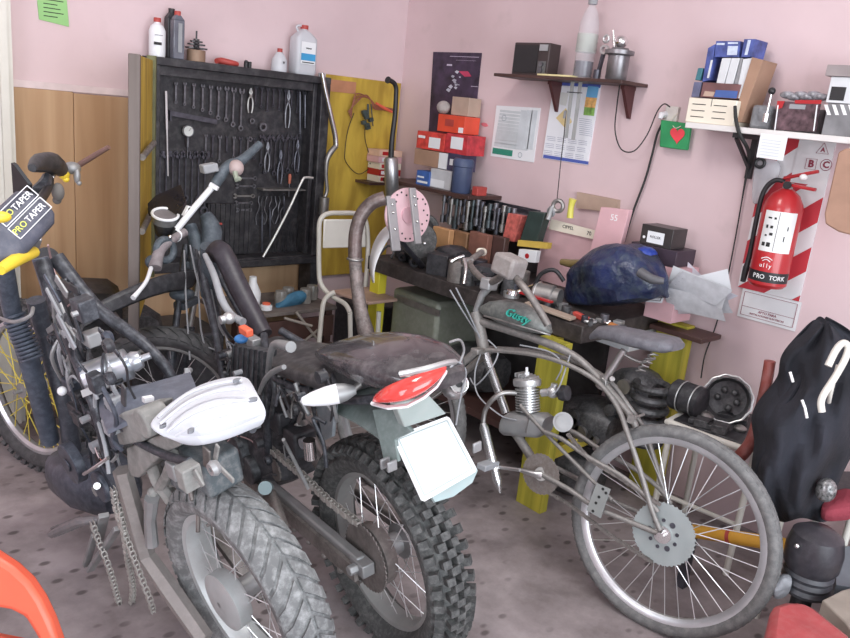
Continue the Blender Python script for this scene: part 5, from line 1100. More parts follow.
# red lamp near footrest, orange/blue caps
q=P(232,452,.16); MB().sph(q,(.016,.014,.012)).build('red_reflector',redl,root)
wire_(root,'loose_wire',b2.PP([(228,452,.16),(226,444,.16),(235,436,.14),(250,440,.12),(258,448,.1)]),.0022,mat('pink_wire',(.45,.3,.3)))

for k in range(7): wire_(root,'cable',[Dp(x_+k*1.5*0,y_,DH-.02-.01*k) for x_,y_ in((190+3*k,245+2*k),(196+3*k,275),(205+3*k,305+3*k),(212+4*k,330+2*k))],.003+.001*(k%3),[gry,frm,blk,alud][k%4])
clutter(root,b2,[(225,335,262,400),(215,400,262,440),(272,372,345,400),(250,400,330,450),(225,440,270,480)],70,(.05,.16),[dk,frm,blk,gry,alud,stl],11)
q=P(246,331,.14); MB().ob(q,f*.028,u*.012,l*.012).build('orange_cap',org,root,bev=.004); MB().sph(P(241,339,.14),(.022,.02,.014)).build('blue_cap',blup,root)
# ---------------------------------------------------------------- BIKE 1 (left, stripped, white tail, yellow front spokes)
b1=Bike(1.0,1.556,.08,.24); P=b1.P; W=b1.W; f,u,l=b1.f,b1.u,b1.l
root=thing('stripped_motorcycle',W(.6,0,0),'stripped motorcycle at the left with white tail piece, lettered bar pad and yellow spokes','motorcycle')
c=W(0,0,.31)
wheel(root,c,f,u,l,.31,.125,.228,'road',tyr,mat('rim_white_dust',(.55,.58,.58),.4,.3,dust=.3,scale=12),spk,28,.05,.05,.04,alud,pre='rear_')
MB().lathe(c,l,[(1e-4,.03),(.075,.03),(.08,.04),(.08,.07),(.05,.08),(1e-4,.08)],28).build('brake_drum',mat('drum_pale',(.5,.53,.53),.4,.4,dust=.3),root)
# swingarm
m=MB(); A=P(122,470,.10); B1=P(146,555,.10); B2=P(170,590,.10); B3=P(205,640,.10); m.tube([A,B1,B2,B3],[.025,.026,.028,.026],6); m.build('swingarm',mat('arm_beige',(.25,.23,.22),.6,.2,dust=.6,scale=9,dustcol=(.34,.31,.29)),root)
m=MB(); m.tube([b1.mir(q) for q in(A,B1,B2,B3)],.026,6); m.build('swingarm',rus,root)
m=MB(); m.tube(b1.PP([(152,498,.08),(150,520,.09),(152,545,.10)]),[.02,.016,.018],8); m.build('torque_link',alud,root)
chd=mat('chain_dusty',(.40,.38,.35),.5,.5)
chain(smoothpts(b1.PP([(113,488,.13),(118,515,.13),(130,548,.13),(142,580,.13),(150,600,.13),(153,612,.13)])),rus,side=l,w=.014,hh=.014,step=.015).build('hanging_chain',chd,root)
chain(smoothpts(b1.PP([(92,522,.16),(98,540,.16),(108,565,.16),(116,592,.16),(123,620,.16)])),rus,side=l,w=.014,hh=.014,step=.015).build('hanging_chain',chd,root)
chain(smoothpts(b1.PP([(118,498,.12),(124,530,.13),(128,560,.13),(133,590,.13),(129,618,.13)])),rus,side=l,w=.014,hh=.014,step=.015).build('hanging_chain',chd,root)
m=MB(); m.tube(b1.PP([(98,520,.14),(78,522,.18),(52,534,.22)]),[.012,.013,.013],8,sm=2)
for k in range(7): m.ob(b1.P(54+k*4.3,532-k*1.7,.21-.01*k),f*.004,l*.006,u*.018)
m.build('footpeg',mat('peg_blue_rust',(.20,.19,.20),.6,.4,dust=.5,dustcol=(.30,.25,.23)),root)
m=MB(); m.bar(P(95,535,.15),P(86,565,.17),.02,.016); m.bar(P(118,528,.13),P(90,570,.17),.022,.014); m.bar(P(104,515,.13),P(98,540,.14),.03,.016); m.build('stand_bracket',alud,root,bev=.002)
# engine / gearbox
eg=mat('engine_bluegrey',(.05,.058,.078),.42,.35,var=.4,dust=.5,scale=9,dustcol=(.17,.185,.22))
loft([(P(66,462,.02),u*.06,l*.07),(P(75,468,.02),u*.085,l*.10),(P(95,478,.02),u*.095,l*.11),(P(115,490,.02),u*.075,l*.09),(P(124,498,.02),u*.04,l*.06)],18).build('crankcase',eg,root)
m=MB(); q=P(78,460,.13); m.cyl(q,q+l*.03,.062,n=28); m.cyl(q+l*.03,q+l*.035,.02); m.build('generator_cover',eg,root,bev=.006)
m=MB(); q=P(105,485,.13); m.cyl(q,q+l*.02,.045,n=28); m.build('sprocket_cover',eg,root,bev=.006)
m=MB(); m.tube(b1.PP([(84,474,.17),(94,468,.17),(108,458,.16)]),.005,8,sm=2); m.build('gear_shaft',chr_,root)
MB().cyl(P(97,486,.15),P(97,486,.17),.009).build('cover_bolt',alu,root)
m=MB(); m.tube(b1.PP([(105,423,.1),(104,434,.1),(98,442,.1)]),.003,6,sm=2); m.tube(b1.PP([(96,448,.12),(100,458,.13),(106,462,.12)]),.004,6,sm=2); m.build('loose_clip',chr_,root)
# frame tubes
for s_ in(1,-1):
    g=(lambda x,y,o:P(x,y,o)) if s_>0 else (lambda x,y,o:b1.mir(P(x,y,o)))
    MB().tube([g(42,262,.02),g(62,320,.05),g(82,370,.09),g(98,415,.11),g(108,460,.11)],[.024,.020,.017,.015,.014],10,sm=3).build('frame_tube',frm,root)
    MB().tube([g(108,425,.07),g(135,440,.08),g(165,455,.085),g(190,462,.085)],.011,10,sm=3).build('rear_frame_tube',frm,root)
MB().tube(b1.PP([(36,300,.02),(50,355,.02),(66,410,.03),(72,450,.04)]),[.028,.026,.026,.03],12,sm=3).build('down_tube',mat('downtube_slate',(.05,.055,.07),.45,.2,dust=.5,dustcol=(.15,.165,.19)),root)
# clutter in the frame
for k in range(16):
    x=58+R.uniform(0,55); y=300+ (x-58)*1.0+R.uniform(0,50); MB().tube(b1.PP([(x,y,.05),(x+R.uniform(-10,10),y+18,.08),(x+R.uniform(-5,14),y+40,.06)]),R.uniform(.003,.007),7,sm=4).build('wiring',[frm,alud,blk,gry][k%4],root)
for k in range(7):
    x=64+R.uniform(0,40); y=345+(x-64)*1.1+R.uniform(0,50); MB().ob(P(x,y,.03),f*R.uniform(.02,.04),l*R.uniform(.02,.05),u*R.uniform(.02,.04)).build('electrical_part',[blk,frm,eg][k%3],root,bev=.006)
# silver canister
a=Dp(84,380,depth(P(105,372,.06))); b=Dp(130,363,depth(P(105,372,.06))+.02); d=(b-a); dn=d.normalized(); Lc=d.length
cn=MB().lathe(a,dn,[(1e-4,0),(.03,0),(.043,.006),(.043,Lc*.62),(.045,Lc*.63),(.045,Lc*.66),(.042,Lc*.67),(.042,Lc-.004),(.03,Lc),(.025,Lc+.002),(.028,Lc+.012),(.022,Lc+.03),(.010,Lc+.032),(.009,Lc+.055),(1e-4,Lc+.055)],28).build('silver_canister',mat('canister_silver',(.55,.58,.62),.28,.8,var=.1),root)
m=MB(); m.tube([a+dn*.01+V((-.02,-.03,-.028)),b-dn*.01+V((-.02,-.03,-.028))],.006,6); m.build('canister_rail',blkc,cn)
m=MB(); m.ob(P(97,388,.1),dn*.02,l*.02,u*.01); m.build('canister_foot',alu,cn)
# inner fender, boxes behind the white tail
rows=[[onZ(x,y,z) for x,y,z in r] for r in ([(98,395,.74),(120,388,.76),(150,383,.78),(190,372,.80)],[(100,412,.72),(125,405,.76),(155,398,.78),(195,384,.80)],[(108,430,.70),(130,420,.73),(160,412,.76),(200,398,.79)])]
MB().grid(rows,thick=(0,0,-.012)).build('inner_fender',mat('fender_slate',(.10,.11,.14),.4,dust=.5,scale=7,dustcol=(.22,.24,.28)),root)
MB().box(0,0,0,0,0,0) if 0 else None
q=onZ(148,399,.80); MB().ob(q,V((.012,0,0)),V((0,.008,0)),V((0,0,.006))).build('sticker',whp,root)
m=MB(); m.prism([P(106,424,.10),P(120,414,.10),P(140,412,.09),P(143,442,.09),P(122,446,.10),P(106,440,.10)],-l*.09); m.build('battery_tray',gryp,root,bev=.006)
m=MB(); q=P(142,424,.10); m.cyl(q-l*.06,q+l*.004,.038,n=22); m.build('dusty_drum',gryp,root,bev=.006)
m=MB(); m.prism([P(126,448,.08),P(178,428,.07),P(180,446,.07),P(160,456,.08),P(138,478,.09),P(128,476,.09)],-l*.05); m.build('tail_bracket',gryp,root,bev=.004)
m=MB()
for k in range(14): x=142+R.uniform(0,42); y=455+R.uniform(0,38)+(x-142)*.1; m.sph(P(x,y,R.uniform(.0,.07)),R.uniform(.010,.022),8,6)
m.tube(b1.PP([(150,460,.06),(158,480,.05),(172,500,.04)]),.02,8); m.tube(b1.PP([(175,455,.06),(165,480,.05),(150,500,.06)]),.015,8); m.build('dusty_linkage',gryp,root)
m=MB(); m.ob(P(205,460,.0),f*.09,l*.05,u*.05); m.ob(P(195,475,.0),f*.05,l*.05,u*.03); m.build('air_box',mat('airbox_dark',(.07,.09,.10),.55,dust=.4),root,bev=.012)
MB().tube(b1.PP([(198,480,.02),(196,492,.03),(204,500,.04),(214,505,.04)]),.008,8,sm=3).build('brake_rod',alud,root)
# white tail piece: curved shell
tw=mat('tail_white',(.60,.62,.66),.45,var=.04,dust=.25,scale=7,dustcol=(.50,.51,.54),bump=.2,bscale=30)
def Zr(pts): return [onZ(x,y,z) for x,y,z in pts]
rows=[Zr([(150,418,.80),(186,388,.825),(214,377,.84),(240,373,.85),(250,376,.852)]),
      Zr([(148,424,.795),(185,396,.835),(218,384,.85),(246,382,.86),(256,389,.858)]),
      Zr([(152,429,.79),(186,408,.835),(222,396,.85),(252,395,.855),(262,399,.85)]),
      Zr([(162,434,.785),(190,422,.825),(226,411,.84),(256,405,.84),(267,408,.835)]),
      Zr([(175,438,.775),(198,434,.81),(230,425,.82),(256,416,.82),(266,416,.815)]),
      Zr([(184,441,.765),(203,443,.78),(232,435,.785),(254,425,.79),(262,422,.79)])]
wt=MB().grid(rows,thick=(0,0,-.014)).build('tail_piece',tw,root,sub=2)
vt=[(237,379,.867,8,2.2,-.2),(253,398,.870,9,2.4,-.15),(191,429,.834,7,3,-.25),(163,424,.812,7,2.5,-.3),(185,419,.844,5,1.6,-.4)]
m=MB()
for (x,y,z,a_,b_,s_) in vt[:4]:
    pts=[onZ(x+a_*.5*math.cos(t)+0,y+b_*.5*math.sin(t)+s_*a_*.5*math.cos(t),z) for t in [2*PI*k/14 for k in range(14)]]; m=MB(); m.prism(pts,(0,0,-.008)); m.build('vent_slot',mat('slot_grey',(.22,.23,.25),.6),wt)
for pts in([(160,424,.815),(188,402,.848),(218,391,.864),(245,389,.872)],[(158,418,.812),(186,395,.845),(216,384,.857),(242,380,.864)],[(176,436,.80),(200,424,.838),(230,413,.853),(256,408,.856)],[(168,431,.808),(192,414,.845),(224,403,.862),(250,400,.867)]):
    MB().tube(Zr(pts),.0035,6,sm=4).build('moulded_rib',tw,wt)
# front fork and wheel
fc=V((0,0,0)); ffx,fux,flx=baxes(.3,.05); fc=V((.877,3.096,0))+fux*.34
wheel(root,fc,ffx,fux,flx,.34,.08,.275,'knobby',rub,rims,spy,32,.03,.05,.02,alud,kh=.012,pre='front_',sr=.0022)
boot=mat('fork_boot',(.07,.085,.115),.45,.2,var=.3,dust=.5,scale=9,dustcol=(.19,.22,.27))
for s_,top in((1,P(6,275,.12)),(-1,P(42,262,-.06))):
    if s_>0: pts=b1.PP([(4,262,.12),(12,310,.11),(26,350,.10),(40,400,.09),(50,440,.08)])
    else: pts=[P(40,258,-.06),P(52,300,-.07),fc-flx*.07+fux*.25,fc-flx*.07]
    MB().tube(pts,[.024,.026,.03,.03,.03][:len(pts)],12,sm=3).build('fork_leg',boot,root)
m=MB()
for k in range(12): t=k/11; q=b1.P(14+t*18,316+t*42,.11-.01*t); m.torus(q,(P(32,358,.1)-P(14,316,.1)),.029,.005,16,6)
m.build('fork_gaiter',boot,root)
m=MB(); m.tube(b1.PP([(0,270,.17),(14,261,.12),(34,252,.04)]),[.014,.018,.016],10,sm=3); m.build('upper_fork_clamp',yelb,root)
m=MB(); m.sph(P(0,217,.19),(.024,.02,.013)); m.build('yellow_bar_mount',yelb,root)
m=MB(); m.sph(P(38,230,-.02),(.026,.02,.017)); m.build('yellow_bar_mount',yelb,root)
MB().bar(P(31,246,0),P(34,236,0),.04,.03).build('riser',alu,root,bev=.004)
m=MB(); m.tube(b1.PP([(0,318,.15),(14,322,.17),(30,316,.15),(33,308,.12)]),.005,7,sm=3); m.build('brake_hose',alud,root)
m=MB(); q=P(62,391,.12); m.sph(q,.013); m.build('white_knob',whp,root)
clutter(root,b1,[(48,285,95,340),(60,330,118,385),(75,380,125,420),(85,415,130,460)],75,(.02,.12),[frm,blk,eg,gry,alud,frm],5)
clutter(root,b1,[(150,450,200,490),(180,455,230,490),(100,480,140,520)],26,(-.02,.1),[gryp,gryp,rus,alud],6)
# bar pad with lettering
D0p=depth(P(12,230,.08)); a=Dp(-14,257,D0p-.06); b=Dp(38,205,D0p+.06); d=(b-a).normalized(); vw=(CAM-(a+b)/2).normalized(); s1_=d.cross(vw).normalized(); s1_=s1_ if s1_.z>0 else -s1_; n1=d.cross(s1_).normalized(); n1=n1 if n1.dot(vw)>0 else -n1
pdm=mat('pad_vinyl',(.075,.08,.11),.55,var=.25,dust=.15)
HT=.066; hp3=.045
pad=loft([(a,s1_*HT*.8,n1*hp3*.8),(a+d*.02,s1_*HT,n1*hp3),(b-d*.02,s1_*HT*.95,n1*hp3),(b,s1_*HT*.75,n1*hp3*.8)],24).build('bar_pad',pdm,root)
for (ctr,hgt_) in((Dp(29,219,D0p),.019),(Dp(13,210,D0p),.018)):
    # project label centre onto pad face
    cc=a+d*((ctr-a).dot(d))+s1_*((ctr-a).dot(s1_))+n1*(hp3+.001)
    lb=MB()
    hl=.064
    for (p_,q_) in(((-hl,-hgt_),(hl,-hgt_)),((hl,-hgt_),(hl,hgt_)),((hl,hgt_),(-hl,hgt_)),((-hl,hgt_),(-hl,-hgt_))): lb.bar(cc+d*p_[0]+s1_*p_[1],cc+d*q_[0]+s1_*q_[1],.002,.0035,up=n1)
    lb.build('label_outline',whp,pad)
    ok=d.cross(s1_).dot(n1)>0
    rt=d if ok else -d
    MB().text('PRO',cc-rt*.040,rt,s1_,.024,.001).build('pad_lettering',mat('lettering_lime',(.70,.75,.15),.5),pad)
    MB().text('TAPER',cc+rt*.021,rt,s1_,.024,.001).build('pad_lettering',wink,pad)
# bars
MB().tube([b-d*.02,P(48,188,-.16),P(50,176,-.2),P(58,168,-.28),P(70,169,-.36)],[.014,.014,.014,.014,.014],10,sm=4).build('handlebar',blkc,root)
m=MB(); m.tube([P(32,168,-.10),P(40,163,-.16),P(52,163,-.22),P(60,169,-.28)],[.012,.03,.034,.026],12,sm=3); m.build('throttle_cover',blk,root)
MB().tube([P(33,194,-.1),P(44,186,-.15),P(47,176,-.18)],[.02,.022,.014],8,sm=2).build('bar_clamp',frm,root)
MB().tube([P(50,186,-.19),P(49,182,-.2),P(53,177,-.2)],.004,6).build('bare_edge',chr_,root)
m=MB(); m.sph(P(59,167,-.30),(.018,.02,.018)); m.sph(P(64,173,-.31),(.02,.02,.024)); m.sph(P(66,179,-.31),(.012,.012,.012)); m.build('yellow_lever_mount',yelb,root)
m=MB(); m.sph(P(72,168,-.34),(.03,.03,.022)); m.sph(P(77,176,-.34),(.012,.012,.026)); m.sph(P(79,183,-.34),.009); m.build('lever_perch',alud,root)
MB().tube([P(76,167,-.36),P(92,157,-.40),P(109,147,-.44)],[.010,.010,.008],10).build('bare_lever',mat('lever_rust',(.22,.13,.11),.5,.3),root)
m=MB(); m.prism(b1.PP([(11,163,-.02),(14,165,-.02),(29,185,-.04),(28,192,-.04),(13,193,-.02)]),-l*.01); m.build('deflector_fin',blkc,root)
m=MB(); m.sph(P(58,192,-.2),(.02,.02,.03)); m.sph(P(57,200,-.2),.014); m.build('switch_cluster',mat('switch_olive',(.14,.13,.12),.7),root)
wire_(root,'loose_cable',b1.PP([(48,245,-.1),(52,262,-.12),(60,285,-.1),(76,290,-.1),(74,300,-.1),(68,306,-.1)]),.003,mat('pink_wire',(.45,.3,.3)))
# ---------------------------------------------------------------- dark parts by the plywood
q=Dp(47,262,3.15); r_=thing('round_mirror',q,'round black mirror seen from behind in front of the plywood, right of the bar pad','mirror'); q=Dp(47,260,3.15)
MB().lathe(q,(-.5,-.9,.2),[(1e-4,-.03),(.03,-.028),(.05,-.008),(.052,.004),(1e-4,.006)],24).build('shell',blk,r_); MB().tube([q,q+V((.02,.0,-.05)),Dp(54,290,3.15)],.007,8,sm=3).build('stem',blkc,r_)
# ================================================================ WORKBENCH AND CLUTTER
BZ=.80; BX=2.42; BY=1.68
def bx(px,py,X,z=None):
    q=onX(px,py,X); 
    if z is not None: q.z=z
    return q
wbn=thing('workbench',(2.7,2.6,0),'long dark-topped workbench with yellow painted legs along the pink wall','workbench')
bt=mat('bench_top',(.035,.028,.027),.6,var=.5,dust=.3,scale=8,dustcol=(.15,.13,.12))
MB().box(BX,XW-.004,BY,3.02,BZ-.07,BZ).build('bench_top',bt,wbn,bev=.004)
MB().box(2.37,2.415,1.71,1.84,0,BZ-.075).build('leg',ygr,wbn,bev=.002)
MB().box(2.415,2.46,1.79,1.83,0,BZ-.075).build('leg_batten',yelb if 0 else mat('yellow_side',(.45,.36,.04),.6,var=.2),wbn)
MB().box(2.94,3.0,1.53,1.67,0,BZ-.02).build('leg',ygr,wbn,bev=.002)
MB().box(2.43,2.48,2.93,3.0,0,BZ-.071).build('leg',mat('bright_yellow',(.66,.58,.04),.55,var=.1),wbn,bev=.002)
MB().bar(onX(540,458,2.44),onX(672,402,2.93),.03,.045).build('side_brace',mat('yellow_side',(.45,.36,.04)),wbn,bev=.002)
MB().box(XW-.04,XW-.005,1.95,3.0,.02,BZ-.09).build('shade_panel',mat('bench_shade',(.045,.04,.04),.8,var=.4),wbn)  # dark board added to stand for the gloom below the bench top
MB().box(2.5,XW-.045,1.95,2.92,.20,.23).build('lower_shelf',dkw,wbn)
MB().box(XW-.03,XW-.004,2.42,3.0,BZ+.001,.925).build('bench_backboard',mat('dark_backboard',(.05,.042,.045),.75,var=.4,scale=5),wbn)
# white carton under the bench end
q=onX(640,318,2.8); o=MB().box(2.80,3.03,1.70,1.92,BZ-.16,BZ-.072).build('storage_tray',wb); tag(o,'white tray slung under the right end of the dark bench top','tray')
# stored engines and crates beneath
def junk(name,c,s,m,label,cat='machine part',g=None,n=5,rr_=.3):
    c=V(c); r_=thing(name,(c.x,c.y,c.z-s[2]),label,cat,g)
    secs=[]
    for k in range(n):
        t=-1+2*k/(n-1); w=.75+.25*(1-t*t)*R.uniform(.8,1.2); secs.append((c+V((0,t*s[1],0)),V((s[0]*w,0,0)),V((0,0,s[2]*w))))
    loft(secs,12).build('body',m,r_)
    return r_
dkm=mat('dark_metal_junk',(.07,.07,.075),.5,.4,var=.6,dust=.5,scale=20,dustcol=(.2,.2,.2))
for i,(px,py,X,z,s,lb) in enumerate([(600,395,2.7,.33,(.13,.12,.10),'dusty dark engine case on the lower shelf behind the bicycle saddle'),(640,375,2.72,.5,(.10,.09,.12),'dark ribbed air cleaner stacked beside the yellow rear leg'),(575,430,2.65,.12,(.12,.14,.10),'greasy gearbox lying on the floor under the bench end'),(470,400,2.7,.34,(.14,.15,.11),'dark engine block on the lower shelf behind the bicycle down tube')]):
    q=onX(px,py,X); r_=junk('engine_case',(X,q.y,max(z,s[2]+.235) if i!=2 else s[2]+.005),s,dkm,lb)
    for k in range(6):
        p_=V((X-s[0]*.9,q.y+s[1]*R.uniform(-.8,.8),r_.location.z+s[2]+s[2]*R.uniform(-.7,.7))); MB().cyl(p_,p_+V((-.02,0,0)),R.uniform(.012,.035)).build('cover_boss',[tmd,dkm,stl][k%3],r_)
m=MB(); q=onX(650,372,2.62)
for k in range(6): m.torus((2.66,q.y,.36+k*.045),Z3,.065,.016,20,8)
tag(m.build('coil_spring',dkm),'stack of dark ribbed rings under the saddle beside the yellow leg','rings')
# grey metal tin on the shelf
q0=onX(368,300,2.40); q1=onX(436,330,2.40)
tn=MB().box(2.36,2.41,q1.y+.05,3.0,.42,.66).build('tin_door',mat('tin_greygreen',(.23,.25,.20),.5,.2,var=.15,dust=.3),bev=.01) if 0 else None
tn=thing('metal_canister',(2.55,2.75,.235),'grey-green metal canister on the lower bench shelf behind the brake disc','canister')
MB().box(2.50,2.80,2.56,2.90,.235,.66).build('body',mat('tin_greygreen',(.23,.25,.20),.5,.2,var=.15,dust=.3),tn,bev=.02)
MB().box(2.492,2.499,2.54,2.86,.60,.63).build('seam_band',stl,tn)
# --- boards standing against the backboard
for (x0,x1,y0,X,m_,lb) in((430,447,225,2.66,orw,'orange wooden plank end standing upright on the bench, leftmost of the boards'),(450,465,229,2.70,brw,'brown wooden block standing second from the left against the backboard'),(467,486,230,2.70,mat('red_brown_wood',(.20,.085,.06),.7,var=.3),'reddish brown board standing third against the backboard'),(488,503,234,2.74,dkw,'dark brown board standing rightmost of the boards under the socket rack')):
    a=onX(x0,255,X); b=onX(x1,255,X); zt=onX(x0,y0,X).z; tag(MB().box(X,X+.035,b.y,a.y,BZ,zt).build('wood_board',m_,bev=.004),lb,'board')
# bench grinder / dark machine at left
gx,gy=2.60,2.84
r_=thing('bench_grinder',(gx,gy,BZ),'black bench grinder with two wheels at the left end of the workbench','grinder')
m=MB(); m.cyl((gx-.09,gy-.08,BZ+.13),(gx+.09,gy+.1,BZ+.13),.07,n=24); m.build('motor_body',blk,r_)
for s_ in(-1,1): q=V((gx+.12*s_,gy+.12*s_-.0,BZ+.13)); MB().cyl(q,q+V((.022,.022,0)),.085,n=28).build('grinding_wheel',mat('wheel_dark',(.06,.06,.06),.5,dust=.4),r_)
MB().box(gx-.08,gx+.08,gy-.1,gy+.1,BZ,BZ+.065).build('base',blk,r_,bev=.01); MB().sph((gx-.1,gy-.14,BZ+.12),.01).build('switch',chr_,r_)
junk('starter_motor',(2.6,2.60,BZ+.071),(.08,.07,.055),blk,'black rounded motor housing on the bench below the brake disc','motor')
junk('cylinder_block',(2.52,2.36,BZ+.046),(.05,.05,.035),dkm,'dark greasy cylinder block on the bench in front of the boards')
# perforated brake disc, pink wall reflection painted into its colour, with two steel bars
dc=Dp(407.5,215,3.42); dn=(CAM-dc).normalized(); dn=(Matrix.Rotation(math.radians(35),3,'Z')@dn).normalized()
r_=thing('perforated_disc',dc-V((0,0,.12)),'perforated brake disc with painted pink wall reflection between two grey steel bars above the grinder','disc')
x,y,_=frame(dn); dm=MB().lathe(dc,dn,[(.02,-.004),(.118,-.004),(.118,.004),(.02,.004)],48,True).build('disc_plate',mat('disc_wall_reflection',(.76,.52,.56),.35,.15,var=.05),r_)
m=MB()
for k in range(26): a=2*PI*k/26; rr_=.104 if k%3 else .086; q=dc+dn*.0045+(x*math.cos(a)+y*math.sin(a))*rr_; m.cyl(q,q+dn*.001,.0045,n=8)
m.build('holes',ink,dm); MB().cyl(dc-dn*.0,dc+dn*.012,.035,n=24).build('hub_plate',mat('hub_wall_reflection',(.66,.42,.47),.4,.2),dm)
for (xa,ya,xb,yb_,w) in((390,196,396,251,.045),(412,188,418,244,.032)):
    a=Dp(xa,ya,3.36); b=Dp(xb,yb_,3.36); MB().bar(a,b,w,.015,up=dn).build('steel_bar',mat('bar_grey',(.34,.33,.34),.5,.3,dust=.3),r_,bev=.003)
    for t in(.15,.3,.6): q=a+(b-a)*t+dn*.01; MB().sph(q,.007,8,6).build('rivet',chr_,r_)
MB().tube([dc-dn*.01,dc-dn*.05+V((0,0,-.1)),V((2.50,2.70,BZ+.01))],.014,10,sm=3).build('support_stalk',tmd,r_)
# white curved guard
m=MB(); rows=[]
for (x_,y_,w_) in((403,220,3),(392,222,6),(381,229,9),(373,242,9),(369,258,7),(369,270,5),(372,282,3)):
    p_=Dp(x_,y_,3.6); q_=Dp(x_+w_*1.0,y_+w_*.9,3.5); rows.append([p_,(p_+q_)/2+V((-.03,-.03,.01)),q_])
tag(MB().grid(rows,thick=(.005,.005,0)).build('white_guard',whp,sub=2),'curved white plastic mudguard strip behind the brown pipe beside the brake disc','mudguard')
# big brown bent pipe
r_=thing('bent_pipe',Dp(372,345,3.35),'thick brown bent exhaust pipe standing in front of the white chair','pipe')
MB().tube([Dp(x_,y_,3.35) for x_,y_ in((385,198),(372,203),(361,216),(355.5,235),(355,258))],.030,16,sm=4).build('upper_bend',mat('pipe_brown',(.12,.085,.08),.4,.4,var=.3,dust=.3),r_)
MB().tube([Dp(x_,y_,3.35) for x_,y_ in((355,258),(357,285),(361,312),(366,332),(372,350),(378,372),(384,400))],[.027,.027,.03,.036,.032,.028,.026],16,sm=4).build('lower_pipe',mat('pipe_rusty',(.20,.16,.15),.6,.4,var=.5,dust=.5,scale=24),r_)
MB().torus(Dp(355,259,3.35),(0,0,1),.03,.006).build('clamp',stl,r_)
MB().cyl(Dp(384,400,3.35),onZ(398,470,.002),.024).build('foot_tube',stl,r_) if 0 else None
# white tubular chair by the cabinet
def chair_frame(r_,L,tr=.012,mm=None):
    for nm,pts in L: MB().tube(pts,tr,12,sm=4).build(nm,mm or whpt,r_)
cy_=3.12
r_=thing('white_chair',(2.33,3.1,0),'white tubular school chair with a cream backrest between the tool cabinet and the brown pipe','chair')
cq=lambda x_,y_,Y: onY(x_,y_,Y)
L=[('back_frame',[cq(365,292,cy_-.02),cq(368,250,cy_),cq(366,222,cy_),cq(358,214,cy_),cq(340,213,cy_),cq(327,214,cy_),cq(320,221,cy_),cq(319,240,cy_),cq(319,270,cy_),cq(321,284,cy_-.02),cq(330,295,cy_-.08),cq(345,304,cy_-.2),cq(350,313,cy_-.26)])]
chair_frame(r_,L)
a=cq(350,313,cy_-.26); MB().tube([a,V((a.x+.01,a.y-.01,a.z-.15)),V((a.x+.02,a.y-.02,0.0))],.012,10).build('leg',whpt,r_)
a=cq(326,298,cy_-.1); MB().tube([cq(335,292,cy_-.12),a,V((a.x-.02,a.y,a.z-.1)),V((a.x-.04,a.y-.02,0))],.012,10,sm=3).build('leg',whpt,r_)
b=cq(365,292,cy_-.02); MB().tube([b,V((b.x+.05,b.y-.02,0))],.012,10).build('leg',whpt,r_)
MB().tube([V((2.38,b.y-.25,b.z-.03)),V((2.39,b.y-.27,0))],.012,10).build('leg',whpt,r_)
MB().prism([cq(323,219,cy_-.005),cq(364,219,cy_-.005),cq(365,247,cy_-.005),cq(322,248,cy_-.005)],(0,-.012,0)).build('backrest',mat('cream_board',(.74,.72,.66),.5,var=.04),r_,bev=.006)
a=cq(328,291,cy_-.02); b=cq(366,291,cy_-.02); 
MB().prism([V((a.x,cy_-.04,a.z-.005)),V((b.x,cy_-.04,a.z-.005)),V((b.x-.02,cy_-.30,a.z-.005)),V((a.x+.04,cy_-.30,a.z-.005))],(0,0,.015)).build('seat',mat('seat_wood',(.42,.28,.22),.6,var=.15),r_,bev=.004)
# low crate below the cabinet with bottle and rags
LZ=.50
r_=thing('low_crate',(2.15,3.25,0),'low dark wooden crate under the tool cabinet holding the orange-capped bottle','crate')
MB().box(1.78,2.37,3.18,3.55,LZ-.02,LZ).build('top_board',mat('crate_top',(.13,.11,.10),.8,var=.5),r_,bev=.003)
for k in range(3): MB().box(1.80,2.36,3.19,3.205,.04+k*.15,.15+k*.15).build('side_slat',dkw,r_)
for x_ in(1.80,2.32): MB().box(x_,x_+.04,3.206,3.25,0,LZ-.021).build('corner_post',dkw,r_)
q=onY(267,334,3.23); q=V((q.x,3.25,LZ)); h=onY(267,303,3.25).z-LZ
b_=bottle('spray_bottle',q,h,[(1e-4,0),(.028,0),(.03,.03),(.03,.62),(.02,.78),(.016,.84),(1e-4,.84)],whp,'white bottle with a bright orange cap below the tool cabinet','bottle',(.02,.80,.2),org)
q2=onY(256,306,3.3); tag(MB().lathe(V((q2.x,3.34,LZ)),Z3,[(1e-4,0),(.04,0),(.042,.07),(.02,.12),(.018,.15),(1e-4,.15)],20).build('white_funnel',whp),'white plastic funnel bottle just left of the orange-capped bottle','bottle')
rows=[[onY(x_,y_+R.uniform(-2,2),3.3-.04*math.sin(i)) for i,(x_,y_) in enumerate(((276,304),(284,297),(294,292),(306,290)))],[onY(x_,y_,3.24) for x_,y_ in((276,309),(286,304),(298,300),(309,296))],[onY(x_,y_,3.28) for x_,y_ in((280,313),(290,310),(300,306),(306,302))]]
rg=MB().grid(rows,thick=(0,.02,0)).build('blue_glove',mat('blue_rag',(.05,.17,.28),.7,var=.3,bump=.6),sub=2); tag(rg,'crumpled blue work glove lying beside the chair leg under the tool cabinet','glove')
for i,(x0,y0,x1_,y1_) in enumerate([(296,312,318,340),(284,318,312,326),(300,345,318,330)]): tag(MB().tube([onY(x0,y0,3.15),onY(x1_,y1_,3.1)],.007,8).build('wood_stick',mat('stick_grey',(.28,.25,.22),.8)),'thin grey stick crossing the clutter left of the white chair','stick','sticks left of the chair')
for i in range(4):
    q=V((2.10+i*.075,3.30+.05*(i%2),LZ)); tag(MB().lathe(q,Z3,[(1e-4,0),(.03,0),(.034,.05),(.028,.075),(1e-4,.08)],16).build('dusty_jar',mat('jar_dusty',(.22,.21,.19),.3,var=.4,dust=.5,coat=.4)),'dusty glass jar on the low crate under the tool cabinet','jar','dusty jars on the crate')
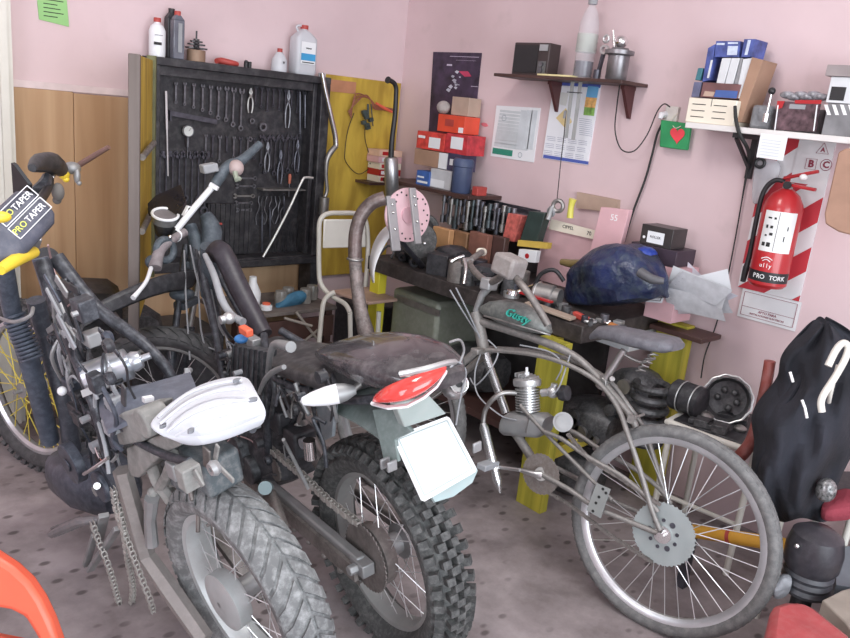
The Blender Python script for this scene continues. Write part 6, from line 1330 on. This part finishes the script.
tag(MB().box(2.66,3.0,3.3,3.59,0,.42).build('dark_box',blk,bev=.01),'black box on the floor in the corner behind the brown pipe','box')
# --------------- middle and right bench clutter
# pink carton with marker lettering
X=2.92; A=bx(538,262,X,BZ); B=bx(600,262,X,BZ); zt=onX(565,232,X).z
o=MB().box(X,X+.12,B.y,A.y,BZ,zt).build('pink_carton',mat('pink_card',(.62,.40,.42),.7,var=.08),bev=.002); tag(o,'pink carton with a white marker-lettered flap on the middle of the workbench','box')
fl=MB().prism([onX(x_,y_,X-.01) for x_,y_ in((552,219),(598,231),(597,240),(549,229))],(-.004,0,0)).build('lettered_flap',crm,o)
MB().text('CIPPEL',onX(568,227.5,X-.0145),(onX(595,234,X)-onX(552,224,X)),Z3,.022,.0006).build('lettering',ink,fl)
MB().text('70',onX(589,233.5,X-.0145),(onX(595,234,X)-onX(552,224,X)),Z3,.026,.0006).build('lettering',ink,fl)
p5=MB().prism([onX(x_,y_,2.86) for x_,y_ in((601,207),(629,210),(616,262),(588,258))],(.03,0,0)).build('pink_card_box',pnk,bev=.002); tag(p5,'pink card box end with white numerals 55 standing behind the dark blue bag','box')
MB().text('55',onX(614,218,2.8595),RR,Z3,.038,.0006).build('numerals',wink,p5)
tag(MB().prism([onX(x_,y_,3.029) for x_,y_ in((577,192),(618,200),(617,213),(576,208))],(.02,0,0)).build('cardboard_strip',cardl),'flat brown cardboard strip leaning on the wall above the pink numerals box','cardboard')
tag(MB().tube([onX(573,199,2.9),onX(571,207,2.9),onX(570,218,2.9)],[.018,.014,.016],10,sm=2).build('yellow_bottle',mat('lime_plastic',(.70,.65,.12),.4)),'small lime yellow bottle beside the cardboard strip','bottle')
r_=thing('pulley_block',onX(556,215,2.85),'grey metal pulley with a bolt hung on the thin wire behind the pink carton','pulley')
m=MB(); m.torus(onX(558,206,2.85),(1,.3,0),.024,.010,20,8); m.build('wheel',stl,r_); m=MB(); m.cyl(onX(552,207,2.84),onX(548,220,2.82),.012); m.build('bolt',alud,r_); m=MB(); m.torus(onX(551,212,2.84),(1,0,.3),.018,.006,16,8); m.build('shackle',gry,r_)
tag(MB().prism([onX(x_,y_,2.82) for x_,y_ in((529,211),(545,213),(536,243),(520,240))],(.05,0,0)).build('dark_green_box',mat('dark_green',(.03,.05,.045),.5,var=.3),bev=.003),'dark green box tilted between the red packet and the pulley','box')
tag(MB().prism([onX(x_,y_,2.83) for x_,y_ in((508,213),(522,216),(514,242),(502,240))],(.04,0,0)).build('red_packet',mat('red_packet',(.50,.12,.10),.5,var=.4,scale=40),bev=.002),'faded red packet standing at the right end of the socket rack','packet')
tag(MB().prism([onX(x_,y_,2.80) for x_,y_ in((518,240),(548,243),(547,249),(517,246))],(.03,0,0)).build('yellow_ruler',mat('mustard',(.60,.42,.08),.6)),'mustard yellow bar lying below the dark green box','bar')
o=tag(MB().prism([onX(x_,y_,2.78) for x_,y_ in((519,249),(537,251),(535,263),(517,261))],(.03,0,0)).build('label_box',pap,bev=.002),'small white box with a red roundel left of the pink carton','box'); MB().disc(onX(527,256,2.779),(1,0,0),.012,.0015).build('roundel',redp,o)
# bag mass
secs=[]
for k,(x_,yt,yb2_,hx) in enumerate(((568,282,303,.05),(578,262,304,.09),(595,246,305,.12),(615,240,306,.14),(635,246,304,.13),(652,262,303,.10),(664,285,300,.05))):
    X=2.71; T=onX(x_,yt,X); Bt=onX(x_,yb2_,X); c_=(T+Bt)/2; secs.append((V((X,c_.y,max(c_.z,BZ+.005+(T.z-Bt.z)/2))),V((hx,0,0)),V((0,0,(T.z-Bt.z)/2))))
bg_=loft(secs,26); 
for v in bg_.v:
    v+=V((math.sin(v.y*41+v.z*33)+math.sin(v.y*90+v.z*70),math.sin(v.z*47+v.x*29),math.sin(v.y*60+v.x*50)+.7*math.sin(v.y*130-v.x*80)))*.013
    v.z=max(v.z,BZ+.004)
bo=bg_.build('plastic_bag',bag,sub=1); tag(bo,'large dark blue crumpled plastic bag heaped on the right half of the workbench','bag')
tag(MB().tube([onX(562,262,2.68),onX(575,264,2.66),onX(592,263,2.64)],[.014,.019,.018],12,sm=3).build('brown_tube',mat('brown_tape',(.20,.15,.06),.35)),'short brown tube across the front of the dark blue bag','tube')
tag(MB().tube([onX(640,272,2.62),onX(652,279,2.62),onX(664,281,2.64)],[.02,.018,.012],10,sm=2).build('grey_tool_handle',mat('tool_dark_grey',(.10,.10,.11),.5)),'grey tool handle poking from the dark blue bag toward the papers','tool')
q=onX(646,254,2.76); tag(MB().sph(q,(.05,.045,.03),12,8).build('blue_bundle',mat('royal_blue',(.02,.05,.30),.4,bump=.5)),'bright royal blue bundle on the top right of the dark bag','bundle')
# metal parts in front of the bag
def part(px,py,X,fn,label,cat='part',g='small metal parts on the bench edge'): 
    q=onX(px,py,X); o=fn(q); tag(o,label,cat,g); return o
r_=thing('brake_cylinder',bx(556,298,2.52,BZ),'dull steel cylinder lying on the bench edge left of the dark blue bag','cylinder')
a=bx(548,286,2.52,BZ+.05); MB().lathe(a,V((.3,-1,0)),[(1e-4,-.06),(.03,-.06),(.045,-.05),(.045,.03),(.038,.035),(.038,.06),(1e-4,.06)],24).build('body',stl,r_); MB().torus(a+V((-.012,.04,0)),V((.3,-1,0)),.04,.006,24,8).build('ring',alu,r_)
MB().tube([bx(535,275,2.5,BZ+.05),bx(542,262,2.5,BZ+.13),bx(556,258,2.52,BZ+.16),bx(566,266,2.55,BZ+.12)],.009,10,sm=5).build('hose_arc',blkc,r_)
tag(MB().tube([bx(520,276,2.52,BZ+.03),bx(545,262,2.55,BZ+.09)],.007,8).build('steel_pin',chr_),'slim steel pin propped on the bench left of the steel cylinder','pin')
o=tag(MB().disc(bx(513,282,2.5,BZ+.012),Z3,.035,.022,24).build('round_tin_lid',alu),'flat round aluminium lid on the bench behind the bicycle tank','lid')
mm=[tm,chr_,tmd,alu,dkm,stl]
for k in range(22):
    x_=548+k*5.0; X=2.47+R.uniform(0,.10); q=bx(x_,298,X,BZ); s=R.uniform(.012,.026)
    if k%4==0: m=MB().cyl(q+V((0,0,.0)),q+V((0,0,s*1.6)),s*.8,n=14); nm='steel_bush'
    elif k%4==1: m=MB().torus(q+V((0,0,.007)),Z3,s,.007,18,6); nm='ring_seal'
    elif k%4==2: m=MB().cyl(q+V((-s,0,s*.5)),q+V((s,.03,s*.5)),s*.45,n=12); nm='steel_pin'
    else: m=MB().ob(q+V((0,0,s*.6)),V((s,.005,0)),V((-.004,s*.8,0)),V((0,0,s*.6))); nm='metal_block'
    tag(m.build(nm,mm[k%6],bev=.001),'small greasy metal part scattered along the front edge of the bench by the blue bag','metal part','small metal parts on the bench edge')
for x_,y_,m_,lb in((622,297,mat('orange_brown',(.50,.20,.06),.5),'orange brown bracket on the bench edge under the blue bag'),(585,290,mat('red_small',(.55,.08,.06),.5),'small red plastic piece in front of the blue bag')):
    q=bx(x_,y_,2.50,BZ+.012); tag(MB().ob(q,V((.012,0,0)),V((0,.035,.004)),V((0,-.003,.012))).build('plastic_piece',m_,bev=.004),lb,'piece')
tag(MB().bar(bx(527,305,2.40,BZ+.03),bx(575,309,2.44,BZ+.012),.05,.012).build('wooden_batten',mat('slat_tan',(.36,.28,.22),.7),bev=.003),'tan wooden slat across the bench corner behind the bicycle tank','slat')
tag(MB().bar(bx(520,298,2.46,BZ+.045),bx(552,300,2.46,BZ+.045),.02,.008).build('red_strip',redp),'thin red strip lying above the tan slat','strip')
for k in range(10):
    x_=455+k*8; q=bx(x_,290-k*.5,2.5+R.uniform(0,.15),BZ); s=R.uniform(.02,.04)
    tag(MB().sph(q+V((0,0,s*.7)),(s,s*1.2,s*.7),12,8).build('greasy_lump',[dkm,rus,blk][k%3]),'dark greasy part heaped on the bench behind the handlebar','metal part','greasy parts behind the handlebar')
# small black boxes
X=2.84; a=bx(628,262,X); b=bx(675,264,X); z0=onX(650,262,X).z; z1_=onX(652,246,X).z; z2_=onX(655,226,X).z
o=MB().box(X+.0,X+.15,bx(681,268,X).y,bx(652,268,X).y,BZ,z0-.002).build('pink_box',pnk); tag(o,'pink box under the stacked black boxes at the right end of the bench','box')
o=MB().box(X,X+.15,b.y,a.y,z0,z1_).build('black_box',mat('box_black',(.045,.03,.045),.5,var=.2),bev=.002); tag(o,'long dark box under the small labelled black box at the right of the bench','box')
a=bx(639,244,X); b=bx(671,246,X); o=MB().box(X+.0,X+.11,b.y,a.y,z1_+.001,z2_).build('labelled_box',mat('box_black2',(.04,.035,.035),.4,var=.2),bev=.002); tag(o,'small black box with a white label topmost of the stack against the wall','box')
w=a.y-b.y; lb=MB().box(X-.001,X-.0002,a.y-w*.75,a.y-w*.22,z1_+.012,z1_+(z2_-z1_)*.72).build('label',pap,o); MB().text('ROLLER',V((X-.0014,a.y-w*.48,z1_+(z2_-z1_)*.45)),RR,Z3,.014,.0004).build('lettering',ink,lb)
MB().cyl((X-.001,a.y-w*.12,z1_+.03),(X,a.y-w*.12,z1_+.03),.006).build('white_dot',wink,o)
# papers
def paper(pts,X,m_,label,tilt=.02,thk=.0012,g=None,name='paper_sheet'):
    P_=[onX(x_,y_,X+i*tilt/3) for i,(x_,y_) in enumerate(pts)]; return tag(MB().prism(P_,(-.001,0,thk)).build(name,m_),label,'paper',g)
pg='loose papers at the bench end'
paper([(688,262),(708,282),(738,296),(716,306),(684,292)],2.93,mat('paper_lilac',(.68,.68,.75),.8),'white paper sheet topmost of the loose heap at the right end of the bench',g=None)
rp=random.Random(3)
for k in range(11):
    cx_,cy_p=rp.uniform(668,712),rp.uniform(284,306); an=rp.uniform(-.35,.5); w_,h_=rp.uniform(22,30),rp.uniform(7,12); sk=rp.uniform(-6,6)
    pts=[(cx_+math.cos(an)*w_*a_-math.sin(an)*h_*b_+sk*b_,cy_p+math.sin(an)*w_*a_+math.cos(an)*h_*b_) for a_,b_ in((-1,-1),(1,-1),(1,1),(-1,1))]
    o=paper(pts,2.90-.012*k,[pap,papg,papg][k%3],'loose paper in the heap at the right end of the bench',g=pg,tilt=.05)
    m=MB()
    for q_ in range(3):
        t=.3+.2*q_; A_=[V(onX(x_,y_,2.90-.012*k+i_*.05/3)) for i_,(x_,y_) in enumerate(pts)]; m.bar(A_[0]*(1-t)+A_[3]*t*1.0+(A_[1]-A_[0])*.1+V((-.003,0,0)),A_[0]*(1-t)+A_[3]*t+(A_[1]-A_[0])*.85+V((-.003,0,0)),.001,.0025)
    if k%3: m.build('printed_lines',gry,o)
o=paper([(646,302),(655,287),(668,287),(662,303)],2.74,papg,'folded booklet with a dark framed panel at the left of the paper heap',name='booklet')
MB().tube([onX(x_,y_,2.738) for x_,y_ in((650,300),(656,289),(665,289),(660,301))],.0018,5,closed=True).build('panel_frame',ink,o)
m=MB()
for k in range(9): a_=onX(672+k*3,298+k*.8,2.795); m.bar(a_,a_+V((0,-.07,-.01)),.001,.002)
tag(m.build('printed_text_block',gry),'printed grey text strip on the loose papers','paper')if 0 else None
tag(MB().box(2.86,3.02,1.42,1.66,BZ-.05,BZ-.03).build('side_plank',dkw,bev=.002),'dark board jutting from the end of the bench and carrying the loose papers','board')
# ---------------------------------------------------------------- parts chair (right, behind the bicycle wheel)
SZ=.5
FL=onZ(668,422,SZ); FR=onZ(752,452,SZ)
FL=V((FL.x,FL.y,SZ)); FR=V((FR.x,FR.y,SZ)); ew=(FR-FL).normalized(); eb_=V((-ew.y,ew.x,0)); eb_=eb_ if eb_.x>0 else -eb_; BLc=FL+eb_*.36; BRc=FR+eb_*.36
r_=thing('parts_chair',(2.76,(FL.y+FR.y)/2,0),'pale tubular chair loaded with engine parts behind the bicycle rear wheel','chair')
MB().tube([BLc,FL+eb_*.04,FL+ew*.03,FR-ew*.03,FR+eb_*.04,BRc],.013,12,sm=4).build('seat_frame',whpt,r_)
MB().prism([FL+eb_*.02+ew*.01,FR+eb_*.02-ew*.01,FR+eb_*.36-ew*.01,FL+eb_*.36+ew*.01],(0,0,.012)).build('seat',blk,r_,bev=.004)
for s_,q in((1,FL),(-1,FR)):
    MB().tube([q+eb_*.04,V((q.x,q.y,0))+eb_*.02],.012,10).build('leg',whpt,r_); MB().tube([q+eb_*.34,V((q.x,q.y,0))+eb_*.36],.012,10).build('leg',whpt,r_)
MB().tube([V((FL.x,FL.y,.2))+eb_*.03,V((FR.x,FR.y,.2))+eb_*.03],.009,8).build('cross_rail',whpt,r_)
TZ=SZ+.013
r_=thing('stator_drum',(2.70,1.45,TZ),'dark ribbed drum with two bright steel bands on the left of the parts chair','drum')
a=onX(673,393,2.70); b=onX(706,390,2.70); a.z=b.z=TZ+.062; d=(b-a).normalized(); Lr=(b-a).length
MB().lathe(a,d,[(1e-4,0),(.05,0),(.06,.01),(.06,Lr*.35),(.055,Lr*.38),(.06,Lr*.42),(.06,Lr*.95),(.045,Lr),(1e-4,Lr)],26).build('body',blk,r_)
for t in(.35,.78): MB().torus(a+d*Lr*t,d,.061,.0025,28,6).build('steel_band',alu,r_)
q=onX(730,386,2.78); q.z=TZ+.085; r_=thing('clutch_housing',q-V((0,0,.07)),'open round clutch housing with a wavy metal rim, at the right on the parts chair','housing')
nd=(CAM-q).normalized(); MB().lathe(q,nd,[(1e-4,-.06),(.075,-.06),(.085,0),(.08,.002),(.07,-.05),(1e-4,-.05)],32).build('bowl',dkm,r_)
x,y,_=frame(nd); MB().tube([q+(x*math.cos(2*PI*k/24)+y*math.sin(2*PI*k/24))*(.088+.004*(k%2)) for k in range(24)],.0045,8,closed=True,sm=2).build('rim_gasket',alu,r_)
for k in range(5): t=k*1.1; MB().sph(q+(x*math.cos(t)+y*math.sin(t))*.035-nd*.03,.014,8,6).build('clutch_spring',dkm,r_)
for k in range(16):
    q=FL+eb_*(.05+.08*(k%4))+ew*((FR-FL).length*R.uniform(.1,.9)); q.z=TZ; s=R.uniform(.015,.032)
    m=MB().lathe(q,Z3,[(1e-4,0),(s,0),(s*1.1,s*.5),(s*.6,s*.9),(1e-4,s)],10) if k%2 else MB().ob(q+V((0,0,s*.5)),V((s,s*.3,0)),V((-s*.3,s*.8,0)),V((0,0,s*.5)))
    tag(m.build('engine_scrap',[dkm,stl,blk,rus][k%4],bev=.002),'small engine scrap piled on the seat of the parts chair','metal part','scrap on the parts chair')
r_=thing('red_tube',onX(745,462,2.52),'rusty red curved tube standing at the right edge of the parts chair','tube')
MB().tube([onX(x_,y_,2.50) for x_,y_ in((770,361),(766,385),(760,412),(753,438),(744,452),(733,462))],[.018,.018,.019,.021,.022,.022],14,sm=4).build('tube',mat('maroon_tube',(.24,.05,.04),.5,var=.5,dust=.2,scale=6),r_)
# ---------------------------------------------------------------- jacket chair
JX=2.30
r_=thing('jacket_chair',V((2.55,.75,0)),'white tubular chair at the right edge, mostly hidden under the black jacket','chair')
D0=2.22
MB().tube([Dp(x_,y_,D0) for x_,y_ in((822,412),(821,403),(824,394),(835,377),(845,359),(848,347),(843,343),(836,350),(828,366))],.010,12,sm=5).build('back_frame',whpt,r_)
MB().tube([Dp(838,365,D0+.03),Dp(831,392,D0+.05),Dp(829,402,D0+.1)],.006,10,sm=3).build('back_rod',whpt,r_)
fa=Dp(792,470,2.50); fb_=Dp(866,455,2.50)
MB().tube([V((fa.x,fa.y,0)),fa,Dp(800,400,2.49),Dp(818,352,2.48),Dp(838,340,2.48),Dp(858,362,2.48),fb_,V((fb_.x,fb_.y,0))],.012,10,sm=5).build('inner_frame',whpt,r_)
MB().prism([V((fa.x+.02,fa.y,.45)),V((fb_.x+.02,fb_.y,.45)),V((fb_.x+.34,fb_.y,.45)),V((fa.x+.30,fa.y,.45))],(0,0,.02)).build('seat',blk,r_,bev=.004)
for q_ in(V((fb_.x+.32,fb_.y+.02,0)),V((fa.x+.28,fa.y-.02,0))): MB().tube([q_,q_+V((0,0,.45))],.012,10).build('leg',whpt,r_)
MB().tube([Dp(839,440,2.44),fb_],.008,10).build('side_rail',whpt,r_)
jr=[(322,824,832,.0),(330,812,850,.04),(345,799,868,.07),(365,789,872,.09),(385,780,872,.11),(405,767,870,.13),(425,758,868,.15),(445,756,862,.16),(465,757,850,.16),(490,758,838,.15),(512,760,834,.12),(524,764,830,.05)]
rows=[]; nJ=14
for i,(y_,x0,x1_,bl) in enumerate(jr):
    r=[]
    for k in range(nJ):
        t=k/(nJ-1); xx=x0+(x1_-x0)*t; fold=.034*math.sin(t*13+i*.8)+.024*math.sin(t*29-i*1.5)+.012*math.sin(t*47+i*2.6); r.append(Dp(xx+(5*math.sin(i*1.9)+3*math.sin(i*3.7))*(1 if t<.3 else .3)*min(1,i/2),y_+2.5*math.sin(t*11+i),2.42+.10*(i/11)-bl*math.sin(PI*t)**.6-fold*(bl>0)))
    rows.append(r)
back=V((.06,.06,0)); jk=MB().grid(rows,thick=(.05,.05,0)).build('black_jacket',jkt,sub=2); tag(jk,'bulky black jacket draped over the white chair at the right edge','jacket')
for pts in([(790,372),(793,382)],[(802,400),(805,408),(807,418)]): MB().tube([Dp(x_,y_,2.24) for x_,y_ in pts],.004,8).build('reflective_tab',wink,jk)
# things lower right
r_=thing('steel_wool_pad',Dp(826,498,2.35),'sparkly mesh scouring bundle beside the hem of the black jacket','bundle'); MB().sph(Dp(826,490,2.35),(.03,.03,.038),12,9).build('mesh',mat('mesh_glitter',(.2,.2,.2),.3,.4,var=.9,scale=120),r_)
rows=[[Dp(x_,y_,2.45) for x_,y_ in((828,500),(842,492),(858,490))],[Dp(x_,y_,2.38) for x_,y_ in((824,512),(840,508),(858,506))],[Dp(x_,y_,2.42) for x_,y_ in((822,526),(840,524),(858,524))]]
tag(MB().grid(rows,thick=(.03,.03,0)).build('red_cloth',mat('red_cloth',(.28,.04,.06),.85,bump=.5),sub=2),'dark red cloth behind the black compressor at the right edge','cloth')
yp0=onX(693,531,2.42); yp1=onX(797,547,2.42)
r_=thing('yellow_pipe',(yp0+yp1)/2-V((0,0,.03)),'orange-yellow pipe with a red ring running behind the bicycle rear wheel','pipe')
MB().cyl(yp0,yp1,.023,n=20).build('pipe',mat('pipe_amber',(.66,.34,.04),.45,var=.12),r_); qa=yp0+(yp1-yp0)*.36; MB().cyl(qa,qa+(yp1-yp0)*.035,.025).build('red_ring',redd,r_)
MB().cyl(yp1,yp1+(yp1-yp0).normalized()*.03,.026).build('end_ring',mat('rust_ring',(.20,.08,.06),.6),r_)
MB().bar(yp0+V((0,0,-.024)),V((yp0.x,yp0.y,.0)),.03,.03).build('stand_foot',tmd,r_)
q=Dp(815,548,2.30); cz=q.z
r_=thing('compressor',V((q.x,q.y,0)),'black round compressor motor on a ribbed base at the lower right','compressor')
MB().lathe(q-V((0,0,.08)),Z3,[(1e-4,0),(.06,.0),(.078,.03),(.08,.08),(.07,.125),(.04,.145),(1e-4,.15)],30).build('dome',mat('black_gloss',(.028,.026,.032),.35,var=.3,dust=.15,dustcol=(.15,.15,.16)),r_)
q2=Dp(814,584,2.30); m=MB(); base=V((q.x,q.y,max(0,q2.z-.05)))
m.lathe(base,Z3,[(1e-4,0)]+[(.065+.006*(k%2),.01+k*.012) for k in range(9)]+[(1e-4,.11)],30); m.build('ribbed_base',mat('ribbed_dark',(.04,.042,.05),.5,dust=.2,dustcol=(.15,.15,.16)),r_)
MB().tube([V((q.x,q.y,0)),base+V((0,0,.01))],.03,12).build('pedestal',blkc,r_)
MB().sph(Dp(797,546,2.26),.008).build('chrome_screw',chr_,r_)
q=Dp(786,592,2.28); rows=[[Dp(x_,y_,2.3-.03*(i%2)) for i,(x_,y_) in enumerate(((776,582),(784,577),(793,576)))],[Dp(x_,y_,2.26+.03*(i%2)) for i,(x_,y_) in enumerate(((774,592),(785,590),(795,584)))],[Dp(x_,y_,2.3) for x_,y_ in((773,602),(782,602),(790,597))]]
tag(MB().grid(rows,thick=(.02,.02,0)).build('crumpled_foil',mat('grey_rag',(.25,.26,.28),.5,var=.4,bump=.5),sub=2),'crumpled grey rag between the bicycle tyre and the compressor','rag')
tag(MB().prism([onZ(x_,y_,.30) for x_,y_ in((838,548),(870,542),(872,590),(836,585))],(0,0,-.28)).build('grey_bin',mat('bluegrey_bin',(.20,.23,.26),.5)),'blue-grey bin at the right edge behind the cardboard','bin')
tag(MB().prism([onZ(x_,y_,.33) for x_,y_ in((822,600),(842,590),(880,580),(900,690),(866,650),(845,622))],(0,0,-.32)).build('brown_carton',mat('carton_olive',(.30,.26,.22),.8,var=.15),bev=.004),'open brown cardboard carton at the bottom right corner','carton')
rt_=[(772,604),(785,600),(803,600),(816,607),(832,620),(850,634),(862,650),(840,672),(800,672),(772,664),(768,630)]
tag(MB().prism([onZ(x_,y_,.38) for x_,y_ in rt_],(0,0,-.37)).build('red_crate',mat('red_plastic',(.42,.065,.07),.45,var=.15,dust=.25,dustcol=(.35,.25,.22)),bev=.02),'glossy red plastic tub in the bottom right corner in front of the carton','tub')
tag(MB().box(2.70,3.03,.15,.62,0,.40).build('shade_block',mat('blocker_black',(.03,.028,.034),.7,var=.5,bump=.5),bev=.04),'black sack added as shade on the floor behind the jacket and compressor against the wall','blocker')  # dark block added in place of shadow behind the jacket and wheel
# orange chair bottom left
oc=mat('chair_orange',(.80,.13,.07),.4,var=.05); q=Dp(0,620,1.85)
r_=thing('orange_chair',V((q.x-.1,q.y,0)),'bright orange plastic chair whose rounded back cuts into the bottom left corner','chair')
OB=[(-70,538),(-35,543),(-8,555),(12,568),(28,583),(40,601),(50,622),(60,650),(44,652),(34,634),(24,618),(10,611),(-8,608),(-70,606)]
MB().prism([Dp(x_,y_,1.85) for x_,y_ in OB],V((.03,.035,-.01))).build('backrest',oc,r_,bev=.012)
MB().prism([Dp(x_,y_,1.87) for x_,y_ in((-70,640),(-10,636),(20,642),(52,652),(60,690),(-70,720))],V((.03,.03,-.02))).build('seat',oc,r_,bev=.01)
for x_ in(-50,48): q=Dp(x_,660,1.88); MB().tube([q,V((q.x,q.y,0))],.02,10).build('leg',oc,r_)
# dark parts at left behind the front fork
junk('black_petrol_tank',onY(84,302,3.26)-V((0,0,.02)),(.15,.13,.12),blk,'black motorcycle petrol tank leaning against the plywood behind the front forks','tank')
junk('black_side_cover',onY(125,330,3.3),(.16,.10,.12),dkm,'dark side cover among the parts below the plywood','cover')
junk('parts_heap',onY(70,350,3.35),(.15,.2,.14),dkm,'dark heap of greasy parts on the floor behind the left front fork','parts heap')
q=onY(112,312,3.05); tag(MB().prism([onY(x_,y_,3.05) for x_,y_ in((98,305),(110,304),(128,328),(118,334))],(0,.02,0)).build('smoked_panel',mat('brown_smoke',(.16,.13,.13),.3,dust=.4)),'brownish smoked plastic panel standing behind the silver canister','panel')

rb_=random.Random(21)
for k in range(54):
    x_=365+rb_.uniform(0,160); X=2.45+rb_.uniform(0,.22); q=onX(x_,262,X); q.z=BZ
    if not (1.95<q.y<2.95): continue
    s_=rb_.uniform(.022,.05); t=k%4; mm_=[dkm,blk,tmd,stl,rus,blk][k%6]
    if t==0: m=MB().cyl(q,q+V((0,0,s_*2.2)),s_,n=14)
    elif t==1: m=MB().lathe(q+V((0,0,s_)),V((rb_.uniform(-1,1),rb_.uniform(-1,1),.2)),[(s_*.4,-.012),(s_,-.012),(s_,.012),(s_*.4,.012)],16,True)
    elif t==2: m=MB().tube([q+V((0,0,.01)),q+V((.03,.02,.05)),q+V((.02,.06,.06)),q+V((0,.09,.012))],.007,8,sm=4)
    else: m=MB().ob(q+V((0,0,s_)),V((s_,s_*.4,0)),V((-s_*.4,s_,0)),V((0,0,s_)))
    tag(m.build('greasy_component',mm_,bev=.002),'small dark greasy component in the clutter on the left half of the bench','metal part','greasy components on the left of the bench')
for k in range(12):
    x_=600+rb_.uniform(0,62); y_=rb_.uniform(345,415); q=onX(x_,y_,2.55+rb_.uniform(0,.1)); s_=rb_.uniform(.012,.03)
tag(MB().box(XW-.05,XW-.005,2.50,3.40,.935,1.06).build('rack_backing',mat('dark_backboard',(.05,.042,.045))),'dark board on the wall behind the metal socket rack','board') if 0 else None
# ================================================================ CAMERA AND LIGHT
cd=bpy.data.cameras.new('camera'); co=bpy.data.objects.new('camera',cd); col.objects.link(co)
cd.sensor_fit='HORIZONTAL'; cd.sensor_width=36; cd.lens=36*F/850; cd.clip_start=.02
X_=V((kA.x,kB.x,kU.x)); Y_=-V((kA.y,kB.y,kU.y)); Z_=-V((kA.z,kB.z,kU.z))
M=Matrix((X_,Y_,Z_)).transposed().to_4x4(); M.translation=CAM; co.matrix_world=M
sc=bpy.context.scene; sc.camera=co
w=bpy.data.worlds.new('World'); sc.world=w; w.use_nodes=True; bg=w.node_tree.nodes['Background']; bg.inputs[0].default_value=(.82,.9,1,1); bg.inputs[1].default_value=2.0
def area(name,loc,tgt,sx,sy,e,c):
    l=bpy.data.lights.new(name,'AREA'); l.shape='RECTANGLE'; l.size=sx; l.size_y=sy; l.energy=e; l.color=c
    o=bpy.data.objects.new(name,l); col.objects.link(o); o.location=loc; d=(V(tgt)-V(loc)).normalized(); o.rotation_euler=d.to_track_quat('-Z','Y').to_euler(); return o
area('doorway_daylight',(.5,-1.7,1.55),(1.2,2.5,1.0),3.2,2.0,105,(.90,.95,1))
area('added_ceiling_fill',(1.0,1.6,2.85),(1.0,1.6,0),1.3,.5,28,(1,.97,.94))  # overhead fill added for brightness, no lamp is seen there
area('side_window_daylight',(-1.5,1.4,1.7),(1.5,2.2,.8),1.6,1.4,40,(.86,.93,1))
vs=sc.view_settings; vs.view_transform='Standard'; vs.look='None'; vs.gamma=1; vs.exposure=.08; vs.use_curve_mapping=False
